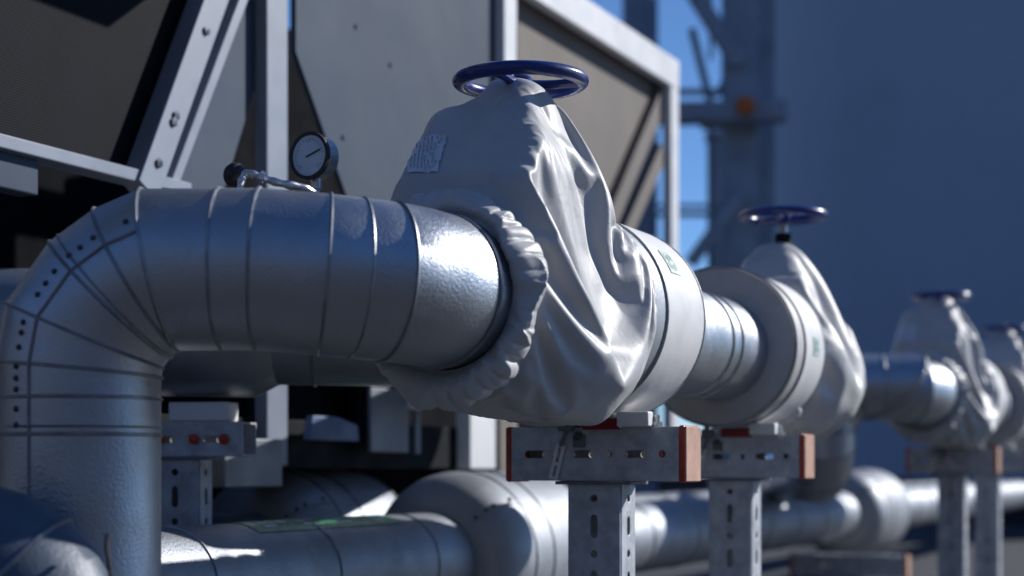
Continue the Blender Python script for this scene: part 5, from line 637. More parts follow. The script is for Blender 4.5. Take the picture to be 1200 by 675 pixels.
[7,0,1,0,-1,0,1,3,1,-3,-4,-1,0,2,1,1,-2,-1,1,0,-1,-1,-1,-1,0,0,0,0,-1,0,0,-1,-1,1,-2,0,-1,-1,1,1,-1,-1,-2,-1,-2,-1,-1,-1,0,1,0,0,-1,0,0,1,0,-2,-4,-1,1,2,1,-1,-3,-1,3,3,2,-1,-1,0,0,1,-1,1,0,3,2,0,0,-1,1,2,0,1,-1,1,0,2,0,2,0,0,0,1,0,0,1,0,1,1,1,1,1,-2,-2,-1,2,2,0,0,-1,0,4,1,1,-1,-2,0,0,0,0,-1],
[4,1,-1,-1,-1,0,1,0,1,0,0,-1,0,0,0,-2,1,1,-1,0,0,0,0,0,0,-1,-1,0,0,1,-1,0,0,-1,1,-1,0,0,-1,0,-1,0,0,-1,0,0,-2,0,0,0,0,-1,-1,0,1,-1,-1,-1,1,0,1,0,0,-1,-1,1,0,0,0,1,1,0,0,0,0,-1,2,0,1,1,0,0,1,0,1,0,0,0,1,0,1,-1,1,0,0,0,0,1,0,0,0,0,1,0,0,0,0,0,0,0,0,0,1,1,0,0,0,-2,1,0,0,0,0,0],
[2,1,0,-1,-1,1,1,1,0,0,-1,0,-1,0,-1,0,-1,1,1,-1,0,-1,0,0,0,0,1,0,0,-1,0,0,0,0,0,0,-1,0,0,-1,1,-1,0,1,-1,-1,-1,-1,1,0,0,0,0,0,-1,0,0,-1,-1,0,1,1,-1,0,1,0,-1,0,-1,1,1,1,1,-1,-1,1,0,1,0,0,0,1,0,1,-1,0,1,0,1,0,0,0,0,0,0,1,0,0,0,0,-1,1,0,1,0,0,0,1,0,1,1,0,0,1,-1,0,-2,0,-1,1,-1,0,0,0],
[39,1,1,3,4,5,8,8,6,-1,-8,-11,-9,-9,-7,-5,-2,-3,-2,0,-3,-1,-1,-1,-2,-1,-2,-2,-1,-1,-2,-1,-1,-2,-2,-1,-2,-1,-2,-2,-2,-1,-1,-2,-1,-2,-2,-1,-2,0,-1,-2,-1,-1,0,-1,-2,-1,-1,1,0,0,0,-1,0,1,1,0,0,0,2,2,1,1,0,0,2,2,1,2,1,2,2,1,2,1,1,3,1,2,1,2,1,2,2,1,1,2,1,1,3,1,4,5,5,7,9,11,13,15,17,16,6,-7,-11,-12,-11,-10,-8,-7,-5,-6,-4,-1],
[72,1,1,1,3,5,6,7,5,3,-2,-5,-12,-13,-12,-10,-8,-5,-5,-5,-3,-4,-3,-2,-2,-3,-2,-1,-1,-2,-2,-2,-2,-1,-2,-2,-2,-2,-1,-2,-3,-2,-1,-1,-1,-3,-2,-2,0,-2,-1,-1,-2,0,0,-1,-1,-2,-1,0,0,0,1,0,0,0,0,0,0,1,2,2,1,0,1,1,1,2,2,1,2,2,1,3,1,1,2,2,2,1,3,1,3,1,1,2,3,1,2,2,1,4,3,4,6,7,7,11,12,13,16,16,11,4,-5,-9,-8,-8,-6,-6,-5,-4,-2,-2],
[98,6,0,-4,3,4,20,28,4,8,14,3,-17,-25,-24,-20,-17,-17,-19,-15,8,-7,-11,-12,3,-8,-9,-2,-9,10,1,-2,-7,7,-3,-7,0,-8,-8,20,7,-3,-8,-10,-9,5,-11,-7,-5,18,1,-3,-14,-5,-2,18,8,7,-21,-1,17,-16,17,-18,17,-15,17,-20,21,-6,-9,17,-18,20,-6,-7,15,-11,13,-15,14,-8,11,-5,8,5,-8,-1,7,-7,4,7,4,5,2,2,2,2,3,1,3,2,4,3,4,3,5,4,5,6,6,13,23,26,11,2,-2,0,10,-36,-4,-3,2,2],
[131,-1,0,1,0,0,1,-60,4,36,18,11,-13,-17,-19,-18,-13,-11,-8,-6,-17,-8,-4,11,-13,-4,-2,-8,-2,-15,7,6,3,-16,8,4,-8,3,-5,-21,12,12,3,-2,-6,-14,8,-6,-3,-12,11,-2,-2,-3,3,-14,-1,4,22,31,-45,41,-40,40,-39,38,-39,42,-42,8,32,-38,42,-39,7,28,-32,27,-21,30,-27,25,-17,16,-16,3,22,-16,1,15,-3,-5,4,2,2,2,2,2,2,2,1,3,2,3,2,3,2,4,3,4,4,7,17,20,14,5,2,0,17,7,-2,0,-3,1],
[82,-29,7,20,-32,27,-49,51,-2,-28,-22,-17,-14,10,12,9,2,-2,-1,-7,-12,5,-2,-10,2,0,0,-1,-3,-8,-12,3,8,1,-13,5,6,-7,1,-11,-10,10,13,0,-1,-8,-3,-1,-3,-8,0,0,2,13,42,-6,-20,23,-14,-35,51,-50,46,-45,46,-47,44,-20,-3,22,-45,45,-20,0,21,-46,35,-9,-6,2,20,-30,22,-19,20,1,-22,18,3,-3,-2,4,2,2,2,2,2,2,1,2,2,1,1,1,0,0,1,0,1,-2,-1,-1,2,9,14,15,4,1,-44,51,-13,29,-23,-4],
[32,46,-7,-37,42,-49,52,-36,-2,-19,-11,-5,0,-21,1,9,8,10,5,3,-1,-10,-1,-7,-8,-1,2,1,1,-3,-9,-8,3,7,-4,-6,5,2,-3,-4,-14,-2,11,10,-1,-1,-11,3,2,-11,-6,-4,7,14,5,24,16,-52,39,-17,-21,45,-49,46,-46,49,-41,-8,48,-51,46,-35,-5,44,-51,42,-14,-15,31,-36,1,32,-23,20,-6,-14,26,-12,-2,3,7,6,-9,3,2,2,2,2,2,1,1,1,1,1,0,1,1,0,-1,0,-2,-1,0,7,17,16,4,0,8,3,-8,-8,1,21],
[78,-40,7,33,-40,41,-44,38,0,0,-15,-45,-11,3,-17,-6,2,3,5,6,5,4,1,-1,-4,-4,-5,-2,2,2,-2,-13,-5,6,5,-8,-3,8,-3,0,-9,-12,4,14,3,0,-3,-4,6,6,-30,7,9,5,0,10,6,19,-51,43,-22,-18,46,-46,46,-45,44,-23,-24,47,-43,39,-19,-7,8,4,-19,26,-29,37,-24,-1,8,2,-14,23,-23,26,-12,-4,0,2,10,1,2,2,2,2,2,1,1,1,2,0,1,0,0,1,0,-2,-1,-1,0,6,16,16,4,1,25,-52,49,-41,37,-37],
[27,46,-1,-43,45,-45,45,-40,-1,12,-24,-10,-3,-2,-2,-13,-8,-2,-1,1,5,8,6,3,2,-3,-5,-4,-4,1,4,-3,-13,-1,9,-2,-7,2,5,-4,-2,-11,-7,10,11,-1,0,-4,12,-1,1,-14,3,-1,0,7,6,-16,33,-45,49,-6,-40,46,-43,45,-49,49,-11,-37,45,-42,43,-43,41,-41,37,-29,28,-34,37,-29,19,-19,24,-24,25,-35,16,11,8,-2,-4,4,2,1,2,2,2,2,1,1,0,1,1,0,1,1,0,0,-1,-1,0,3,12,14,8,1,10,-6,-24,42,-45,43],
[72,-17,-28,46,-45,45,-44,42,-2,-57,-2,3,-2,-3,-2,-3,-8,-9,-5,-3,-2,1,6,7,7,4,0,-5,-5,-3,1,6,-9,-9,4,6,-7,-3,5,0,-1,-7,-10,-1,14,4,0,-3,-15,21,6,-5,-8,-1,1,3,7,12,-29,47,-50,6,39,-47,51,-48,40,-26,-14,43,-44,42,-42,44,-46,43,-35,29,-30,33,-36,32,-20,21,-24,26,-26,19,-4,2,-6,6,4,1,1,2,2,2,1,1,2,2,1,0,1,1,1,0,2,0,-1,0,0,1,5,8,14,4,-44,70,-9,-48,53,-47],
[30,-2,46,-49,47,-48,48,-44,-14,28,-24,-8,1,-2,0,-2,-3,-6,-7,-7,-6,-4,-3,3,5,10,8,3,-4,-7,-4,3,4,-12,-3,9,-2,-7,3,3,-2,-3,-8,-7,6,12,-1,-1,-11,4,16,-1,-7,-5,-2,5,6,-12,43,-44,22,16,-46,52,-47,28,2,-29,47,-49,43,-45,44,-43,34,-9,-4,2,-2,0,0,1,-3,1,17,-20,26,-19,3,-1,8,-7,6,1,2,2,1,2,1,2,1,1,1,2,-1,1,2,1,0,0,1,0,0,1,1,7,16,5,3,-2,-20,42,-50,50],
[67,6,-53,52,-50,51,-45,39,-4,-40,-9,0,-1,-1,-2,-1,-2,-3,-5,-5,-7,-6,-6,-6,-1,4,8,11,7,-3,-7,-5,9,-5,-10,7,3,-7,-2,3,0,0,-7,-9,0,10,6,-1,-8,-9,16,10,-8,-2,-13,-4,23,24,-40,18,22,-45,47,-27,2,26,-47,55,-49,14,1,26,-45,46,-33,-10,41,-38,33,-36,36,-30,26,-21,9,-1,0,1,2,-2,1,10,-3,2,1,2,2,1,2,1,2,1,1,0,2,1,0,2,1,0,0,0,1,0,0,8,15,5,30,-55,51,-50,46,-49],
[31,-11,54,-52,50,-48,44,-43,9,-17,-4,-1,0,0,-2,-1,-1,-1,-2,-5,-4,-6,-7,-7,-7,-2,5,6,10,11,-4,-7,-2,6,-12,0,7,-4,-4,2,1,-2,-2,-7,-7,7,8,1,-4,-9,5,12,-1,-3,4,-12,-14,41,-9,21,-46,48,-35,-11,50,-51,54,-52,21,27,-50,22,20,-42,44,-22,-13,36,-39,36,-36,32,-22,23,-26,26,-28,14,1,6,3,-9,7,1,2,0,2,2,1,1,1,2,1,1,-1,1,2,1,1,1,0,1,1,0,1,6,15,7,-34,61,-55,52,-52,51],
[74,-17,-8,0,8,12,-34,20,-38,-19,1,6,1,0,0,0,-1,0,-2,-1,-2,-4,-4,-6,-7,-6,-3,0,8,12,10,-6,-9,7,-4,-13,11,-2,-4,1,1,0,-2,-5,-8,1,9,2,-1,-8,-2,12,3,5,17,10,5,-57,50,-44,47,-47,31,17,-53,57,-51,23,19,-48,51,-22,-19,39,-45,47,-28,-8,35,-42,39,-32,23,-19,28,-31,32,-26,7,1,0,12,-7,1,0,2,1,0,1,1,1,1,1,0,2,0,1,2,1,1,2,1,1,2,1,5,11,10,29,-60,58,-54,52,-50],
[54,-8,10,19,-54,23,26,-61,-29,24,-2,-2,0,1,1,0,1,-1,0,0,-1,-2,-1,-3,-6,-9,-7,-1,-3,10,14,5,-7,-2,2,-9,3,0,-4,0,1,0,-1,-2,-8,-6,9,4,0,-5,-11,12,9,6,-9,14,0,19,-42,45,-43,41,-43,25,2,-11,5,27,-51,40,-10,-28,47,-44,40,-40,28,9,-36,43,-42,35,-25,20,-25,22,-3,5,-2,-4,1,-9,9,1,1,0,0,1,0,1,1,0,1,1,-1,2,1,2,1,2,1,2,3,2,3,2,9,13,15,-2,-7,-1,5,-3],
[22,55,-55,33,4,14,-53,17,-23,-27,6,2,3,1,0,1,1,0,1,-1,-1,1,-2,0,-1,-9,-9,-6,-2,1,8,15,-1,-9,6,-7,-2,2,-3,-2,2,0,0,1,-6,-10,3,8,-1,0,-9,-9,25,9,-10,-5,14,-15,39,-41,40,-42,46,-49,21,13,-10,-25,51,-41,11,31,-51,46,-44,35,2,-32,41,-44,40,-32,26,-23,24,2,-28,20,-4,5,-11,11,-4,0,0,1,0,0,1,0,0,1,0,1,1,0,2,1,2,1,2,3,2,3,2,4,7,13,14,-10,-2,25,-55,56],
[55,-3,3,3,-5,-21,19,-49,-11,-9,6,3,2,2,3,1,1,1,-1,0,1,-1,0,-2,2,-1,-10,-9,-6,-6,5,13,12,-8,1,-2,-7,4,-2,-4,2,-1,2,4,-4,-10,-4,7,1,3,-3,14,15,2,-7,-21,-16,57,-44,40,-43,44,-49,42,13,-60,59,-17,-36,55,-49,19,21,-46,55,-42,-1,32,-31,15,7,-9,-5,22,-25,-2,31,-20,3,-10,13,-8,4,1,0,0,1,0,0,0,1,0,1,0,1,1,1,2,1,2,2,2,4,1,3,4,7,13,6,20,-44,32,-8,-1],
[72,-52,52,-57,51,-63,5,-1,-20,10,-11,1,2,3,2,3,1,1,1,1,-1,1,-1,0,-4,1,-1,-7,-8,-9,-4,6,15,8,-8,2,-12,7,-2,-2,-1,1,3,2,1,-6,-17,8,3,7,5,32,11,-3,-8,11,-1,-62,51,-41,40,-43,45,-46,20,8,-6,-15,37,-43,50,-47,24,-5,-5,7,15,-31,28,-14,-6,9,6,-21,28,-21,-3,10,2,9,-13,7,-3,-1,0,0,0,0,0,0,0,2,0,0,1,1,1,1,2,1,2,4,2,4,2,3,7,11,3,-27,53,-56,56,-54],
[18,54,-58,57,-49,25,-45,-22,18,-6,1,-3,-1,-1,2,2,3,2,2,0,1,0,0,0,-1,-2,0,-2,-6,-9,-9,-2,8,17,-3,1,-3,-3,0,-3,-4,4,2,2,2,-1,-7,-15,13,7,5,-18,22,19,12,-12,-11,17,-44,43,-40,38,-44,51,-50,48,-51,52,-47,42,-40,45,-50,49,-46,40,-33,31,-35,43,-42,34,-26,22,-28,30,-4,-6,1,-4,8,-10,2,1,0,0,0,0,0,0,1,0,1,0,0,1,2,1,1,2,3,2,3,3,3,4,6,11,19,13,-57,52,-55,55],
[72,-58,57,-53,47,-60,-15,13,-20,2,8,1,-2,-1,-1,0,1,2,2,2,2,0,1,-1,1,0,0,-2,-4,-7,-9,-9,0,11,18,-3,0,-9,0,-1,0,1,1,-1,2,1,1,0,5,-2,3,-13,-13,10,15,3,-1,-13,36,-42,42,-44,33,-7,-8,-2,31,-51,51,-46,43,-45,48,-50,48,-40,33,-31,36,-43,43,-34,26,-26,26,-11,-14,45,-26,-1,-13,11,-1,-1,0,0,0,0,0,0,0,1,1,0,1,1,0,2,2,1,1,4,3,3,3,3,6,11,2,-15,47,-59,54,-54],
[51,-1,2,-6,-5,-16,-16,-25,15,1,-6,1,0,-1,-1,-1,0,0,0,1,2,3,1,1,-1,0,0,1,-2,-4,-8,-10,-6,0,10,14,-3,-3,-2,0,0,2,0,-1,2,1,1,1,3,0,1,-5,-12,-9,4,16,3,17,-32,42,-44,44,-33,-17,58,-49,20,1,-4,3,1,-3,1,6,-27,42,-39,34,-21,7,4,-7,-2,11,-2,-20,26,0,-14,6,10,-12,0,0,0,0,0,0,-1,1,0,1,0,1,0,1,2,1,1,1,3,2,4,3,3,3,7,10,8,4,-7,1,3,0],
[11,61,-64,59,-34,-3,-50,18,-16,12,3,0,1,-1,-1,0,-2,-2,-1,1,1,2,2,2,1,-1,0,0,0,-2,-5,-8,-10,-6,4,8,6,2,0,-2,1,0,1,-1,1,1,2,2,3,0,-1,-2,-4,-10,-9,-2,24,-11,37,-39,41,-47,51,-19,-30,50,-52,49,-48,47,-43,46,-51,44,-21,-1,8,-1,-21,40,-43,28,0,-14,3,19,-17,-6,27,-11,-18,10,1,0,0,0,0,0,0,0,1,0,0,1,1,0,1,1,1,2,2,3,3,2,3,4,6,11,-39,67,-55,57,-61,61],
[49,0,-3,1,-24,-28,15,-28,19,-13,6,3,-1,1,0,0,0,-1,-2,-2,0,0,3,2,1,2,-1,0,0,0,-2,-6,-9,-8,-5,5,9,5,0,-1,0,2,1,-2,-1,3,2,2,1,1,0,-2,-3,0,-4,-9,-14,54,-39,43,-47,47,-50,21,28,-48,51,-51,49,-44,43,-45,48,-52,48,-38,33,-37,45,-42,22,11,-28,29,-27,12,3,0,-21,-9,25,0,1,1,0,0,0,0,0,0,0,0,2,-1,0,2,1,0,0,1,2,2,3,2,1,2,5,11,7,-1,-3,10,4,-3],
[68,-58,37,-8,-48,13,-28,20,-18,18,-2,0,2,0,1,1,0,0,-1,-2,-1,-1,0,1,3,2,1,-1,0,0,-1,-1,-5,-10,-8,-6,9,8,4,-2,0,1,1,0,0,2,2,2,1,0,-1,0,1,7,11,5,4,-50,50,-48,44,-24,0,28,-47,47,-49,49,-47,47,-48,46,-30,8,2,-2,0,3,-3,-3,19,-32,28,-25,28,-28,13,4,16,-15,1,-6,1,0,0,1,-1,0,0,0,0,0,0,0,0,0,0,0,-1,0,0,1,-1,0,0,-2,2,11,13,8,35,-68,71,-70],
[42,-8,22,-35,-40,9,-1,2,11,-18,1,7,0,2,1,2,1,-1,0,-1,-1,0,-2,0,2,2,2,0,1,0,-1,-1,-1,-5,-8,-5,-7,9,9,-1,-3,3,1,1,0,2,1,2,0,0,0,0,0,7,-2,3,-3,19,-45,42,-18,-22,48,-54,50,-46,48,-51,51,-48,45,-20,-19,42,-48,41,-33,34,-39,42,-39,32,-24,24,-26,28,-12,-2,-21,36,-20,7,-2,-1,0,0,0,0,0,-1,1,0,-2,0,-2,-2,-1,-3,-2,-3,-3,-3,-3,-5,-7,-6,-7,4,48,-36,73,5,-4,5],
[49,-6,7,-53,5,-31,31,-22,16,5,-3,-7,0,1,2,0,2,1,0,0,-1,0,-1,-1,-1,2,2,2,0,0,0,0,-1,0,-5,-5,-5,-7,12,2,-2,1,2,0,1,0,2,1,2,0,0,-1,2,-11,-1,3,8,-15,40,-22,-20,47,-55,52,-50,45,-28,6,1,2,5,-28,47,-51,45,-36,32,-33,39,-41,38,-29,24,-27,26,-26,12,6,-8,0,6,1,-2,0,0,0,0,0,-1,1,-1,-1,-2,-2,-2,-3,-4,-4,-5,-7,-6,-6,-7,-11,-12,-15,-16,-7,27,59,49,24,-5,4],
[-2,74,-56,1,-37,29,-28,24,-21,13,2,-1,-2,-2,0,1,0,1,1,0,0,0,0,-1,-1,-1,2,3,0,0,1,-1,1,-1,0,-4,-5,-2,-3,7,-4,3,1,1,0,1,1,2,0,0,-1,0,1,1,-6,-7,-5,39,-41,3,41,-47,25,-2,2,2,-26,45,-47,48,-45,47,-50,48,-43,35,-30,33,-39,41,-35,29,-26,27,-27,27,-14,-4,1,-2,14,-11,2,0,0,0,0,0,0,-1,0,-1,-1,-3,-2,-2,-4,-4,-6,-5,-5,-7,-8,-8,-13,-13,-16,-9,9,73,36,48,-43,59],
[52,5,-28,-29,-7,2,-2,4,1,-1,2,0,0,-1,-2,0,-1,1,0,1,1,0,1,0,-1,-2,0,1,2,1,-1,1,0,3,5,-6,-4,-7,-8,9,-2,2,1,2,1,0,1,0,0,0,-1,-1,6,6,5,3,2,-42,22,27,-48,35,12,-50,53,-51,51,-50,43,-44,48,-46,48,-50,43,-32,29,-35,41,-40,36,-29,26,-29,27,-25,15,5,-9,-2,-5,10,-1,0,0,0,0,-1,0,1,-1,-1,-1,0,-2,-1,-1,-2,-3,-3,-3,-2,-3,-5,-6,-7,-7,-5,0,32,-14,74,15,-1],
[70,-50,35,-66,23,-36,38,-27,17,-6,1,1,-1,0,0,-1,1,-2,0,1,0,1,0,1,-1,-1,-2,0,3,0,1,0,2,2,3,0,-3,-3,-8,-8,8,1,2,0,1,1,1,-1,0,-1,0,0,11,0,-2,-3,-6,20,4,-44,45,-34,-12,52,-52,50,-55,51,-45,42,-18,-5,5,15,-33,33,-32,35,-41,41,-34,31,-29,28,-29,26,-15,-6,15,3,-11,0,2,0,0,0,0,0,0,-1,0,0,0,-1,0,0,-1,-1,-1,-2,-1,0,-1,-2,-2,-3,-2,-3,-6,-1,0,44,52,-33],
[50,-5,-25,-20,1,-3,6,-1,-4,0,0,0,1,-1,1,0,-1,1,-1,-1,1,0,1,-1,0,0,-1,-1,1,2,0,1,2,3,1,1,-1,0,2,1,-8,-3,0,0,-1,1,-1,0,-1,1,2,1,-15,-3,1,0,1,13,-19,40,-41,41,-21,3,-2,-3,24,-47,56,-45,-3,50,-52,8,37,-43,30,-12,-5,6,3,-13,28,-34,28,-17,9,-4,18,-22,17,-10,-3,0,0,0,0,0,-1,0,0,1,-1,-1,1,0,0,-1,-1,0,-1,0,-1,0,-1,-1,-2,0,-1,-6,9,20,46,-8],
[48,-6,-10,-16,-29,-2,27,-8,-16,7,3,1,0,0,0,1,0,0,-1,-1,0,1,1,1,0,-1,0,-2,-1,2,0,3,1,2,1,2,0,1,1,-6,1,-3,-2,0,0,0,-1,-1,0,0,1,2,-5,-10,-9,-6,-3,3,54,-46,41,-45,50,-47,49,-49,32,-9,-14,16,19,-50,49,-17,-24,42,-38,12,27,-41,35,-21,1,4,0,-7,6,8,-25,22,-16,10,1,0,0,0,0,0,0,0,0,-1,0,1,0,0,0,0,-1,-1,0,0,1,-1,0,-1,1,-2,11,14,-15,-5,58,-11],
[38,-6,-16,-2,4,-12,-19,20,-2,-11,1,2,0,0,1,0,1,0,0,1,-1,0,1,0,0,0,0,0,-2,-1,3,3,2,1,1,2,0,0,-1,-5,2,-1,-1,-1,0,-2,0,-1,-2,1,1,4,3,3,4,8,10,-1,-54,45,-42,42,-46,49,-48,51,-52,27,8,-16,1,25,-47,50,-25,-9,35,-48,21,17,-30,34,-32,30,-27,24,-14,-7,10,-13,15,-4,0,0,0,0,0,0,0,0,0,0,0,-1,0,1,1,-1,-1,-1,1,0,0,-1,0,0,-1,1,2,-1,3,22,10,3],
[17,-3,-6,2,-5,-1,-26,23,1,-2,-3,-2,0,1,0,1,0,1,1,-1,2,0,0,0,0,0,0,1,0,1,2,1,1,1,0,0,2,0,-4,-1,3,-2,-1,-1,-1,0,-1,-2,-1,-1,2,4,6,6,5,2,-7,-15,17,-37,40,-43,49,-50,46,-26,-2,30,-51,53,-51,27,17,-44,47,-32,6,12,-6,-17,30,-31,31,-31,28,-27,13,5,16,-22,-1,5,-1,0,0,0,0,0,0,0,0,0,-1,0,0,0,0,0,-1,0,-1,0,0,-1,-1,0,0,-2,1,-2,17,-24,27,3],
[2,0,-2,5,-3,-1,15,-14,-3,3,-2,-1,-2,-1,0,0,1,0,0,2,1,0,-1,1,0,0,1,1,1,1,1,1,2,-1,-1,2,1,-1,-3,0,1,0,-1,-2,0,0,-2,-1,-2,-2,4,7,7,3,0,-5,-9,-21,1,37,-46,50,-47,34,-5,-28,52,-59,51,-47,50,-25,-19,42,-46,41,-17,-4,6,-5,-2,19,-29,31,-29,27,-12,-4,-19,29,-9,0,1,-1,0,0,0,0,0,0,0,-1,0,0,0,1,-1,-1,-1,0,0,0,-2,0,-1,-1,-1,0,-2,-2,15,-9,2,3],
[-2,0,0,2,-1,0,0,-1,3,1,1,-2,0,-1,0,0,-1,0,1,1,-1,0,0,0,0,1,1,0,1,1,2,2,0,0,-1,0,1,-2,-2,2,1,-1,-1,0,-1,-1,0,-2,-3,-2,7,12,3,-1,-4,-6,-3,14,3,-45,44,-35,14,19,-41,53,-53,27,-2,1,1,-28,50,-51,49,-36,-3,36,-45,45,-33,10,17,-33,29,-17,7,1,-7,-2,9,-1,-2,1,0,0,0,-1,1,0,0,-1,0,-1,1,-1,1,0,-1,-2,0,0,-1,-1,-1,-1,0,-2,-4,-2,9,3,-3,2],
[-3,1,-1,2,-1,0,-6,2,9,-3,3,1,-1,0,0,0,0,0,0,0,-1,-2,-1,0,0,2,1,2,1,1,2,0,1,0,-1,0,-1,-2,0,2,0,-1,-1,0,0,-1,-1,-1,-2,-5,24,-1,-4,-5,-6,-4,-2,9,-26,41,-21,-14,37,-49,52,-44,12,28,-46,45,-47,53,-52,49,-42,22,16,-42,42,-36,35,-33,13,6,-7,-3,5,5,1,8,-15,0,2,-1,0,-1,1,0,0,0,-1,1,-1,0,-1,1,0,-1,-1,0,0,-1,0,-2,-1,-1,0,-1,-5,-7,5,10,-3,4],
[-4,0,1,1,0,0,-11,1,10,5,0,2,0,0,0,1,2,0,0,0,-2,-2,-3,-2,2,0,2,1,2,1,1,1,1,-1,-1,-1,-1,-1,1,0,0,0,0,0,-1,0,-1,-1,-1,1,-19,5,-2,-6,-6,-18,1,8,58,-40,-8,50,-52,51,-49,39,10,-52,52,-49,44,-26,6,2,-2,17,-42,42,-37,35,-33,33,-14,-5,7,7,-8,-5,11,-18,13,-3,-1,1,0,0,0,0,0,0,0,-1,0,-1,1,0,0,-1,0,-1,-1,0,-1,-1,-2,1,-2,-1,9,-21,-2,13,0,4],
[-11,1,2,4,3,-1,-12,-7,15,11,1,-1,0,1,2,1,0,0,0,0,1,-1,-1,-1,-3,-1,1,1,1,2,1,2,-1,1,-2,-2,-2,0,1,0,0,1,0,-1,0,-1,-1,-1,1,1,-14,-13,-5,-6,-2,30,29,5,-53,40,2,-44,50,-47,52,-48,-6,55,-53,31,-2,-29,47,-48,48,-48,40,-19,2,2,2,1,-20,32,-29,13,-2,4,24,-22,-2,-2,1,-1,0,0,-1,1,0,0,0,0,-1,0,0,0,0,0,-1,0,-1,0,-1,-2,0,-2,1,-1,-16,3,-3,5,3,4],
[-27,3,10,9,3,3,-8,-1,-8,25,-1,-1,1,0,1,0,0,0,0,0,0,0,1,-1,1,-1,-2,0,1,1,1,1,1,-1,-2,-2,-2,1,1,-2,1,1,0,0,-1,0,-1,-1,0,2,-4,-11,-6,3,13,10,-4,-20,33,-41,25,-7,2,5,-21,46,-29,-14,16,17,-46,53,-52,51,-46,28,1,-25,36,-36,32,-29,31,-33,30,-23,4,0,-21,28,-2,0,0,0,0,0,0,0,0,0,1,-1,-1,0,0,1,-1,-1,0,0,0,-1,-1,0,-2,0,-1,-1,9,-20,-4,0,1,-4],
[-37,4,14,7,3,10,3,4,7,-6,0,-1,0,2,-1,1,-1,0,0,0,0,0,0,0,0,3,-3,0,-1,1,2,1,1,-2,-2,-4,1,2,0,-1,0,0,1,-1,0,-1,-1,-1,-1,3,-2,-2,-3,-1,15,-1,-6,8,-30,38,-46,46,-44,46,-30,-5,13,13,-19,0,5,-3,2,0,2,19,-46,42,-36,33,-28,28,-31,33,-27,17,5,-39,16,10,-1,5,-2,0,0,0,0,0,0,0,0,0,0,-1,0,0,1,0,-1,-1,1,-1,-1,-1,-1,0,-1,0,-3,-5,-9,-2,-3,-6],
[-22,49,-66,24,15,12,7,1,0,-10,-2,0,2,-1,0,-1,-2,-2,-1,-1,-1,5,2,2,1,1,-1,-2,0,1,2,1,0,-2,-5,-1,2,2,-1,-1,1,1,-1,0,0,1,0,-1,-4,-4,5,-1,-3,1,-8,7,7,-17,26,-38,44,-48,46,-43,23,9,-8,-26,52,-49,45,-50,53,-44,12,0,23,-33,34,-33,28,-29,31,-29,15,6,-18,40,-38,1,7,0,1,-1,0,0,0,-1,1,1,-1,0,-1,1,0,0,-1,0,0,0,0,0,-1,-2,-1,0,0,-1,-11,21,-26,-4,-5,58],
[23,-54,37,15,6,3,-3,-4,-9,-9,4,1,-3,-1,0,-3,-1,-1,-1,0,2,-1,3,9,-1,-1,1,-1,-1,0,3,2,-3,-3,-3,1,3,-1,-2,1,1,0,0,1,1,2,5,6,0,-22,3,0,0,-3,-7,-7,14,11,-28,36,-45,47,-46,34,12,-55,59,-28,-18,44,-53,54,-52,23,28,-24,-18,36,-38,34,-29,29,-34,25,6,-22,19,-2,-7,2,0,-7,3,2,0,0,0,0,0,0,1,-1,0,-1,1,0,0,-1,-1,1,0,-1,-1,-1,0,-1,-1,-1,12,-17,-1,-13,-5,9],
[-66,26,31,35,5,-2,-9,-9,-10,-2,2,1,1,0,-2,0,0,0,0,2,3,1,4,2,0,0,-1,-1,-1,2,3,-1,-3,-5,0,3,0,-2,1,0,2,1,0,1,4,5,4,-2,-16,5,-2,-2,-2,-3,-6,1,5,-13,26,-36,41,-45,46,-38,10,27,-53,55,-25,0,0,-1,0,25,-40,2,37,-42,37,-30,28,-29,34,-30,5,13,-9,3,-2,0,-2,7,-2,-2,0,0,0,0,0,0,0,0,0,0,-1,0,0,0,0,0,0,0,-1,-2,-1,-1,1,-2,-9,18,-7,7,-35,-6],
[-45,-23,45,20,7,-2,-3,-4,0,1,1,2,0,-1,1,2,0,0,3,5,2,0,4,-3,1,-1,0,0,-2,3,2,-2,-4,-3,2,3,-2,-2,0,2,2,1,2,4,4,3,-2,-13,-3,6,0,-3,-2,-2,-7,-4,5,13,-28,33,-38,40,-44,48,-41,20,13,-41,49,-48,47,-33,5,0,1,22,-36,34,-31,32,-30,28,-31,33,-25,10,-3,1,4,0,-4,-2,0,2,0,0,-1,1,0,1,-1,0,-1,1,0,0,-1,-1,0,0,0,0,-1,-1,-2,0,-1,-1,-4,3,12,-19,-42,15],
[-56,8,-8,20,7,3,0,4,6,5,4,2,0,2,0,3,0,4,8,6,-1,-2,-1,-1,0,-1,1,-1,-1,5,1,-6,-5,1,4,-2,-3,2,0,3,3,2,4,4,2,-2,-10,-7,0,8,1,3,11,8,10,-46,0,-9,25,-26,3,8,-4,-9,30,-41,32,-9,-5,6,0,-19,43,-42,39,-45,37,-32,32,-32,31,-32,30,-28,27,-22,12,-1,1,-4,7,-2,-2,-1,0,0,0,0,0,0,0,0,0,-1,0,0,0,-1,0,-1,0,0,-2,-1,-1,-2,-1,-1,8,-15,-10,-6,-4,-32],
[-84,7,2,10,12,11,4,3,5,6,9,6,2,1,1,5,2,8,7,0,-1,-1,0,-2,0,0,0,-1,0,7,-5,-7,-1,4,1,-3,0,0,0,6,3,3,4,3,-2,-9,-12,-3,6,12,6,18,8,0,-14,-26,-21,20,-3,-13,37,-57,47,-21,3,-3,1,8,-6,7,10,14,-47,41,-47,41,-42,38,-26,14,-1,-5,0,-3,-3,17,-11,-1,6,2,-10,0,2,1,0,0,0,-1,0,0,1,-1,0,0,0,0,-1,-1,-1,1,0,-2,0,-3,-1,-1,-2,-1,-18,-8,9,-15,-26,-16],
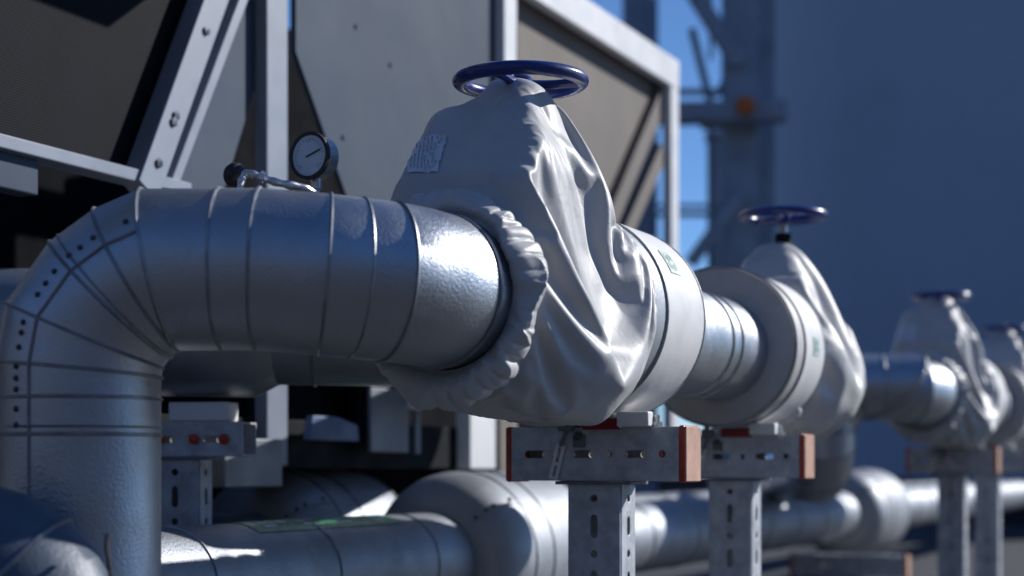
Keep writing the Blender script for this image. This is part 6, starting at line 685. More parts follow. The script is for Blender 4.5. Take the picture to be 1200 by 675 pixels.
[-96,6,8,13,16,9,4,3,2,1,9,11,6,2,1,4,13,5,-2,-10,9,0,-1,-1,1,0,0,0,-1,7,-8,-5,3,3,-3,-2,2,-1,4,4,4,5,3,-3,-8,-12,-4,0,16,9,13,6,-8,-26,-24,57,-101,7,45,16,-50,40,-31,47,-14,15,0,-7,-1,6,-58,13,-6,-6,26,17,3,-29,41,-25,-15,43,-37,32,-21,5,-3,1,36,-40,6,2,0,-1,0,-1,1,0,0,0,0,0,0,0,0,-1,-1,-1,0,0,-1,0,-2,-1,-2,-1,-2,-3,9,-12,10,-64,-19,-6],
[-99,2,10,18,31,-3,1,4,2,2,-2,14,8,5,2,-4,25,-3,-6,-2,9,1,-2,-2,0,1,-2,-1,14,-7,-10,2,4,-1,-5,3,0,0,6,6,4,3,-2,-7,-12,-7,-1,10,16,8,10,-8,-29,-24,49,-64,21,11,-61,7,69,-36,18,-65,-4,-1,5,-3,-2,-3,52,-22,66,-24,23,-61,25,36,-55,31,20,-41,44,-32,24,-19,13,-28,-1,31,-6,2,-2,1,0,0,-1,0,1,0,-1,0,0,0,0,-1,0,-1,-1,0,0,-1,-1,-2,-1,-1,-2,-2,-3,-1,-9,-48,-16,-6],
[-96,-2,2,23,31,14,-11,1,4,4,2,4,10,1,6,-5,20,-3,-8,7,9,3,-6,-1,1,-1,0,5,14,-19,-1,4,0,-5,2,1,-1,4,6,6,4,-1,-8,-13,-7,0,3,15,13,5,-3,-15,-19,7,-10,-13,55,-73,42,16,-58,41,-5,12,-8,11,-12,4,8,-16,-8,4,-19,37,-15,3,19,-49,30,14,-38,38,-34,33,-22,19,-15,28,-38,12,8,-5,0,-2,0,0,0,0,-1,1,0,0,-1,0,0,0,-1,-1,-1,0,0,-1,-2,-1,-2,-2,-2,-4,-11,21,-23,-22,-31,-8],
[-83,-7,-5,5,38,13,5,-8,5,4,2,2,9,0,-1,11,14,-7,0,10,2,-1,1,1,-1,-1,-1,21,-12,-9,3,2,-4,-1,4,0,0,6,7,6,-2,-7,-12,-8,-1,1,10,16,8,3,-11,-14,-1,-2,-12,-10,2,42,-51,16,22,-37,-1,16,8,-14,14,-3,-5,27,-53,50,-13,-21,11,24,-47,33,17,-46,37,-32,33,-32,22,-15,15,-1,-4,-1,-7,2,2,2,0,0,0,0,0,-1,1,-1,0,1,0,-1,-2,0,-1,-2,-1,-1,-2,-2,-2,-3,-3,-4,7,-13,-18,2,-16,-13],
[-61,-7,-6,-5,9,17,8,1,3,5,5,-3,12,2,5,61,-51,-1,3,25,-15,1,0,-1,-2,-1,24,-7,-14,2,4,-4,-2,6,-1,-2,4,9,9,-2,-7,-13,-9,-1,1,3,14,16,6,-6,-16,-8,5,-6,-13,1,19,-55,58,-18,-12,0,38,-36,8,19,-47,46,-18,13,-9,0,-30,35,-29,14,10,13,-44,35,-2,-9,7,-5,-3,11,-8,1,28,-26,2,-1,0,-2,0,0,-1,0,1,0,-1,0,1,-1,0,0,-1,-2,-2,-1,-1,-2,-3,-3,-3,-3,-5,-5,-20,-10,-2,12,1,-3],
[-55,0,-2,-5,-14,18,9,7,2,6,4,5,3,3,23,1,-12,1,11,5,-3,0,-1,-2,-1,11,7,-10,-4,5,-2,-3,6,0,-2,1,7,14,0,-10,-12,-10,0,0,2,6,23,6,-6,-12,-14,-4,6,9,-19,-3,6,-3,13,-25,19,42,-98,17,34,-9,16,7,-8,-11,14,-22,45,-56,42,-35,37,-36,19,10,-41,43,-34,37,-19,4,-4,0,-26,26,0,1,-2,2,0,0,0,0,-1,0,0,0,0,1,0,-1,-1,-2,-1,-2,-2,-3,-2,-3,-4,-4,-5,-5,6,-34,-20,21,2,3],
[-88,-1,-2,0,8,23,8,9,7,9,3,17,-15,7,47,-36,-3,2,19,-4,-4,-1,-1,-1,4,19,-11,-9,4,1,-5,8,2,-4,-1,4,18,3,-16,-9,-9,0,0,1,5,7,16,-7,-17,-16,-7,-4,0,5,11,3,2,-7,3,3,14,-15,17,33,-63,17,17,-25,1,3,6,20,-29,12,-1,-15,-7,32,-18,-4,34,-39,26,-30,22,-19,12,-22,25,-4,4,-3,1,-2,0,-1,0,0,1,0,-1,0,0,0,0,0,-1,-2,-2,-1,-2,-2,-3,-4,-3,-4,-5,-7,-20,25,-13,-39,-1,-2],
[-93,0,2,2,-3,29,10,8,18,29,-12,-8,-8,57,-16,-22,-2,13,19,-16,-5,-4,5,1,13,5,-14,0,4,-7,10,2,-5,-2,1,14,13,-24,-3,-7,-3,1,0,6,4,1,-4,-21,-13,-3,3,6,5,13,4,0,-5,5,-12,2,8,-8,35,-54,-14,28,8,-9,9,12,-9,1,-5,27,-56,49,1,-32,16,7,-27,40,-41,32,-18,19,-14,20,-19,0,-6,5,0,2,0,0,0,0,-1,0,0,0,-1,1,0,0,-2,-1,-1,-2,-1,-3,-4,-3,-3,-5,-6,-7,4,-21,-16,-22,0,1],
[-86,2,3,14,31,-29,10,8,26,13,-1,-16,58,-7,-27,-9,4,32,-10,-14,-5,2,6,3,23,-20,-5,4,-4,13,0,-8,-3,3,4,25,-40,-1,5,-5,6,-1,5,2,2,-1,-31,-5,0,4,10,9,15,11,-41,22,-9,-2,-10,34,-55,10,33,-14,64,-41,-32,14,22,-53,51,-51,49,-44,53,-38,-2,28,7,-35,35,-46,34,0,-9,0,3,-1,-2,-2,7,-4,2,-2,-1,1,-1,0,0,0,0,-1,0,0,1,-1,0,-2,-1,0,-3,-2,-3,-4,-6,-5,-6,-8,-20,-5,-8,3,-14,-1],
[-74,5,10,26,-2,-28,7,30,29,-12,4,7,7,-4,-14,-2,24,10,-18,-10,1,13,-8,32,-14,-12,1,1,12,-4,-8,-1,0,3,13,-16,-2,-5,0,9,-5,8,6,-4,4,8,5,7,-14,-17,12,-6,15,-52,5,64,-76,34,21,-41,16,38,-72,61,-51,-20,29,34,-46,51,-37,42,-50,46,-41,43,-38,7,-10,31,-17,-1,15,-35,27,-13,12,-8,3,2,-3,3,-3,1,0,-1,1,-1,0,0,-1,0,0,0,0,0,-1,0,-1,-2,-1,-4,-3,-4,-4,-6,-7,-7,-17,-20,4,3,-4,-2],
[-66,4,3,0,-2,11,8,18,16,-2,6,6,7,-12,-11,13,30,-18,-17,1,23,-11,18,2,-21,-1,3,14,-6,-8,0,-1,13,-1,11,-25,0,23,-13,-9,8,8,-10,7,6,15,3,-13,3,-13,6,-9,-21,-11,52,-64,58,-23,-20,-1,49,-59,19,8,12,10,4,-49,42,-33,33,-48,25,-20,32,-27,38,-41,31,-31,-1,47,-45,34,-21,13,-22,6,5,2,3,1,2,-9,6,6,-10,3,-8,6,7,4,-24,7,14,7,2,2,-37,6,16,7,-3,-50,-2,-1,1,17,20,-38,-43,-1,11,7],
[-31,14,-31,-16,7,-2,66,-19,3,1,4,6,5,-18,2,28,4,-32,1,31,-10,2,20,-29,-3,4,17,-10,-7,-1,2,15,-10,18,-24,0,32,-28,-5,7,14,-14,15,-4,13,-3,-27,19,-8,0,8,-3,-49,32,-34,26,7,-6,3,30,-61,47,-18,0,-18,22,-4,-1,-1,6,-21,20,22,-25,8,-15,5,4,1,4,14,-47,43,-30,21,-15,19,-27,30,-7,-8,-4,-4,8,1,-1,13,-17,1,0,1,-2,0,7,-3,0,3,-26,18,2,-4,0,-13,4,-4,-11,-9,-13,-3,-28,-3,11,19,11],
[1,-43,52,-8,-66,75,-45,22,5,1,3,30,-36,-12,55,-10,-45,28,-1,10,-8,23,-40,13,2,18,-14,-8,2,9,9,-7,11,-17,-2,25,-28,0,2,16,-10,0,12,2,1,-32,31,-39,15,42,-80,4,71,6,-2,-27,-49,45,-3,-26,14,6,10,-23,16,11,-51,51,-32,18,-20,37,-36,40,-47,42,-37,41,-47,29,-6,2,1,-4,-1,4,2,20,-17,1,6,-5,0,0,-7,-9,-1,4,6,-9,0,-14,34,-23,0,-17,-2,48,-16,7,-35,5,-20,36,20,-19,7,-48,-6,5,41,-10,26,-16],
[-42,32,5,-24,6,1,-2,17,-7,-13,51,-45,3,10,11,-27,26,-3,1,8,5,-26,20,-19,26,-20,7,6,3,-8,12,-4,-9,2,8,-15,-1,12,-1,6,-14,26,-27,26,-34,33,-22,-3,33,-45,52,5,-63,24,-22,45,-26,35,-62,5,51,-51,27,2,7,-18,40,-63,40,-31,51,-53,38,-38,47,-54,46,-41,24,1,-3,4,-2,-2,1,6,-19,11,7,2,-8,4,4,-13,-9,6,2,1,6,8,-22,23,-28,21,-20,26,-23,-1,13,-1,-13,-2,10,27,-49,34,-42,46,-46,-3,8,31,-30,44],
[26,-25,-8,-21,47,-56,22,47,-58,18,5,-4,-9,24,-8,-2,-15,16,4,-10,-8,26,-20,21,-27,21,-12,7,0,11,-22,9,6,-3,7,-10,9,-10,26,-25,3,-4,6,-32,46,-32,14,2,-14,30,-36,6,1,8,-8,5,37,-71,29,47,-68,29,20,-34,8,-21,19,-1,8,24,-56,33,3,0,0,3,-1,-6,17,-12,-28,39,-29,38,-26,4,12,-21,23,-17,3,2,-1,2,-2,-3,-6,13,-3,-11,22,-32,22,0,-1,-1,-12,-10,45,-43,37,-51,26,2,-10,-12,21,-1,-44,61,-41,6,47,-62],
[14,18,-21,15,-26,19,-19,4,16,-2,-21,0,34,-2,-30,11,-20,19,9,-21,-1,5,-1,2,1,2,3,-9,8,-9,3,3,-8,13,-12,0,3,-1,-1,-3,3,-13,20,-3,-2,-4,-13,13,-21,28,-7,-17,16,6,-3,-28,1,19,48,-60,18,30,-51,36,-1,-18,15,29,-75,-4,70,-7,-45,46,-51,54,-44,44,-35,-10,42,-38,28,-24,25,-24,5,-1,-1,16,-2,-12,1,11,-4,-5,6,1,2,5,-4,-5,8,-5,9,-8,-3,14,-8,18,-14,-12,17,-54,58,-1,0,-21,3,10,18,1,-24,-7],
[-24,2,-13,6,0,9,38,-49,8,3,-3,35,-30,-1,-1,16,21,-38,7,3,17,-16,14,-10,10,-14,7,5,-6,6,2,-6,6,-9,5,6,-6,7,-15,10,9,3,-12,17,-26,20,4,9,2,-34,28,3,7,-41,35,1,-2,14,-50,28,13,-39,27,-17,-9,37,-34,-1,40,0,-38,1,21,-26,28,-23,18,-20,19,1,-19,20,-18,9,-13,12,-8,11,-7,-5,1,6,-5,-6,13,5,-7,-6,-7,-4,-6,26,-12,-9,-3,-8,38,-20,-13,3,-4,36,-30,27,-23,-9,-5,-10,54,-34,0,-4,-9,45]])
# grid of the draped cloth
JP2 = unpack(0.00025, [[0,42,42,41,40,39,37,35,34,31,28,26,22,20,16,13,9,5,2,-1,-6,-8,-13,-16,-19,-22,-26,-28,-31,-34,-35,-38,-39,-40,-42,-42,-42,-42,-42,-42,-40,-39,-38,-35,-34,-31,-28,-26,-22,-19,-16,-13,-8,-6,-1,2,5,9,13,16,20,22,26,28,31,34,35,37,39,40,41,42],
[0,6,7,5,3,6,9,7,3,5,5,4,2,-3,2,7,3,-2,4,3,-5,-5,4,1,-3,-5,-6,-3,-1,-5,-9,-4,-5,-9,-7,-6,-8,-7,-7,-8,-8,-7,-4,-3,-6,-7,-1,-1,-9,-6,1,1,0,3,1,0,0,-3,1,9,4,-3,2,9,5,3,6,6,6,6,5,6],
[0,1,1,0,-1,1,2,1,-1,1,1,1,1,-2,-1,3,0,-2,0,3,-1,-1,3,3,-1,-3,-2,0,1,-1,-1,0,0,-1,-2,-2,-1,-1,-1,-1,-3,-2,1,1,-2,-2,1,2,-3,-1,2,1,-1,1,0,0,1,0,0,4,0,-4,-2,3,1,0,1,2,0,1,0,0],
[0,0,0,1,0,0,1,-1,0,-1,0,1,0,2,0,-1,-1,-1,0,0,2,1,1,1,-1,-1,0,-1,0,1,0,0,0,-1,-1,-1,0,-1,0,-1,0,0,-1,0,0,-1,0,0,2,0,1,0,-2,-1,1,0,1,1,1,0,0,-1,-1,0,0,0,0,0,1,0,1,0],
[0,5,6,8,13,12,1,-6,-6,-4,0,-1,3,1,1,0,0,-1,-2,2,1,1,1,0,-2,-2,-1,-2,-3,-2,-3,-3,-3,-3,-4,-3,-4,-3,-5,-3,-3,-2,-4,-4,-3,-2,-2,0,-1,0,0,-1,0,-1,-1,0,1,3,2,0,1,1,-1,-4,-4,-6,-5,3,14,11,8,6],
[-1,10,18,18,19,20,24,1,-10,-32,-25,-11,16,5,-15,2,16,-17,-13,12,-9,-5,11,21,-2,-5,-11,-6,9,-7,-6,6,-6,-8,-7,-8,-7,1,-4,-7,2,-11,12,-15,-7,12,-21,23,0,-20,26,27,-15,-6,-14,0,0,1,2,0,1,-3,-4,-4,-3,-3,-3,-6,-6,14,6,17],
[2,4,1,5,8,4,-2,10,12,13,-9,-12,-4,15,7,4,-7,14,-8,-32,21,-6,11,-15,5,1,0,-5,-7,-2,-3,-11,-9,1,-2,3,-2,-10,6,-2,-12,18,-30,29,-8,-28,34,-30,-14,39,-45,13,-18,-3,19,-1,1,2,0,2,2,3,1,2,3,1,2,1,-2,-3,12,7],
[-1,8,5,2,5,12,-19,3,15,13,9,-7,-18,7,22,-12,3,6,9,-2,-27,8,-17,14,-4,0,6,1,-13,-3,-3,-11,-4,-6,-2,-5,5,7,-12,-1,13,-22,25,-34,18,-6,-6,-17,36,-42,36,-22,-6,10,-13,0,-1,1,2,1,2,2,3,3,2,2,3,1,-1,2,10,1],
[2,2,-1,3,2,5,-48,11,1,37,26,7,-13,-1,4,13,-8,1,8,6,0,-11,-10,-3,-2,-6,-2,-2,-4,-7,-7,0,2,0,-1,7,-8,-11,9,0,-13,18,-27,24,-25,21,-34,43,-46,33,-34,12,10,-35,19,0,0,0,1,0,2,4,3,4,4,2,2,3,0,0,4,1],
[0,0,-1,5,-1,-2,-5,-28,8,2,23,35,1,-2,-3,2,3,0,3,8,7,-2,-12,-7,-6,-5,-5,-2,-3,-2,-2,-6,-3,4,-1,-11,6,6,-10,7,-3,-13,25,-29,19,-26,33,-46,39,-36,7,-9,-12,43,-23,0,-1,1,0,0,1,4,4,5,4,4,2,2,2,5,-6,-1],
[-5,1,4,-1,0,-2,12,-26,-5,-4,3,14,43,-6,-1,0,5,2,2,4,3,6,3,-19,-8,-4,-3,-4,-3,-1,-2,-1,-2,0,1,1,-7,-7,6,-9,16,-9,-16,24,-22,20,-38,43,-39,5,32,-59,13,-7,20,0,1,-1,0,0,1,3,5,3,4,3,2,3,2,6,5,-4],
[6,0,0,2,5,-19,-12,8,-8,-7,-3,1,3,14,10,6,6,7,2,1,0,-2,-2,-5,-1,0,-1,-1,-2,0,-1,-2,0,-6,-3,0,7,-1,-1,-2,-17,30,-8,-24,25,-23,28,-19,-4,24,-53,69,-23,6,-20,1,-2,1,-1,-1,0,1,1,1,1,-1,0,0,0,-8,5,8],
[-4,8,8,3,2,-54,20,12,-6,-9,-7,-3,2,5,8,8,8,11,5,0,-1,-6,-1,1,-1,0,-1,-1,0,-2,-1,-1,4,-2,1,-3,-7,7,-8,6,-2,-9,-2,25,-26,26,-29,-8,40,-41,39,-5,10,-51,27,1,0,-1,-1,-1,0,1,-1,0,-1,0,-2,0,0,-5,0,7],
[5,0,-2,-2,-1,37,-3,-14,-18,-12,-10,-5,-4,0,4,6,9,11,9,3,-1,-2,-4,0,1,-1,0,-1,-2,0,1,-1,-6,3,-1,1,-2,-6,11,-4,12,-13,-2,1,7,-24,34,6,-42,38,-34,13,-14,44,-26,2,0,-1,0,-2,0,-1,0,-2,0,-1,-1,-1,0,-9,6,8],
[-3,6,7,5,-12,-7,22,3,-9,-13,-7,-9,-7,-2,-1,2,6,9,13,7,3,-2,-3,-1,0,-1,-1,-1,-1,-1,1,-1,0,-3,-1,6,0,4,-11,5,-12,-2,26,-30,20,9,-34,22,14,-34,31,-14,-1,-14,18,0,0,0,0,-1,-1,0,-3,0,-1,-1,-1,-1,0,1,7,-4],
[-3,6,7,7,-38,15,3,9,3,-5,-5,-6,-7,-6,-3,0,1,5,10,14,6,1,-4,-2,-2,-2,0,0,-1,0,-1,1,-1,-1,0,-6,8,-6,6,-7,-1,19,-28,27,-26,0,44,-52,18,18,-34,14,1,4,-1,2,0,0,-1,0,-1,-1,-1,-2,-1,-1,-1,0,0,-8,1,8],
[4,4,1,-18,27,-23,5,1,1,2,-1,-4,-4,-6,-5,-4,-2,2,5,14,12,2,-1,-4,-2,-2,-1,0,0,-1,-1,-1,0,0,0,4,-9,0,5,1,11,-27,25,-27,27,-8,-5,7,6,-23,30,-23,0,16,-10,0,0,1,0,0,-1,-1,-1,-2,-1,-1,0,0,-1,-4,6,4],
[-1,3,8,-12,-13,28,-14,-3,2,4,1,0,-2,-4,-5,-5,-4,-1,3,8,15,4,-2,-2,-1,-2,-2,0,-3,1,1,0,0,-1,0,-6,6,7,-13,7,-9,10,-5,-1,2,3,-24,45,-38,31,-36,13,23,-46,29,1,0,-1,2,-1,1,-1,-1,-2,0,-1,-1,0,1,-1,0,3],
[-4,5,4,-16,22,-33,16,-2,6,6,3,1,-1,-2,-4,-5,-4,-3,-3,3,16,4,0,-2,1,2,-2,-6,-2,-1,3,1,0,0,0,-1,0,-1,1,-5,-2,14,-20,23,-29,31,-16,-20,38,-33,45,-71,7,68,-32,0,0,0,0,1,0,1,-1,-1,-1,1,-1,1,1,5,-12,-2],
[9,0,-19,25,-20,26,-37,11,11,7,2,2,0,-2,-3,-5,-6,-5,-5,-2,11,6,1,-1,1,0,-4,-4,-2,-1,0,3,-1,0,-1,7,-6,-6,16,-4,0,-17,23,-24,28,-32,36,0,-35,35,-46,68,-25,-21,8,0,-2,0,2,0,1,1,1,-1,0,0,1,0,0,18,-31,8],
[-6,2,39,1,-18,-24,19,6,4,2,3,2,-2,-2,-2,-5,-6,-6,-6,-7,5,4,2,1,0,-4,-5,-3,-2,-2,2,2,5,2,0,-6,7,4,-13,3,12,-7,1,9,-28,32,-35,3,34,-33,36,-1,11,-48,19,-1,0,-1,1,2,0,2,-1,0,-1,0,0,1,1,11,-27,10],
[0,4,10,14,10,-6,3,0,-1,-1,2,0,-1,-1,-1,-5,-4,-4,-6,-8,-2,-2,1,2,1,-9,-4,-1,0,1,-2,-2,1,10,0,6,-7,-5,11,-2,-12,24,-23,-1,27,-33,33,-2,-33,33,-29,15,-14,43,-29,-1,-2,0,1,1,1,1,1,-1,-1,0,-1,0,1,-43,26,13],
[0,0,4,8,17,8,2,-1,-3,0,-1,-1,1,1,-3,-1,-3,-3,-1,2,-22,-7,1,2,1,-1,0,0,-1,-1,-1,0,-2,-7,14,-7,6,7,-15,9,2,-17,26,-7,-19,29,-35,3,31,-31,32,-12,2,-25,21,-1,-1,-1,0,1,1,1,1,-1,1,-1,1,0,0,15,-28,10],
[0,0,-3,6,11,11,6,0,3,0,-2,-2,1,0,0,-1,-1,-1,-1,-11,-20,-6,2,4,1,9,2,0,0,0,1,1,1,0,-13,7,-6,-7,14,-8,6,-7,1,0,17,-28,35,-12,-29,35,-33,17,0,27,-25,0,-2,-1,1,1,0,1,1,0,0,1,-1,0,1,6,-15,5],
[0,0,-7,2,7,8,5,5,3,1,-5,-2,1,0,7,1,-1,-1,-4,-15,-22,0,3,7,2,5,5,3,1,1,0,-1,-1,-4,0,-6,3,-1,0,-2,-7,23,-26,24,-26,33,-33,-3,34,-35,37,-12,1,-24,18,-1,0,-1,0,0,0,2,0,1,0,0,1,0,-1,4,-9,2],
[0,-2,-15,9,2,3,2,0,2,-1,0,-3,-9,-3,15,15,2,-2,-7,-21,-10,4,5,7,1,1,3,4,3,0,-2,-2,-3,-1,2,-1,3,8,-14,9,-1,-21,32,-24,27,-30,13,19,-38,37,-36,20,24,-23,-2,1,-1,-1,0,1,-1,0,2,0,0,1,0,0,1,3,-1,-5],
[0,-3,-7,2,-4,-9,-4,0,0,1,6,2,-1,7,4,11,3,-3,-8,-16,4,9,3,-2,-3,1,3,4,2,-1,-2,-1,0,1,-2,6,-5,-5,13,-10,-1,21,-31,28,-26,13,20,-44,40,-28,11,-5,-18,19,6,0,-1,0,0,0,0,0,0,1,1,1,0,0,0,1,9,-10],
[2,9,-8,-10,-25,-11,-1,2,3,5,7,2,10,10,4,3,-1,-4,-2,16,7,-6,-5,-14,-3,2,4,1,3,0,0,0,0,1,2,-4,5,2,-13,5,4,-4,4,-2,-1,19,-37,34,-17,-9,29,-20,-4,34,-28,0,1,0,0,-1,-1,0,1,0,1,2,0,0,-1,1,12,-21],
[1,-4,3,-34,-10,3,7,2,2,5,-2,8,14,11,2,-9,-5,-5,-1,10,11,-1,-7,-11,-2,1,1,3,4,4,0,-1,0,0,0,-1,-6,-1,13,-3,3,-19,26,-25,25,-33,43,-26,-13,41,-44,15,3,-27,28,1,1,0,0,1,-2,0,0,1,0,1,2,-1,1,-23,30,-6],
[-1,-6,-5,-32,8,29,7,0,-9,-5,3,11,8,2,-4,-12,-9,-9,-5,2,23,4,-5,-9,-5,-2,0,3,5,10,3,-1,0,-2,-1,3,4,-2,-11,8,-3,15,-22,25,-22,30,-39,30,9,-38,12,-5,42,-31,-2,2,1,0,1,-1,-1,-1,1,0,1,2,1,0,0,29,-25,-5],
[-3,-7,-4,43,-35,-12,12,4,-4,1,8,7,3,-1,-12,-16,-11,-2,7,16,4,-2,-11,-8,-4,-3,-2,0,3,8,17,4,0,1,1,0,4,-1,2,-12,-6,20,-2,-23,30,-36,22,-33,26,3,33,-81,44,15,-7,0,2,0,1,0,-1,-2,1,0,2,1,1,1,-1,-41,45,-5],
[-4,-11,-6,5,19,-20,4,-13,17,10,6,4,0,-6,-17,-15,-3,11,16,10,-7,-12,-15,-1,1,1,0,-1,-4,-1,12,14,2,9,10,3,-2,-5,-2,8,-16,-40,21,22,-40,43,-18,28,-35,38,-52,17,0,7,5,1,1,2,0,1,-2,-1,1,1,1,2,1,1,0,-7,8,-4],
[-6,0,-4,-6,8,-5,-3,12,22,-9,2,1,-3,-11,-18,-9,7,21,13,-2,-11,-25,5,5,9,7,6,10,2,-22,-19,1,18,4,3,-12,5,13,-6,-7,4,3,17,-22,22,-34,24,-39,45,-39,40,7,-67,64,-31,0,2,0,1,1,0,-1,0,3,3,4,3,2,2,11,-13,-8],
[1,-6,-7,-4,-1,3,-6,28,-6,7,4,-2,-7,-17,-20,4,29,17,-3,-14,-12,20,-3,19,5,-3,-2,-7,-6,0,-8,-14,19,-10,-4,3,-30,21,8,-16,19,3,-28,15,-20,38,-27,45,-56,22,16,-32,54,-71,29,1,1,1,1,0,0,0,1,3,3,5,4,3,1,8,4,-13],
[0,-5,-2,-7,-5,12,8,0,1,7,-2,-10,-2,-21,-6,27,22,-4,-17,-15,-4,22,21,-5,4,-4,-4,-5,1,3,-2,-1,-40,22,13,2,-14,-19,8,12,4,2,23,-17,4,-8,2,-10,4,36,-59,16,13,2,-9,0,1,0,1,1,0,0,1,0,3,2,3,1,2,25,-16,3],
[3,-2,-9,-5,-4,18,3,-2,-2,2,-25,-8,16,-19,20,35,-4,-27,-23,-16,-1,21,-3,-7,29,3,-4,-5,17,3,2,-1,1,6,-8,6,29,-3,-16,-8,-11,3,-27,6,31,-34,42,-29,39,-53,36,-16,-7,17,-7,0,0,1,-1,1,0,0,0,1,-2,1,1,0,1,-1,9,0],
[3,-3,-1,-28,31,4,-3,-3,-5,-21,-3,30,-28,-2,57,-6,-36,-22,-16,11,32,-26,-7,19,12,-6,-3,6,15,-2,0,-3,32,-18,-13,-4,6,-16,27,9,-13,-10,10,-5,3,-2,-27,42,-38,44,-29,4,-25,-3,0,6,2,-4,7,35,-32,-14,9,1,4,8,-2,4,11,7,2,-13],
[5,-5,0,2,4,-3,-13,3,-19,2,14,1,-37,67,-33,2,-34,-3,47,-17,0,-23,16,7,0,-6,5,11,1,-7,3,9,-2,-5,0,7,-1,-9,-12,21,1,21,-30,19,-30,38,-19,5,11,-35,40,-6,24,1,-16,16,1,-29,14,-43,55,-25,17,-3,-10,6,-6,-7,0,-2,-20,8],
[-7,2,2,1,-2,1,-4,-1,-8,24,-14,-3,2,-15,32,-22,-8,12,7,18,-61,60,-21,19,-23,-1,8,21,-23,0,24,0,-21,-3,13,-10,0,4,-9,3,14,-12,23,-11,5,-39,48,-49,12,33,-41,22,10,-17,15,4,0,-4,-25,33,-42,32,3,6,6,-10,-25,19,0,-3,-10,-7],
[6,-5,-8,19,-8,-11,5,-16,21,-13,11,-29,38,-1,-32,-10,40,3,-31,3,30,-33,31,-25,-11,30,7,-24,-4,20,-17,4,0,2,-11,5,2,17,1,-16,7,3,-8,3,9,19,-30,24,-3,-21,23,22,-48,27,11,-33,-1,39,-5,-35,24,14,-27,-7,-4,-7,36,-14,-11,-7,18,-1],
[-1200,0,0,0,0,0,0,0,0,0,0,0,0,0,0,0,0,0,0,0,0,0,0,0,0,0,0,0,0,0,0,0,0,0,0,0,0,0,0,0,0,0,0,0,0,0,0,0,0,0,0,0,0,0,0,0,0,0,0,0,0,0,0,0,0,0,0,0,0,0,0,0],
[51,0,0,0,0,0,0,0,0,0,0,0,0,0,0,0,0,0,0,0,0,0,0,0,0,0,0,0,0,0,0,0,0,0,0,0,0,0,0,0,0,0,0,0,0,0,0,0,0,0,0,0,0,0,0,0,0,0,0,0,0,0,0,0,0,0,0,0,0,0,0,0],
[52,0,0,0,0,0,0,0,0,0,0,0,0,0,0,0,0,0,0,0,0,0,0,0,0,0,0,0,0,0,0,0,0,0,0,0,0,0,0,0,0,0,0,0,0,0,0,0,0,0,0,0,0,0,0,0,0,0,0,0,0,0,0,0,0,0,0,0,0,0,0,0],
[51,0,0,0,0,0,0,0,0,0,0,0,0,0,0,0,0,0,0,0,0,0,0,0,0,0,0,0,0,0,0,0,0,0,0,0,0,0,0,0,0,0,0,0,0,0,0,0,0,0,0,0,0,0,0,0,0,0,0,0,0,0,0,0,0,0,0,0,0,0,0,0],
[51,0,0,0,0,0,0,0,0,0,0,0,0,0,0,0,0,0,0,0,0,0,0,0,0,0,0,0,0,0,0,0,0,0,0,0,0,0,0,0,0,0,0,0,0,0,0,0,0,0,0,0,0,0,0,0,0,0,0,0,0,0,0,0,0,0,0,0,0,0,0,0],
[66,-29,0,2,-1,31,-38,-1,7,31,9,-6,-26,-9,13,-3,-22,22,9,-8,6,1,-8,-27,-3,3,23,1,-24,0,33,-20,-5,12,8,1,-1,16,-15,-2,14,-14,15,-12,-2,14,-17,14,1,-14,13,1,1,0,-9,0,0,0,0,0,0,0,0,0,0,0,0,0,0,19,-37,5],
[28,50,-12,11,-2,-56,39,-9,-11,-18,17,15,7,-12,-4,-7,11,-24,13,26,-16,3,-13,12,-7,-7,-11,8,6,0,-4,11,9,5,-1,-1,2,-19,18,1,-15,15,-16,16,0,-21,24,-8,-13,22,-22,15,-18,0,15,0,0,0,0,0,0,0,0,0,0,0,0,0,0,-33,58,-1],
[76,-47,38,-40,11,19,1,0,-9,-10,-9,12,18,-1,-20,15,-2,-5,-18,1,27,-8,6,-9,0,0,-15,-9,18,1,-15,22,7,-9,-2,12,-11,11,-8,-1,8,-9,11,-13,14,-2,-1,-14,20,-21,21,-3,-2,7,-12,0,0,0,0,0,0,0,0,0,0,0,0,0,0,12,-9,-24],
[39,21,-22,22,-4,5,-17,9,2,2,-14,-5,15,4,-1,-11,8,-1,-7,-14,-3,14,6,0,0,3,1,0,2,3,-1,-1,2,-3,1,-11,13,-13,13,-1,-12,12,-12,14,-17,18,-15,16,-19,20,-15,11,5,-23,12,0,0,0,0,0,0,0,0,0,0,0,0,0,0,3,-6,11],
[54,0,0,-2,-1,4,1,-12,8,3,5,-13,2,5,3,-1,-2,1,-3,-8,-13,-2,14,3,4,2,2,1,0,1,-1,1,-3,1,-3,4,-8,10,-15,14,-1,-9,9,-9,11,-15,17,-22,23,-13,6,-3,-14,28,-12,0,0,0,0,0,0,0,0,0,0,0,0,0,0,3,-9,3],
[52,-7,6,3,1,0,0,-1,-1,-2,3,6,-10,7,1,0,-2,-1,-1,-4,-5,-11,-7,18,7,1,2,1,1,-1,-5,1,5,-1,-2,-7,8,-10,10,-14,15,-1,-11,13,-11,11,-17,19,-14,7,7,-39,27,-5,9,0,0,0,0,0,0,0,0,0,0,0,0,0,0,1,3,-2],
[31,35,-30,26,-20,13,-2,2,-2,-5,-3,1,3,6,2,0,0,-2,-1,-1,0,1,-1,2,-1,1,0,1,0,-1,0,-8,1,8,-2,-1,-6,9,0,0,-15,11,4,-11,8,-5,8,-1,-1,1,-18,11,10,-1,-6,0,0,0,0,0,0,0,0,0,0,0,0,0,0,-18,4,31],
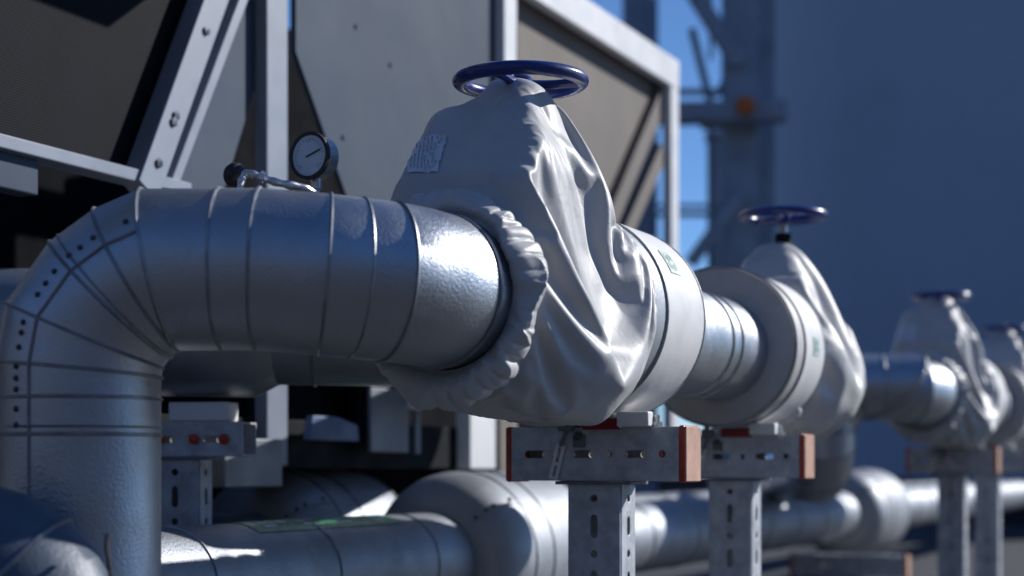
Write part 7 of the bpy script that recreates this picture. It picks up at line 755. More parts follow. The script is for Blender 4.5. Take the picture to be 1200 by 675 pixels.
[71,-41,39,-39,21,-11,13,3,-2,-3,-6,-4,1,6,4,3,1,-1,-1,1,-1,1,1,-1,1,-1,1,0,0,1,-1,-1,-4,-11,4,6,4,0,-6,7,0,-3,-1,2,-8,7,0,-5,4,-3,6,3,-6,-5,5,0,0,0,0,0,0,0,0,0,0,0,0,0,0,5,11,-43],
[32,39,-39,33,-9,-13,2,8,4,-2,-4,-5,-6,1,4,4,5,2,-1,-1,1,1,0,0,-1,1,-1,1,0,0,-2,2,-6,6,-3,1,-3,-4,3,-2,4,4,-1,1,-3,-6,6,-3,-2,4,0,4,-7,1,2,0,0,0,0,0,0,0,0,0,0,0,0,0,0,0,-1,17],
[56,-2,4,-15,11,1,-2,-1,3,1,-1,-3,-4,-5,1,2,4,4,2,-1,0,0,1,0,0,0,0,0,0,0,-1,-2,1,0,1,-3,-2,-1,0,-1,2,-1,0,-2,9,-6,1,4,-4,0,3,2,0,-3,-2,0,0,0,0,0,0,0,0,0,0,0,0,0,0,8,-21,24],
[70,-40,37,-17,-1,7,0,0,-1,1,0,-1,-2,-3,-2,-1,1,4,3,1,-2,0,1,0,1,0,1,-1,1,-1,1,-1,-4,-5,1,3,4,-3,-3,3,3,-5,-3,3,1,0,-7,5,6,-4,1,5,-1,0,-5,0,0,0,0,0,0,0,0,0,0,0,0,0,0,0,17,-41],
[34,34,-34,22,-4,3,1,0,1,0,0,0,-1,-2,-2,-2,-1,0,4,3,-1,-1,0,2,0,0,0,0,0,1,-2,-2,0,-1,0,-5,4,4,1,-1,-6,-3,6,-3,2,5,-1,0,-1,-2,0,4,-1,-1,-2,0,0,0,0,0,0,0,0,0,0,0,0,0,0,3,-15,28],
[67,-26,15,-2,-3,3,3,0,-1,0,0,0,0,0,-1,-1,-2,0,0,3,0,0,0,0,1,0,0,1,-1,0,0,0,0,0,-1,-3,-4,2,-1,-3,3,6,1,-1,1,-1,-5,-1,1,2,0,3,-4,-4,4,0,0,0,0,0,0,0,0,0,0,0,0,0,0,4,8,-30],
[29,34,-6,-3,0,-3,5,-1,1,0,0,0,0,1,-1,0,-1,-1,-1,1,2,0,0,0,-1,0,1,0,1,-1,0,-2,-4,0,0,5,0,0,0,-1,1,-4,-2,2,-3,4,3,-6,2,0,-3,-15,8,4,6,0,0,0,0,0,0,0,0,0,0,0,0,0,0,4,-23,36],
[68,-42,29,-2,2,-4,2,3,1,-2,-1,-1,1,0,1,1,0,0,-1,0,1,0,0,0,0,-1,1,0,-2,0,1,1,-1,-4,0,0,0,-4,1,6,1,-6,0,-1,4,-3,2,1,-2,0,-3,-13,20,2,-5,0,0,0,0,0,0,0,0,0,0,0,0,0,0,-4,6,-9],
[48,21,-42,8,16,5,-1,-2,-3,0,-3,-1,1,1,2,2,3,0,2,-2,1,0,0,0,0,1,-2,-3,-1,-2,0,3,4,-4,-2,1,-1,2,3,-7,1,7,0,-5,-1,0,1,0,0,0,0,3,-10,8,0,0,0,0,0,0,0,0,0,0,0,0,0,0,0,1,0,1],
[51,0,3,-9,-9,7,-3,1,2,1,-1,-1,1,1,1,3,2,3,1,2,0,1,-1,0,0,-3,-2,-1,0,-1,-2,-3,0,11,-3,-2,0,1,4,-6,-2,0,5,0,-3,1,1,1,-2,2,1,2,-3,-4,3,0,0,0,0,0,0,0,0,0,0,0,0,0,0,-15,18,-3],
[51,0,5,-1,-8,-8,-1,1,2,0,1,1,-1,0,1,2,2,2,1,-2,8,0,1,0,-1,1,-1,1,-1,0,0,0,-2,-6,4,-1,0,-1,-1,6,1,-6,-3,8,-3,-2,1,1,0,-1,2,3,-1,-3,-1,0,0,0,0,0,0,0,0,0,0,0,0,0,0,1,5,-6],
[51,0,5,0,-2,-4,-5,-1,-2,0,3,2,-1,-1,0,1,1,1,0,6,2,0,-1,1,1,-4,-2,-1,1,0,-2,-1,-1,-1,5,-1,0,1,-2,-2,4,5,0,0,-5,0,-2,5,-4,1,1,3,1,-7,2,0,0,0,0,0,0,0,0,0,0,0,0,0,0,4,3,-7],
[52,0,3,1,1,-2,-1,-2,-2,1,1,1,0,0,-3,-1,0,1,2,3,-2,0,2,1,0,0,-1,-3,-3,-2,0,1,3,4,-6,2,3,1,0,-4,-5,5,0,-3,4,-3,4,-1,-1,-1,1,4,1,-3,-1,0,0,0,0,0,0,0,0,0,0,0,0,0,0,3,2,-5],
[51,0,1,3,1,0,0,1,0,-1,1,-1,-1,-1,2,-2,-1,0,2,0,-4,1,2,2,0,0,0,-1,-1,0,2,1,-2,-4,2,2,-1,-4,-1,6,-2,-3,-2,1,1,3,3,-5,-1,1,1,3,-7,7,-4,0,0,0,0,0,0,0,0,0,0,0,0,0,0,5,1,-6],
[51,0,3,1,-1,-3,-2,-1,1,0,3,1,0,2,1,0,0,0,0,-4,2,2,0,0,0,0,0,0,0,0,0,-1,0,2,-3,-3,-3,1,2,2,-1,-1,-2,-2,5,4,-7,-2,4,2,1,1,-6,6,-4,0,0,0,0,0,0,0,0,0,0,0,0,0,0,4,0,-4],
[67,-3,-8,0,-15,-13,-2,4,5,7,6,1,4,3,0,0,0,0,0,-1,-2,2,1,0,-1,1,0,1,-1,0,0,0,1,-2,-2,-3,0,2,1,0,2,1,0,0,0,-5,-2,4,3,-2,-2,4,0,-8,4,0,0,0,0,0,0,0,0,0,0,0,0,0,0,4,-2,12],
[61,-2,-2,-19,-14,6,11,2,2,4,-2,6,4,-1,-1,1,0,0,-1,1,0,0,0,-1,-1,0,1,1,0,-1,0,1,0,1,-2,-1,-3,-1,4,-5,-3,6,0,-5,6,-6,1,8,-5,-4,4,4,1,-9,4,0,0,0,0,0,0,0,0,0,0,0,0,0,0,3,2,4],
[55,0,-6,-35,20,23,0,0,-1,-1,1,0,-2,-1,2,1,-2,-3,-2,1,6,0,0,-3,-3,-1,0,1,4,2,-5,-2,7,0,-2,1,-1,-5,4,-8,4,6,-1,-8,8,-6,4,1,-5,3,3,2,-13,12,-4,0,0,0,0,0,0,0,0,0,0,0,0,0,0,-14,18,2],
[45,-6,4,11,3,-6,7,-1,0,-1,0,-2,-2,1,3,-2,-4,-2,3,5,-1,1,-3,-7,-4,-4,-3,0,3,10,8,-5,-9,8,0,-6,-3,11,-9,-6,14,-1,-5,-5,9,3,5,-8,5,0,-9,-24,34,0,-4,0,0,0,0,0,0,0,0,0,0,0,0,0,0,-4,4,-1],
[13,-19,-10,72,3,-7,3,-7,7,2,-2,-2,0,2,0,-5,-2,5,4,-2,1,-2,-12,-1,1,1,0,-2,-6,-2,14,9,0,-1,-42,15,20,-2,-18,21,-10,-29,28,15,-27,18,-11,23,0,-6,-5,9,0,1,-3,0,0,0,0,0,0,0,0,0,0,0,0,0,0,7,-75,15],
[11,26,26,-3,1,-4,-4,3,-6,3,-1,0,3,2,-3,-5,3,5,-3,1,1,-13,6,4,3,0,-1,-5,-1,3,-19,3,19,5,1,-9,-5,10,-7,2,3,-1,-15,12,0,6,-6,-8,14,1,-6,-2,-12,14,-1,0,0,0,0,0,0,0,0,0,0,0,0,0,0,4,-9,-20],
[66,1,1,-5,-5,-2,-6,4,1,-2,-2,3,3,-1,-9,3,8,-6,2,3,-2,0,1,-9,-6,2,2,5,3,0,4,-8,7,-5,29,-31,-1,1,8,-4,12,-7,-3,-10,9,18,-8,-24,2,14,1,-10,2,-11,13,0,0,0,0,0,0,0,0,0,0,0,0,0,0,6,23,-5],
[68,-4,-5,1,-7,4,1,-2,-1,-3,1,3,0,-5,-4,10,-7,3,3,-4,-1,5,-6,1,-2,3,2,1,0,-6,0,4,-19,10,13,4,-15,9,0,0,-4,2,-1,2,-3,5,5,-3,-12,-6,8,7,1,0,-4,0,0,0,0,0,0,0,0,0,0,0,0,0,0,-28,44,3],
[60,2,-2,-5,-3,6,-4,2,0,0,-5,-7,10,-10,11,-8,3,5,-10,-17,-2,22,-3,-9,19,1,-2,-3,5,0,0,-1,1,-2,-2,27,-25,10,17,0,-13,-18,6,-8,13,-18,7,8,-7,-1,2,4,0,0,-5,0,0,0,0,0,0,0,0,0,0,0,0,0,0,8,-11,12],
[59,2,0,-27,25,-5,1,1,1,-9,-2,6,-2,-1,-9,7,8,-11,-22,16,17,-13,-12,20,4,-4,-2,5,2,0,0,-7,-15,22,-6,7,6,-26,20,2,-10,10,-5,2,12,-11,-10,4,0,-1,4,3,-6,-3,0,4,0,-3,6,-3,5,-8,4,0,0,2,-2,-1,6,-1,-20,22],
[57,3,0,1,-5,2,-4,3,-9,1,7,0,-23,17,7,0,-20,-4,24,-5,-1,-22,21,3,-1,-9,5,7,-1,-15,7,11,0,-41,34,-9,21,-19,-4,14,-6,14,-8,3,-17,9,7,-1,0,-2,-2,3,-11,1,10,-10,0,13,-9,3,-5,11,-13,4,6,-12,9,5,-17,2,19,-9],
[50,5,2,0,-4,4,0,0,-3,1,1,0,1,-6,5,0,-3,4,-1,-1,-20,18,3,0,-1,0,1,-4,3,1,-8,-2,12,-6,-13,9,1,6,-14,-11,23,-3,5,5,-13,-7,5,1,6,-1,-2,6,0,2,-1,-1,0,1,-1,-6,0,8,-1,-5,-7,11,1,-13,12,3,0,-18],
[55,-5,-3,7,2,-2,2,-6,6,1,-3,-6,7,0,-4,-6,11,-1,-2,1,1,-1,1,-2,-9,13,0,-3,-8,10,-2,-4,-4,11,-6,-3,7,5,-5,-5,-10,20,1,-1,-1,-9,4,-3,2,2,1,-11,11,-3,-4,7,0,-11,4,6,0,-11,10,1,1,-1,-8,9,-1,0,-8,8],
[482,-2,-5,-9,-13,-16,-20,-22,-26,-28,-31,-34,-35,-37,-39,-40,-41,-42,-42,-42,-42,-41,-40,-39,-38,-36,-33,-32,-29,-26,-22,-20,-16,-13,-10,-5,-2,2,5,10,13,16,20,22,26,29,32,33,36,38,39,40,41,42,42,42,42,41,40,39,37,35,34,31,28,26,22,20,16,13,9,5],
[72,0,2,-7,-9,0,5,-3,-5,-4,-5,-4,-6,-9,-5,-4,-6,-6,-6,-7,-5,-6,-8,-8,-5,-5,-5,-5,-9,-4,-1,-7,-8,2,2,-3,1,3,0,-4,-1,3,9,10,2,2,8,8,2,4,8,8,7,6,6,6,6,7,6,3,5,10,5,1,4,5,4,1,1,1,4,5],
[9,0,1,-2,-5,1,3,0,-2,0,1,-1,-1,-1,-1,0,0,-1,-1,-1,-1,0,-1,-2,-2,1,1,-2,-3,-1,0,-2,-4,1,3,-1,0,3,-1,-2,-2,0,3,4,-1,0,3,2,-1,1,2,0,1,1,1,1,0,1,1,-1,0,3,3,-2,0,1,-1,-1,-1,0,3,3],
[2,0,0,1,1,0,-1,-1,-1,-1,0,1,0,1,-1,0,-1,0,0,0,0,-1,-1,-1,1,0,-1,1,0,-2,-1,-1,0,-1,1,0,0,0,0,0,2,0,0,-1,1,0,0,1,2,0,1,0,-1,1,0,0,0,0,0,0,0,0,1,1,0,1,1,-1,0,-1,0,-1],
[53,1,7,11,14,8,-17,-21,-17,-10,-5,-4,-3,-2,-3,-3,-3,-4,-2,-2,-4,-3,-4,-3,-4,-3,-2,-3,-2,-2,-3,-2,-3,-1,-1,0,-1,0,2,1,1,3,1,2,2,2,3,4,4,3,3,3,4,2,3,3,3,2,3,2,2,4,5,8,11,17,21,13,-10,-13,-11,-6],
[141,12,-1,1,-2,-2,32,-41,-42,-31,-30,-21,7,-9,-9,-7,4,1,-6,-4,-4,-6,-7,-3,-7,-6,5,-5,-11,-5,20,-14,-6,2,6,-1,-3,23,-20,1,21,-16,18,-13,3,19,-13,13,7,-9,4,7,-1,5,3,2,2,1,1,2,2,3,6,8,8,12,14,30,40,11,12,-1],
[81,-44,19,-12,6,37,-48,-5,-1,-8,1,-6,-11,9,-4,-1,-11,-11,2,-3,-5,-2,3,-8,-4,-5,-8,1,1,-2,-3,5,12,30,4,-20,15,-47,49,-1,-41,42,-37,34,-12,-27,30,-6,-10,25,-1,-4,-10,5,7,3,3,4,2,3,3,2,3,2,3,2,4,5,16,28,-42,0],
[22,52,-34,36,-4,-14,-37,-2,6,1,-5,1,-16,3,5,-9,-3,-3,-10,-2,2,-5,-7,1,-2,-2,-10,-3,3,2,-15,18,12,-17,-1,40,-40,49,-44,0,49,-48,39,-39,28,-12,-1,-11,24,-19,9,10,-4,4,3,3,4,3,3,3,2,3,2,1,1,3,2,3,14,5,9,14],
[46,-48,47,-51,28,-14,-23,8,0,23,6,-3,-4,-6,-1,1,-7,-4,-3,-7,-4,1,-3,-2,-2,2,-1,-2,3,6,32,-1,-11,10,-4,-46,41,-44,45,-20,-23,48,-43,35,-40,40,-26,24,-28,23,-3,-4,18,-11,2,3,3,2,4,3,3,0,1,0,0,-1,1,-1,4,5,10,-49],
[-15,1,0,33,-38,10,2,-10,6,3,17,10,-1,-6,-6,-2,-2,-3,-3,-4,-7,-2,0,-3,0,1,2,0,0,2,1,29,7,-42,-3,33,-43,44,-50,50,-24,-16,42,-42,40,-42,29,-24,30,-19,4,6,-14,16,3,3,2,4,2,3,2,2,-1,-1,-2,-1,-2,-3,-4,-6,-29,59],
[-19,52,-56,17,-1,-4,4,-2,-1,-4,2,12,17,-9,-3,-3,-2,-1,-3,-3,-3,-6,-2,-3,3,2,1,0,1,-1,-13,5,24,-2,-12,-16,43,-48,47,-52,51,-27,-16,41,-42,40,-32,27,-24,8,4,-17,21,2,3,2,3,2,3,3,2,1,0,-1,-3,-1,-1,-2,-3,-25,24,10],
[60,-52,48,-32,26,-60,1,2,-4,-7,-4,-1,4,8,4,2,2,-1,-1,0,-2,-1,-1,1,0,-2,0,1,0,-1,-5,-16,2,39,6,1,-47,25,-1,7,-35,53,-14,-32,46,-45,30,-6,-5,15,-12,22,-21,2,1,1,1,1,1,1,2,0,1,1,1,2,3,3,5,34,-1,-59],
[23,45,-42,39,-21,-55,1,3,-1,-6,-8,-3,-1,6,4,5,3,2,1,-1,0,1,0,-1,0,0,0,0,0,0,13,6,-37,-15,5,11,15,22,-44,41,-20,-6,-4,35,-48,49,-29,-3,32,-33,16,1,14,-15,0,0,1,0,1,2,0,1,1,1,2,3,5,5,5,19,-16,40],
[66,-50,49,-60,-7,8,-1,-2,-6,-6,-6,-7,-4,0,4,4,6,5,1,0,0,1,0,1,-2,1,0,1,2,0,-14,8,32,-16,10,-7,11,-51,53,-53,48,-18,-9,1,24,-39,32,3,-33,32,-10,-2,-17,16,1,0,-1,1,0,0,1,1,1,2,2,2,4,4,7,21,6,-26],
[45,4,-7,1,-46,-4,7,1,-1,-4,-4,-6,-6,-4,0,2,5,5,5,1,-1,1,1,0,1,0,1,1,2,0,-8,-12,2,31,-12,-18,-6,48,-53,56,-49,-1,46,-50,26,21,-31,7,17,-26,10,4,-1,-2,1,0,0,-1,1,1,0,0,2,1,2,3,3,5,5,16,22,-26],
[16,50,-40,8,-46,7,1,2,1,0,-2,-4,-5,-6,-2,-1,2,4,5,4,-1,0,1,1,0,2,1,0,0,2,0,-6,-14,-12,4,48,-21,-19,44,-43,18,23,-49,49,-40,0,34,-32,12,18,-13,-3,1,1,0,0,0,0,-1,1,0,1,1,3,1,3,4,3,5,21,-28,52],
[61,-46,46,-55,0,-13,2,2,1,1,0,-2,-3,-4,-5,-2,-2,1,5,6,1,-2,2,0,3,3,0,-1,1,0,10,8,3,0,-3,-46,50,-27,8,-12,31,-51,47,-41,42,-21,-1,9,3,-25,13,3,-1,1,0,0,0,0,0,-1,1,0,2,2,2,2,3,4,3,13,25,-45],
[6,50,-27,-35,-8,15,-5,-1,2,1,1,0,-2,-1,-4,-4,-4,0,1,7,3,-2,1,1,1,1,2,1,3,0,-4,1,1,-2,-2,20,-44,50,-47,56,-58,31,-4,-8,1,11,-14,23,-32,30,-16,-3,25,-14,-4,0,0,0,0,0,0,0,1,2,2,1,2,1,2,5,5,38],
[64,-34,-12,-25,12,-17,7,1,1,2,1,1,1,-2,-2,-3,-3,-3,-1,2,5,0,-1,1,-1,-3,2,7,5,2,-12,-14,-7,-1,1,21,2,0,0,-9,13,18,-45,47,-43,36,-21,-5,31,-33,16,-20,5,10,3,0,0,0,0,0,-1,0,0,1,0,1,1,-1,-1,-4,63,-54],
[22,46,-73,10,-11,12,-12,2,4,3,2,2,-1,-1,-1,-3,-3,-4,-3,-1,7,-2,1,0,-1,0,6,7,5,2,-2,-7,6,10,1,-42,42,-50,53,-20,-6,-23,47,-49,43,-39,33,0,-29,34,-18,21,-25,4,1,0,0,0,-1,0,0,-2,-1,0,0,-2,-2,-3,-5,-14,63,23],
[55,-33,12,-7,-10,-13,2,2,1,1,1,1,-1,0,-1,-2,-3,-3,-5,-5,6,0,-2,1,-1,6,11,6,5,2,0,-6,-22,-20,-2,45,-46,46,-21,-28,53,-32,2,27,-40,38,-32,1,29,-32,17,0,14,-14,-3,0,0,0,0,-1,0,-1,-1,0,0,0,-1,-2,-5,-6,36,27],
[37,0,-24,7,1,-4,0,0,-1,-2,1,0,0,0,-1,-2,-2,-1,-3,-5,-2,0,0,-2,0,19,6,3,-1,2,3,4,1,-24,11,-45,47,-43,19,28,-55,55,-43,-1,39,-42,32,-2,-27,32,-11,-3,-17,14,2,0,0,1,-1,0,-1,0,-1,0,1,0,0,0,-2,18,-7,29],
[6,0,-6,5,8,3,1,-1,-1,0,0,-1,0,0,1,-1,-1,-2,0,1,-13,2,0,-1,0,0,1,1,2,2,2,2,3,14,-47,42,-46,48,-49,32,-3,-23,45,-22,-22,40,-35,2,26,-29,12,3,3,-4,0,0,0,0,0,0,-1,-1,-1,1,-1,-1,0,-2,-2,-8,7,14],
[-2,0,-5,5,7,6,2,1,1,0,-2,0,1,0,-1,1,-1,0,-1,-5,-6,3,-1,-1,-1,-17,-6,-2,1,-1,-2,-1,-3,1,50,-43,45,-44,48,-57,52,-26,2,-3,21,-36,34,-6,-23,30,-13,-5,1,3,-1,0,0,1,0,-2,1,-2,0,-1,-1,-1,-1,-1,-3,-6,-1,15],
[-4,0,-7,3,6,5,3,3,2,-1,-2,-2,1,1,3,0,1,-1,-2,-4,2,-1,0,-3,-1,-7,-10,-6,-5,-4,1,1,6,13,-17,47,-32,8,-1,24,-50,48,-38,47,-45,39,-31,-1,25,-30,13,5,1,-4,1,-1,1,0,0,0,0,-1,-1,-1,0,-2,-1,-2,-2,-4,-3,14],
[-16,0,-1,7,4,2,2,1,0,0,-1,-1,-4,-1,11,6,0,0,-2,0,2,-1,-3,-1,0,-1,-6,-8,-5,1,5,9,10,13,-7,-14,-11,34,-50,31,11,-34,42,-49,46,-34,17,8,-31,32,-12,-9,20,-12,0,0,0,0,0,0,0,0,-2,0,-1,-1,-2,-1,-2,-4,-3,1],
[-31,-1,24,2,-4,-3,-2,1,1,0,4,1,-1,3,3,9,1,-1,-2,3,-1,-2,0,0,2,-2,-3,-4,-5,1,11,8,1,-8,7,-30,46,-53,49,-42,0,34,-40,52,-44,19,14,-36,32,-19,7,3,-15,12,-1,0,0,0,0,0,0,0,0,-1,-1,-2,-1,-1,-1,-4,-2,-17],
[-13,-4,21,-11,-14,-3,1,1,2,3,4,0,5,7,4,2,0,-2,1,-4,-2,1,1,6,1,-2,-3,-4,-4,1,7,1,1,-11,-9,41,-48,44,-38,33,-20,-4,13,-2,-4,16,-38,32,-7,-11,5,7,-5,4,-2,0,0,-1,0,1,0,0,0,0,-2,-2,-2,0,-2,-2,-5,8],
[-33,-3,31,-20,0,1,4,2,3,3,-2,5,9,8,4,-7,-2,0,-1,0,-1,0,3,4,3,-1,-3,-3,-6,-9,-1,5,5,3,3,-16,32,-42,37,-43,57,-42,28,-43,45,-38,40,-22,-11,31,-15,-6,6,-4,2,0,0,0,0,-1,1,1,-1,-1,0,-2,-2,-3,-1,8,-15,-18],
[-66,0,7,20,6,23,7,2,-3,-2,3,9,6,4,-6,-6,-2,-1,0,0,3,0,2,7,4,2,1,-2,-6,-16,-21,-3,16,20,7,-20,19,11,-40,48,-60,37,-22,41,-43,34,-32,22,7,-30,7,1,21,-17,1,0,-1,1,-1,0,1,0,0,-1,-2,-3,-3,-2,-3,-18,-11,-21],
[-79,-2,7,63,-7,-5,16,4,1,1,7,7,4,-1,-10,-6,0,0,1,3,2,0,7,9,4,4,1,0,-2,-7,-28,-19,-20,6,46,9,-54,29,29,-57,30,17,2,-36,35,-33,26,-27,18,7,10,-18,-5,12,-1,0,0,-1,0,0,0,1,-1,0,-2,-3,-3,-2,-4,16,-55,-21],
[-90,0,6,56,13,-6,9,-5,12,10,7,5,0,-7,-8,-2,-1,2,4,3,-2,6,15,1,-1,-2,1,1,4,1,-9,-26,-5,20,-78,11,55,-31,-29,63,10,-71,5,47,-32,40,-29,32,-26,29,-25,13,0,4,0,0,0,0,-1,0,0,1,0,-1,-1,-3,-4,-3,-4,-4,-55,-16],
[-89,7,22,13,17,7,3,11,29,-5,4,0,-4,-9,-6,0,-1,6,6,-1,-2,19,-8,-7,-9,-8,-7,-8,-2,41,16,-1,-41,6,6,16,-52,38,11,-34,10,7,18,-54,46,-18,27,-35,24,-31,28,4,-2,-4,-4,1,1,0,1,0,1,1,0,-1,-3,-5,-7,-8,-9,-15,-28,-15],
[-57,2,2,2,16,11,-1,43,-6,7,2,-3,-8,-9,0,-2,7,10,-3,-5,-1,-18,2,-13,-4,0,2,4,6,-1,17,22,-8,-51,48,-31,47,-58,29,-4,5,14,-24,41,-41,20,-23,36,-41,19,5,-27,10,3,7,1,1,1,0,1,1,1,1,-2,-3,-6,-7,-9,-11,-18,25,-17],
[-31,-7,-6,3,7,15,19,8,3,7,-1,-12,-1,-4,1,3,15,-5,-6,-1,-1,-9,-16,2,-3,4,2,5,-2,-15,2,4,51,-49,29,-2,-34,34,-17,12,11,-30,25,-19,7,-4,3,-2,12,12,-34,16,-4,2,1,1,-1,1,1,-1,1,1,-1,0,-2,-5,-5,-5,-8,-33,33,18],
[-18,8,26,-47,4,32,11,-6,-2,3,-23,-5,18,3,-3,22,-4,-11,-3,3,1,1,2,7,-10,-2,5,6,-15,-7,-4,-1,14,-2,-10,15,16,-2,-25,4,-22,43,-25,-21,43,-40,33,-31,31,-24,23,-17,3,5,-2,0,0,-1,0,0,-1,0,0,-2,1,-1,-3,-3,-5,-5,-17,26],
[-14,5,-3,-34,35,30,-6,-6,-5,-17,-1,38,-23,1,28,-6,-16,-3,6,-2,6,1,9,-13,0,7,4,-7,-7,5,0,17,-68,37,-19,25,-13,-26,43,-10,18,-21,18,-6,0,-5,-18,35,-30,21,-17,3,2,-2,0,4,6,7,2,-30,12,9,0,7,3,-3,8,4,-16,-28,-28,29],
[-16,15,-8,4,26,-17,-20,14,-15,3,12,11,-7,16,-22,5,1,1,1,5,1,13,-13,-1,0,15,-6,-8,-1,27,-6,-30,2,50,-26,-61,38,33,-61,37,-46,54,-48,47,-44,48,-20,-1,10,-13,18,-7,-4,0,-5,-6,-1,-4,-11,40,-21,0,-23,2,11,-17,4,8,-28,0,48,-34],
[27,-13,-25,3,-10,13,-3,0,-4,23,-9,-7,0,-9,24,-15,4,1,3,-4,5,-13,14,-3,3,3,-7,-12,13,2,-27,-3,21,8,-35,62,-43,-3,-1,-22,16,-1,41,-12,14,-42,38,-36,9,14,-18,24,-3,-8,3,-3,0,-3,15,-29,20,-3,-10,-7,-8,22,12,-44,19,6,9,-38],
[-16,-14,-4,43,-2,-22,19,-23,26,-5,14,-31,17,6,-16,4,3,7,-2,6,-4,7,-12,12,11,-26,2,20,12,-38,24,8,15,-49,33,-29,18,-3,30,-6,15,-30,-21,-2,2,20,-21,18,-8,-14,7,7,-2,2,-5,3,-7,-3,-6,22,-14,-13,28,-2,-5,-2,-33,23,16,-1,-42,43]])
#BAKE1
def make_cover(P):
    nl, na = P.shape[:2]
    P = P.copy(); far = P[..., 1] > .03; P[..., 1][far] = .03 + (P[..., 1][far] - .03) * .66     # the far hem sits just over the flange jacket
    vs = [(x, y, z + AX) for row in P for x, y, z in row]
    fs = [(i * na + j, i * na + (j + 1) % na, (i + 1) * na + (j + 1) % na, (i + 1) * na + j) for i in range(nl - 1) for j in range(na)]
    me = bpy.data.meshes.new('valve_jacket'); me.from_pydata(vs, [], fs)
    o = link('valve_jacket', me, 'fabric', None, 0, 75)
    s_ = o.modifiers.new('smooth', 'SUBSURF'); s_.levels = 1; s_.render_levels = 2 if nl > 60 else 1
    s_ = o.modifiers.new('cloth_thickness', 'SOLIDIFY'); s_.thickness = .003; s_.offset = -1
    make_cuff(o)
    o.location = VALVE; o.rotation_euler = (0, 0, R(YAW))
    return o
def make_cuff(parent, seed=3):
    """the drawn-in, gathered hem: a puffed band with sharp creases"""
    prof = bez([Vector(p) for p in ((-.302, .1195, 0), (-.312, .126, 0), (-.316, .136, 0), (-.308, .146, 0), (-.293, .152, 0), (-.276, .156, 0), (-.262, .155, 0), (-.252, .147, 0), (-.246, .134, 0))], 6)
    na = 420; nt = len(prof); A = np.linspace(0, 2 * math.pi, na, endpoint=False)
    L = np.array([p.x for p in prof])[:, None] + 0 * A; Q = np.array([p.y for p in prof])[:, None] + 0 * A
    T = np.linspace(0, 1, nt)[:, None] + 0 * A; AA = A[None, :] + 0 * T
    r_ = np.random.RandomState(seed); D = np.zeros_like(AA); S2 = np.zeros_like(AA)
    for k, w_ in ((5, 1.2), (8, 1.3), (12, 1.0), (17, .6)):
        sl = r_.choice([-1, 1]) * r_.uniform(2, 5)
        ph = k * AA + sl * T + r_.rand() * 6.28 + 1.9 * np.sin(r_.randint(2, 5) * AA + r_.rand() * 6.28) + .9 * np.sin(r_.uniform(3, 6) * T + r_.randint(3, 7) * AA)
        am = np.clip(.7 + .9 * np.sin(r_.randint(2, 5) * AA + r_.rand() * 6.28), 0, 2)
        D += (1 - np.abs(np.sin(ph * .5)) ** .6 - .28) * am * w_ / 4        # narrow standing creases
        S2 += np.sin(r_.randint(4, 9) * AA + r_.uniform(-6, 6) * T + r_.rand() * 6.28) / 4
    for k in (23, 31, 39):
        ph = k * AA + r_.uniform(-5, 5) * T + r_.rand() * 6.28 + 1.6 * np.sin(r_.randint(2, 6) * AA + r_.rand() * 6.28)
        am = np.clip(.5 + 1.0 * np.sin(r_.randint(2, 5) * AA + r_.rand() * 6.28), 0, 1.6)
        D += (np.abs(np.sin(ph * .5 + .35 * np.sin(ph))) ** .55 - .7) * am * .19
    env = np.clip(np.sin(math.pi * np.clip(T * 1.04, 0, 1)), 0, 1) ** .8
    low = np.clip(-np.cos(AA), 0, 1) ** 1.5
    Q = Q + env * (D * .030 + S2 * .009) + low * env * .010
    L = L + env * (S2 * .016 - .010 * low) + env * D * .012 * np.sin(3 * AA + 1)
    vs = [(math.sin(A[b]) * Q[a, b], L[a, b], AX + math.cos(A[b]) * Q[a, b] - .006 * low[a, b]) for a in range(nt) for b in range(na)]
    fs = [(a * na + b, a * na + (b + 1) % na, (a + 1) * na + (b + 1) % na, (a + 1) * na + b) for a in range(nt - 1) for b in range(na)]
    c = MB().add(vs, fs).build('gathered_cuff', 'fabric', parent, sharp=75)
    s_ = c.modifiers.new('smooth', 'SUBSURF'); s_.levels = 0; s_.render_levels = 1
    return c
jacket = make_cover(JP)
tag(jacket, 'sharp grey insulation jacket bunched over the front valve, pale label on its left face', 'valve cover', 'grey insulation jackets on the valves')
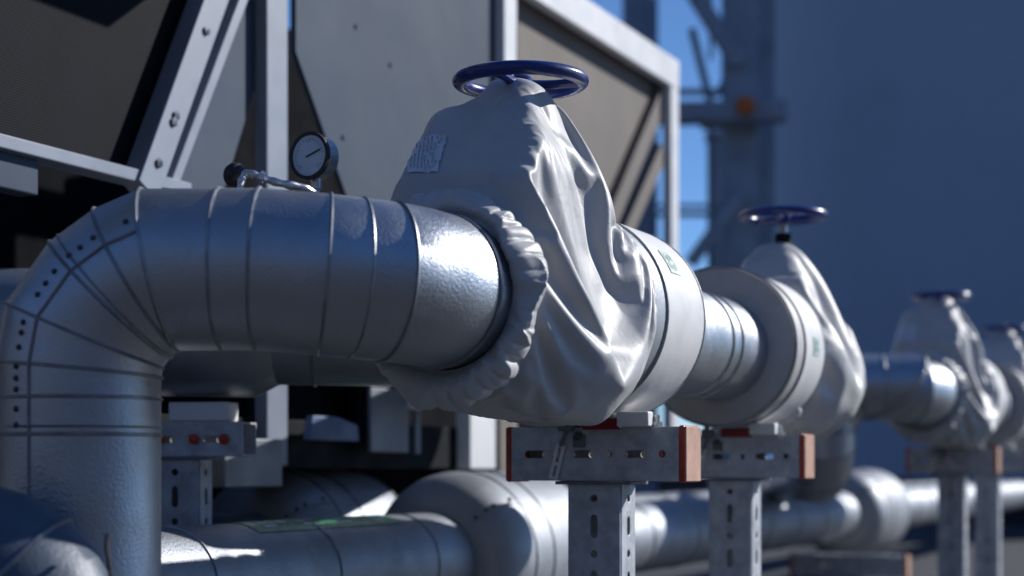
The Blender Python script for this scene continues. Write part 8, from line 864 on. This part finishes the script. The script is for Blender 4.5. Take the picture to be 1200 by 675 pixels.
def jacket_patch(parent):
    # a printed film patch that follows the cloth of the left shoulder
    nl, na = JP.shape[:2]; ang = np.linspace(0, 2 * math.pi, na, endpoint=False); ls = np.linspace(-.300, .2, nl)
    li = np.linspace(np.interp(-.226, ls, np.arange(nl)), np.interp(-.158, ls, np.arange(nl)), 44); aj = np.linspace(R(334) / (2 * math.pi) * na, R(347.5) / (2 * math.pi) * na, 30)
    def at(i, j):
        i0, j0 = int(i), int(j); f, g_ = i - i0, j - j0
        q = lambda a, b: Vector(JP[a, b % na])
        return (q(i0, j0) * (1 - f) + q(i0 + 1, j0) * f) * (1 - g_) + (q(i0, j0 + 1) * (1 - f) + q(i0 + 1, j0 + 1) * f) * g_
    vs, fs = [], []; a0 = list(range(30)); i0, i1 = 0, 44
    for i in li:
        for j in aj:
            nrm = (at(i, j + .5) - at(i, j - .5)).cross(at(i + .5, j) - at(i - .5, j)).normalized(); p = at(i, j)
            if nrm.dot(Vector((0, -1, .5))) < 0: nrm = -nrm
            q = p + nrm * .0022; vs.append((q.x, q.y, q.z + AX))
    n = len(a0)
    for i in range(i1 - i0 - 1):
        for j in range(n - 1): fs.append((i * n + j, i * n + j + 1, (i + 1) * n + j + 1, (i + 1) * n + j))
    o = MB().add(vs, fs).build('label_patch', 'label', parent, sharp=60)
    k = MB(); 
    V = [Vector(v) for v in vs]; rows = i1 - i0
    for row in range(3, n - 3, 3):
        i = 3
        while i < rows - 4:
            Ln = random.randint(1, 5)
            e = min(i + Ln, rows - 3)
            if random.random() < .8:
                a, b, c, d = V[i * n + row], V[e * n + row], V[e * n + row + 1], V[i * n + row + 1]
                nr = (b - a).cross(d - a).normalized()
                if nr.dot(Vector((0, -1, .4))) < 0: nr = -nr
                b2 = a.lerp(d, .8); c2 = b.lerp(c, .8)
                k.add([a + nr * .0015, b + nr * .0015, c2 + nr * .0015, b2 + nr * .0015], [(0, 1, 2, 3)])
            i = e + 1
    k.build('lettering', 'ink_dark', o)
jacket_patch(jacket)
second = make_cover(JP2)
tag(second, None, 'valve cover', 'grey insulation jackets on the valves')
VL = [0, 1.71, MODULE, MODULE + 1.72]
vlab = [None, 'gate valve with blurred blue handwheel and shiny stem nut on the second jacket', 'distant gate valve with dark handwheel against the blue, third in the row', 'farthest gate valve whose dark handwheel is cut by the picture edge']
jlab = [None, 'low-peaked grey jacket leaving its valve stem bare, beside the farther white flange band', 'out of focus jacket with a thin pale sunlit edge, third along the pipe', 'farthest jacket, blurred and half hidden behind the third one']
for k in (1, 2, 3):
    c = copy_tree(valve); c.location = VALVE + LY * VL[k]; c['label'] = vlab[k]
    j = second if k == 1 else copy_tree(jacket); j.location = VALVE + LY * VL[k]; j['label'] = jlab[k]
    if k == 1: j.location = VALVE + LY * 1.665; j.scale = (.93, .95, .98)
    j.rotation_euler = (0, 0, R(YAW + (4, -3, 2)[k - 1]))

# ------------------------------------------------------------------ strut stands
BH, BL, BD = .100, .335, .085
def make_stand(label, group, bl=BL, bh=BH, zt=HC + .072, post=True, caps=True):
    t = thing('strut_stand', label, 'pipe support', (0, 0, 0), group=group)
    z0, z1 = zt - bh, zt; w = .0035
    def face(y):
        holes = []
        x = -bl / 2 + .055; k = 0
        pat = [('s', -.118), ('r', -.078), ('s', -.020), ('r', .030), ('s', .085), ('r', .135)]
        for kind, cx in pat:
            if abs(cx) > bl / 2 - .02: continue
            holes.append(slot(cx, 0, .044 if kind == 's' else .0145, .0142, 8))
        me = plate(rect(-bl / 2, -bh / 2, bl / 2, bh / 2), holes, w)
        mx = Matrix.Translation((0, y, (z0 + z1) / 2)) @ Matrix.Rotation(R(90), 4, 'X'); return me, mx
    a = face(-BD / 2); b = face(BD / 2)
    top = plate(rect(-bl / 2, -BD / 2 + w / 2 + .0003, bl / 2, BD / 2 - w / 2 - .0003), [slot(x, 0, .044, .0142) for x in (-.1, 0, .1)], w), Matrix.Translation((0, 0, z1 - w / 2 - .0006))
    bot = plate(rect(-bl / 2, -BD / 2 + w / 2 + .0003, bl / 2, BD / 2 - w / 2 - .0003), [slot(x, 0, .044, .0142) for x in (-.1, .1)], w), Matrix.Translation((0, 0, z0 + w / 2 + .0006))
    link('beam', meshes_join([a, b, top, bot]), 'galv', t, .0012, 30)
    for s_ in (-1, 1):
        if caps: 
            ec = MB().box((s_ * (bl / 2 + .005), 0, (z0 + z1) / 2), (.010, BD + .006, bh + .005)).build('end_cap', 'red', t, .003)
            MB().box((s_ * (bl / 2 + .0115), .002, (z0 + z1) / 2), (.004, BD + .001, bh + .001)).build('cap_face', 'cap_pale', ec, .001)
    if post:
        pw = .104; ph = z0 - .015
        holes = []; y = ph / 2 - .03; k = 0
        while y > -ph / 2 + .04:
            holes.append(slot(0, y, .044 if k % 2 else .0145, .0142, 8, True)); y -= .052; k += 1
        fr = plate(rect(-pw / 2, -ph / 2, pw / 2, ph / 2), holes, w), Matrix.Translation((0, -BD / 2 + .002, ph / 2 + .012)) @ Matrix.Rotation(R(90), 4, 'X')
        parts = [fr]
        holes2 = []; y = ph / 2 - .03; k = 0
        while y > -ph / 2 + .04:
            holes2.append(slot(0, y, .036 if k % 2 else .0145, .0142, 8, True)); y -= .052; k += 1
        dw = BD - .012
        for s_ in (-1, 1):
            me = plate(rect(-dw / 2, -ph / 2, dw / 2, ph / 2), holes2, w)
            parts.append((me, Matrix.Translation((s_ * (pw / 2 - .002), .006, ph / 2 + .012)) @ Matrix.Rotation(R(90), 4, 'Z') @ Matrix.Rotation(R(90), 4, 'X')))
        parts.append((plate(rect(-pw / 2 + .002, -ph / 2, pw / 2 - .002, ph / 2), [], w), Matrix.Translation((0, BD / 2 - .004, ph / 2 + .012)) @ Matrix.Rotation(R(90), 4, 'X')))
        link('post', meshes_join(parts), 'galv', t, .0012, 30)
        MB().box((0, 0, .006), (.18, .16, .012)).build('base_plate', 'galv', t, .002)
        MB().box((0, 0, z0 - .004), (.15, .1, .006)).build('head_plate', 'galv_dark', t, .001)
        for x, y in ((-.07, .06), (.07, .06), (-.07, -.06), (.07, -.06)):
            MB().lathe((x, y, .012), (0, 0, 1), [(0, .011), (.008, .011), (.0085, .006), (.02, .006)], 6).build('bolt', 'steel', t)
    return t
st1 = make_stand('galvanised slotted strut stand with red end caps under the nearest white flange band', 'strut stands under the upper pipe')
def stand_details(t, zt, full=True):
    # pipe shoe, threaded studs and clamp halves seen above the beam
    MB().box((.035, -.005, zt + .006), (.15, .06, .006)).build('shoe_plate', 'steel', t, .001)
    MB().box((.085, -.052, zt + .014), (.062, .03, .028)).build('shoe_pad', 'white_plastic', t, .003)
    m = MB(); pts = [(-.035, -.03, zt + .012), (-.02, -.03, zt + .028), (.01, -.03, zt + .034), (.035, -.03, zt + .026), (.045, -.03, zt + .012)]
    m.tube(bez([(x, y - .015, zt + (z - zt) * .75) for x, y, z in pts], 5), .007, 8).build('clamp_loop', 'white_plastic', t)
    for x in (-.062, .102, .12):
        MB().lathe((x, -.03, zt), (0, 0, 1), [(0, .011), (.009, .011), (.0095, .006), (.022, .006)], 6).build('stud_nut', 'steel', t)
    if full:
        MB().box((.018, -.052, zt + .006), (.072, .009, .021)).build('clamp_tag', 'red_tag', t, .0015)
        MB().box((-.052, -.0515, zt + .004), (.03, .014, .022)).build('clamp_lug', 'galv_dark', t, .003)
        MB().bar((-.052, -.05, zt - .004), (-.063, -.052, zt - .035), .008, .006).build('clamp_strap', 'galv_dark', t, .001)
        me = plate(rect(-.0095, -.034, .0095, .034), [slot(0, -.018, .022, .006, 6, True), slot(0, .014, .03, .006, 6, True)], .002)
        me.transform(Matrix.Translation((-.072, -.0475, zt - .064)) @ Matrix.Rotation(R(14), 4, 'Y') @ Matrix.Rotation(R(90), 4, 'X'))
        link('slotted_strip', me, 'band', t)
        MB().lathe((-.03, -.045, zt - .016), (0, -1, 0), [(0, .009), (.006, .009)], 6).build('clamp_nut', 'rivet', t)
        MB().box((-.028, -.047, zt - .026), (.024, .006, .022)).build('clamp_link', 'galv_dark', t, .002)
stand_details(st1, HC + .072)
spots = [(.355, st1), (1.27, 'second strut stand with a pale-faced end cap, partly hidden behind the nearest one'), (MODULE + .27, 'blurred strut stand under the third shrouded valve'), (MODULE + 1.2, 'farthest strut stand, overlapped by the blurred one before it')]
for l, w in spots:
    o = st1 if w is st1 else copy_tree(st1)
    o.location = VALVE + LY * l + PX * (.012 if w is st1 else 0)
    if w is not st1: o['label'] = w

# ------------------------------------------------------------------ lower headers
ALOW = HC - .236
def header(label, p, bumps, l0, l1, group, sticky=False):
    """large header pipe at deck level with wider flange boxes"""
    t = thing('header_pipe', label, 'pipe', VALVE + PX * p, group=group)
    edges = [l0]
    for a, b in bumps: edges += [a, b]
    edges.append(l1)
    for k in range(0, len(edges), 2):
        a, b = edges[k], edges[k + 1]
        sec = MB().lathe((0, a, ALOW), (0, 1, 0), [(0, RP), (b - a, RP)], 64).build('pipe_section', 'clad_header', t)
        s_ = Beads(); y = a + .31
        while y < b - .05:
            s_.lathe((0, y, ALOW), (0, 1, 0), [(0, RP), (.001, RP + .0035), (.006, RP + .0035), (.007, RP)], 64, cap=False); y += .47
        if s_.v: s_.build('seam_bead', 'seam', sec)
    for a, b in bumps:
        r = .222
        MB().lathe((0, a, ALOW), (0, 1, 0), [(0, RP - .001), (.002, RP + .012), (.008, RP + .030), (.022, RP + .056), (.045, RP + .078), (.075, r - .012), (.11, r - .003), (.14, r), (b - a - .003, r), (b - a, r - .003), (b - a, RP)], 80).build('flange_box', 'clad_matte', t, sharp=25)
        s_ = Beads()
        for y in (a + .15, a + .27, b - .01): s_.lathe((0, y, ALOW), (0, 1, 0), [(0, r - .003), (.001, r + .003), (.006, r + .003), (.007, r - .003)], 80, cap=False)
        s_.build('edge_bead', 'seam', t)
        # folded lap over the swelling with its screws
        a1 = R(50); dv = Vector((math.sin(a1), 0, math.cos(a1)))
        lp = [(.004, RP + .022), (.022, RP + .058), (.045, RP + .080), (.075, r - .010), (.11, r - .001), (.14, r + .002)]
        MB().tube([Vector((0, a + y, ALOW)) + dv * q for y, q in lp], .004, 6).build('lap_strip', 'clad_matte', t)
        for f in (.012, .03, .05, .115):
            q = np.interp(f, [y for y, _ in lp], [e for _, e in lp]); a2 = a1 - .05; d2 = Vector((math.sin(a2), 0, math.cos(a2)))
            nn = (d2 + Vector((0, -1.2 if f < .06 else -.2, 0))).normalized()
            MB().lathe(Vector((0, a + f, ALOW)) + d2 * (q - .001), nn, [(0, .005), (.003, .005), (.005, .002)], 8).build('screw', 'rivet', t)
    return t
hA = header('nearer deck-level silver header pipe with wide flange box and green sticker', -.77, [(1.20, 1.78), (5.6, 6.3)], -2.6, 16, 'deck-level header pipes')
hB = header('rear deck-level silver header pipe with dark domed flange box beneath the elbow', -1.26, [(1.10, 1.62)], -2.6, 16, 'deck-level header pipes')
st = sticker(hA, 12, .60, RP, ALOW, .62, .085, 'green', strokes=False)
# block strokes that read as weathered white capitals on the sticker
def glyph_strip(parent, l0, l1, a0, a1, r, z, n):
    k = MB(); w = (l1 - l0) / n
    for i in range(n):
        c = l0 + i * w; kind = i % 4
        def q(u0, v0, u1, v1):
            vs = []
            for (u, v) in ((u0, v0), (u1, v0), (u1, v1), (u0, v1)):
                a = a0 + (a1 - a0) * v; vs.append((math.sin(a) * r, c + u * w * .72, z + math.cos(a) * r))
            k.add(vs, [(0, 1, 2, 3)])
        q(0, 0, .22, 1)
        if kind in (0, 2): q(.22, .82, 1, 1); q(.22, .42, .8, .58); 
        if kind in (0, 3): q(.22, 0, 1, .18)
        if kind in (1, 2): q(.78, 0, 1, .8)
        if kind == 1: q(.22, .4, .78, .6)
    k.build('lettering', 'ink', parent)
glyph_strip(st, .33, .88, R(12 - 12), R(12 + 12), RP + .0022, ALOW, 7)

# low stand that carries the nearer header's far flange box
low = make_stand('low dark strut frame with a rusty red cap under the header flange box', None, .52, .1, HC - .41, True)
low.location = VALVE + LY * 5.2 + PX * -.62

# ------------------------------------------------------------------ branch pipe behind the elbow and its stand
br = thing('branch_pipe', 'dark grey pipe crossing behind the big elbow with a collar', 'pipe', (0, 0, 0), 0)
zb = HC + .292; yb = 3.62
pth = [Vector((-2.6, yb - .1, zb + .02)), Vector((-.16, yb, zb - .006))]
for a in (75, 45, 15): pth.append(Vector((-.15 + .16 * math.cos(R(a)), yb + .16 - .16 * math.sin(R(a)), zb - .006)))
pth += [Vector((.005, yb + .2, zb - .006)), Vector((.005, 5.2, zb - .006))]
rs, _ = mitre_pipe(pth, RP, (0, 0, 1), 48)
MB().rings(rs).build('pipe_cladding', 'clad_dull', br, sharp=12)
dx = (pth[1] - pth[0]).normalized()
MB().lathe((-.74, yb - .02, zb), dx, [(0, RP), (0, .14), (.004, .145), (.2, .145), (.245, .12), (.25, RP)], 64).build('collar', 'clad_dull', br, sharp=30)
s_ = Beads()
for x in (-1.2, -.95, -.42, -.2):
    s_.lathe((x, yb - .1 + (x + 2.6) / 2.44 * .1, zb + .02 - (x + 2.6) / 2.44 * .026), dx, [(0, RP - .001), (.001, RP + .0035), (.006, RP + .0035), (.007, RP - .001)], 48, cap=False)
s_.build('seam_bead', 'seam', br)
st5 = make_stand('shaded strut stand with red dots in its slots behind the vertical riser', None, .30, .072, HC + .092, True, False)
st5.location = (-.70, 3.62, 0); st5.rotation_euler = (0, 0, R(-10))
MB().box((.05, -.005, HC + .092 + .022), (.13, .07, .04)).build('shoe_pad', 'white', st5, .003)
for x in (-.03, .045, .11):
    MB().lathe((x, -.046, HC + .056), (0, -1, 0), [(0, .011), (.006, .011), (.008, .008)], 12).build('slot_plug', 'red', st5)

# ------------------------------------------------------------------ close pipe bend at lower left and its cable
fp = thing('pipe_bend', 'dark rounded clad pipe bend in the lower left corner before the riser', 'pipe', (0, 0, 0), 0)
pvx, pvz, yf = -.7475, HC - .259, 2.265
pth = [Vector((-2.4, yf, pvz + .126)), Vector((pvx - .02, yf, pvz + .126))]
for a in (80, 65, 50, 35, 20, 5): pth.append(Vector((pvx + .126 * math.cos(R(a)), yf, pvz + .126 * math.sin(R(a)))))
pth += [Vector((pvx + .126, yf, pvz - .03)), Vector((pvx + .126, yf, .01))]
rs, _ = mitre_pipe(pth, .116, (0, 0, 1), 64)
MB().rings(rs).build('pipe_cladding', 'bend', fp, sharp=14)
s_ = Beads()
for ring in (rs[1], rs[4], rs[7], rs[8]):
    c = sum(ring, Vector()) / 64; s_.tube([c + (q - c) * 1.006 for q in ring], .0032, 5, closed=True)
s_.build('seam_bead', 'seam', fp)
cb = MB().tube(bez([(-.525, 2.215, HC - .09), (-.520, 2.19, HC - .105), (-.512, 2.175, HC - .135), (-.508, 2.17, HC - .2), (-.505, 2.17, .0)], 8), .0032, 8).build('cable', 'rubber'); tag(cb, 'thin black cable hanging down in front of the riser base', 'cable')

# ------------------------------------------------------------------ pressure gauge and sampling cock above the elbow
ga = thing('pressure_gauge', 'round pressure gauge with pale blue dial above the pipe', 'gauge', (0, 0, 0), 0)
gc = Vector((-.319, 2.70, HC + .4905)); gn = Vector((-.50, -.866, .02)).normalized()
MB().lathe(gc, -gn, [(0, .0345), (.002, .037), (.004, .037), (.006, .035), (.028, .035), (.032, .031), (.0325, .002)], 48).build('case', 'steel', ga, sharp=30)
MB().lathe(gc + gn * .001, -gn, [(-.004, .0325), (-.004, .0378), (.003, .0378), (.003, .0325), (-.004, .0325)], 48, cap=False).build('bezel', 'rubber', ga)
df = MB().lathe(gc + gn * .002, gn, [(0, .0328), (.001, .0328)], 48).build('dial', 'dial', ga)
gx = Vector((0, 0, 1)).cross(gn).normalized(); gz = gn.cross(gx)
k = MB(); o_ = gc + gn * .0034
for i in range(21):
    a = R(-135 + 270 * i / 20); dv = gx * math.sin(a) + gz * math.cos(a); k.bar(o_ + dv * (.024 if i % 5 else .0215), o_ + dv * .028, .0012, .0006, gn)
k.build('scale_marks', 'dial_ink', df)
dv = gx * math.sin(R(70)) + gz * math.cos(R(70)); MB().bar(o_ + gn * .001 - dv * .006, o_ + gn * .001 + dv * .023, .0022, .001, gn).build('needle', 'rubber', df)
MB().lathe(gc - gn * .016, (0, 0, -1), [(.033, .009), (.05, .009), (.051, .006), (.062, .006), (.063, .0085), (.075, .0085), (.11, .006), (.20, .006)], 16).build('stem', 'chrome', ga)
pc = thing('sampling_cock', 'small chrome cock with black knob and crooked tube behind the elbow', 'valve', (0, 0, 0), 0)
q = lambda px, py, y: Vector(((px - 600) / 2000 * y, y, HC + (546 - py) / 2000 * y))
pts = bez([q(281, 228, 2.62), q(283, 213, 2.62), q(288, 204, 2.62), q(298, 205, 2.62), q(312, 210, 2.63), q(330, 215, 2.64), q(352, 219, 2.66), q(368, 226, 2.68)], 8)
rad = [.0062 + .0007 * math.sin(i * .9) for i in range(len(pts))]
MB().tube(pts, rad, 10).build('tube', 'chrome', pc)
MB().lathe(q(283, 206, 2.66), Vector((-.6, .3, .1)), [(-.006, .004), (0, .014), (.006, .019), (.016, .0195), (.024, .015), (.028, .004)], 20).build('knob', 'rubber', pc)
MB().tube([q(304, 206, 2.62), q(310, 209.5, 2.62)], .0095, 6).build('union_nut', 'chrome', pc)

# ------------------------------------------------------------------ chiller with V coils
CB = Vector((-.573, 4.21, 0))                    # its long side runs parallel to the pipe rack
ch = thing('chiller_unit', 'large air-cooled chiller with white frame posts and slanted coil panels', 'chiller', CB, 90 + YAW)
Zc = lambda z: HC + z                            # heights measured from the eye level
def prism(poly, y0, y1):
    """polygon in (x, z) of the chiller face, from depth y0 to y1"""
    n = len(poly); m = MB(); vs = [(x, y0, Zc(z)) for x, z in poly] + [(x, y1, Zc(z)) for x, z in poly]
    m.add(vs, [tuple(range(n)), tuple(range(2 * n - 1, n - 1, -1))] + [(i, (i + 1) % n, n + (i + 1) % n, n + i) for i in range(n)]); return m
for n_ in (-1.4, -.01, 1.40, 3.055):
    MB().box((n_, .018, Zc(.775)), (.098, .036, 1.55)).build('frame_post', 'white' if n_ > .5 else 'dimmed_white', ch, .004)
MB().box((.85, .018, Zc(1.61)), (4.51, .04, .118)).build('top_rail', 'white', ch, .004)
MB().box((.85, .12, Zc(.055)), (4.5, .16, .125)).build('base_beam', 'black', ch, .003)
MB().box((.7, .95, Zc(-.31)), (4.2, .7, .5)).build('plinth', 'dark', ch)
prism([(0.134, 1.317), (1.432, 1.676), (1.432, 0.293), (0.761, 0.261), (0.134, 1.056)], .035, .05).build('side_panel', 'panel_grey', ch)
prism([(-0.053, 1.265), (0.033, 1.289), (-0.007, 1.025), (-0.238, 0.563), (-0.488, 0.531), (-0.092, 1.255)], .035, .05).build('side_panel', 'panel_grey', ch)
prism([(1.614, 1.674), (1.857, 1.739), (3.17, 1.62), (3.159, 1.56), (2.35, 0.817), (1.614, 0.731)], .07, .085).build('side_panel', 'panel_beige', ch)
# coil edges: pairs of slanted bars, each a part
def edge_bar(n0, z0, n1, z1, w, y, d, m): 
    return MB().bar((n0, y, Zc(z0)), (n1, y, Zc(z1)), d, w, (1, 0, .5)).build('coil_edge', m, ch, .003)
eb = edge_bar(-0.573, 0.592, -0.272, 1.141, .078, .0, .05, 'dimmed_white')
for f in (.12, .30, .33, .72):
    a = Vector((-0.573, 0.592, 0)).lerp(Vector((-0.272, 1.141, 0)), f)
    MB().lathe((a.x, -.024, Zc(a.y)), (0, -1, 0), [(0, .011), (.006, .011), (.0065, .006)], 6).build('bolt', 'rivet', eb)
edge_bar(-0.47, 0.607, -0.138, 1.176, .030, .012, .05, 'dimmed_white')
edge_bar(-0.465, 0.611, -0.143, 1.18, .09, .045, .03, 'dark')
edge_bar(3.104, 1.59, 2.382, 0.884, .085, .05, .03, 'panel_beige')
edge_bar(2.993, 1.281, 2.497, 0.833, .075, .045, .04, 'panel_beige')
# the coil itself, its sill, header box and the dark void behind
prism([(-1.367, 0.634), (-0.565, 0.632), (-0.534, 0.637), (-0.273, 1.145), (-1.367, 0.857)], .035, .05).build('condenser_coil', 'coil', ch)
MB().box((-1.3, .012, Zc(.622)), (1.80, .06, .028)).build('coil_sill', 'dimmed_white', ch, .003)
MB().box((-1.08, .03, Zc(.575)), (.37, .05, .075)).build('terminal_box', 'panel_grey', ch, .004)
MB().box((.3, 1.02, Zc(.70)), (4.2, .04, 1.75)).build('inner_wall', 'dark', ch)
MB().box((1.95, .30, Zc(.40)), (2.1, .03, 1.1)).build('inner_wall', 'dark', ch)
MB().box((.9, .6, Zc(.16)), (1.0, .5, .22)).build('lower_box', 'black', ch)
MB().box((.53, -.02, Zc(.125)), (.22, .012, .175)).build('electrical_plate', 'foil', ch, .003)
MB().box((.655, -.03, Zc(.185)), (.06, .03, .05)).build('switch_box', 'white', ch, .004)
MB().box((.70, -.02, Zc(.13)), (.03, .012, .19)).build('conduit', 'foil', ch, .003)
MB().box((1.18, .02, Zc(.09)), (.19, .05, .20)).build('lower_cover', 'white', ch, .004)
MB().box((1.345, .0, Zc(.08)), (.13, .03, .20)).build('lower_cover', 'panel_beige', ch, .004)
prism([(.09, .065), (.35, .065), (.34, .108), (.235, .127), (.11, .127)], -.03, -.01).build('blue_box', 'blue_sheet', ch, .003)
MB().box((-.2, -.03, Zc(.007)), (.25, .05, .115)).build('cable_tray', 'foil', ch, .004)
for x, z in ((0.641, 1.129), (1.016, 0.992), (0.443, 1.191), (0.373, 0.878)):
    MB().lathe((x, .036, Zc(z)), (0, -1, 0), [(0, .008), (.003, .007), (.005, .003)], 10).build('screw', 'black', ch)
# projecting fan deck over the first bay (its edge throws the slanting shade on the coil)
MB().box((-1.45, -.22, Zc(1.43)), (3.0, .56, .03)).build('fan_deck', 'white', ch, .003)

# ------------------------------------------------------------------ lattice tower, pale column, tank, parapet
TY = 14.0; ts = 2000 / TY
tx = lambda px: (px - 600) / ts
tz = lambda py: HC + (546 - py) / ts
tw = thing('lattice_tower', 'dark blurred steel lattice tower with crossbeams behind the chiller frame', 'tower', (tx(860), TY, 0), 0)
X0 = tx(860)
def tb(a, b, w, d, name='brace', m='tower', y=0, y2=None):
    return MB().bar((tx(a[0]) - X0, y, tz(a[1])), (tx(b[0]) - X0, y if y2 is None else y2, tz(b[1])), d, w, (1, 0, 0) if abs(a[0] - b[0]) < abs(a[1] - b[1]) else (0, 0, 1)).build(name, m, tw, .006)
tb((866, 632), (866, -60), .26, .26, 'leg'); tb((902, 640), (902, -60), .20, .3, 'leg', 'tower', .5)
tb((757, 640), (757, -60), .22, .22, 'leg', 'tower', 1.2); tb((781, 640), (781, -60), .1, .2, 'leg', 'tower', 1.5)
tb((730, 142), (915, 138), .16, .2, 'crossbeam', 'tower', -.25); tb((700, 100), (868, 100), .05, .05, 'crossbeam', 'tower', .25); tb((700, 246), (868, 246), .04, .05, 'crossbeam', 'tower', .25); tb((700, 236), (868, 236), .03, .05, 'crossbeam', 'tower', .25)
tb((792, -30), (862, 82), .13, .1, 'brace', 'tower', -.2); tb((812, 30), (836, 125), .06, .06, 'brace', 'tower', .1); tb((840, 110), (856, 82), .05, .06, 'brace', 'tower', .1); tb((868, 228), (806, 312), .11, .1, 'brace', 'tower', -.2); tb((836, 120), (836, 330), .05, .06, 'brace', 'tower', .2)
tb((838, -60), (838, 60), .03, .04, 'brace', 'tower', .3); tb((818, 150), (846, 150), .10, .1, 'gusset', 'tower', -.22)
MB().box((tx(866) - X0, -.38, tz(135)), (.13, .06, .13)).build('marker_plate', 'orange', tw, .01)
pcol = thing('clad_column', 'pale lavender round column seen through the lattice tower', 'column', ((848 - 600) / 2000 * 17, 17, 0), 0)
MB().lathe((0, 0, 0), (0, 0, 1), [(0, .15), (HC + (546 - 165) / 2000 * 17, .15)], 24).build('shaft', 'tower_pale', pcol)
MB().lathe((0, 0, HC + (546 - 165) / 2000 * 17), (0, 0, 1), [(0, .19), (.06, .19), (.08, .15)], 24).build('cap', 'tower_pale', pcol)

tk = thing('storage_tank', 'huge plain blue-grey tank wall filling the right side', 'tank', (0, 0, 0), 0)
TC = Vector((9.0, 27.5, 0)); TR = 9.0 * .5 + .0
# circle whose left tangent from the eye falls at the left edge
d_ = (896 - 600) / 2000; ang_l = math.atan(d_)
TR = 8.0; dist = 30.0
ang_c = ang_l + math.asin(TR / dist); TC = Vector((math.sin(ang_c) * dist, math.cos(ang_c) * dist, 0))
MB().lathe(TC, (0, 0, 1), [(0, TR), (13, TR)], 128).build('shell', 'tank', tk)
MB().lathe(TC, (0, 0, 1), [(12.95, TR + .08), (13.15, TR + .08)], 128).build('rim', 'tank', tk)
pp = thing('parapet_wall', 'low dark parapet with a rust-brown pipe along the roof edge', 'wall', (0, 18.5, 0), 0)
MB().box((8, 0, .23), (36, .2, .46)).build('upstand', 'parapet', pp, .01)
MB().box((8, 0, .48), (36, .3, .04)).build('coping', 'parapet', pp, .01)
MB().tube([(-10, -.3, .33), (26, -.3, .33)], .09, 16).build('kerb_pipe', 'rust', pp)

# ------------------------------------------------------------------ light
w = bpy.data.worlds.new('World'); S.world = w; w.use_nodes = True
nt = w.node_tree; bg = nt.nodes['Background']; sky = nt.nodes.new('ShaderNodeTexSky'); sky.sky_type = 'NISHITA'; sky.sun_disc = False
sky.sun_elevation = R(SUN_EL); sky.sun_rotation = R(90 - SUN_AZ); sky.altitude = 300; sky.air_density = .7; sky.dust_density = 0; sky.ozone_density = 7.5
nt.links.new(sky.outputs[0], bg.inputs['Color']); bg.inputs['Strength'].default_value = .14
sl = bpy.data.lights.new('sun', 'SUN'); sl.energy = 5.0; sl.angle = R(.5); sl.color = (1, .975, .945)
so = bpy.data.objects.new('sun', sl); COL.objects.link(so)
sd = Vector((math.cos(R(SUN_AZ)) * math.cos(R(SUN_EL)), math.sin(R(SUN_AZ)) * math.cos(R(SUN_EL)), math.sin(R(SUN_EL))))
so.rotation_euler = sd.to_track_quat('Z', 'Y').to_euler(); so.location = (6, 2, 8)

# ------------------------------------------------------------------ camera
cam = bpy.data.cameras.new('camera'); cam.sensor_width = 36; cam.lens = 60; cam.shift_y = 208.5 / 1200; cam.clip_end = 500; cam.clip_start = .05
cam.dof.use_dof = True; cam.dof.focus_distance = 2.9; cam.dof.aperture_fstop = 2.5; cam.dof.aperture_blades = 0
co = bpy.data.objects.new('camera', cam); COL.objects.link(co); co.location = (0, 0, HC); co.rotation_euler = (R(90), 0, 0)
S.camera = co
vs_ = S.view_settings; vs_.view_transform = 'Standard'; vs_.look = 'None'; vs_.exposure = -.15; vs_.gamma = 1
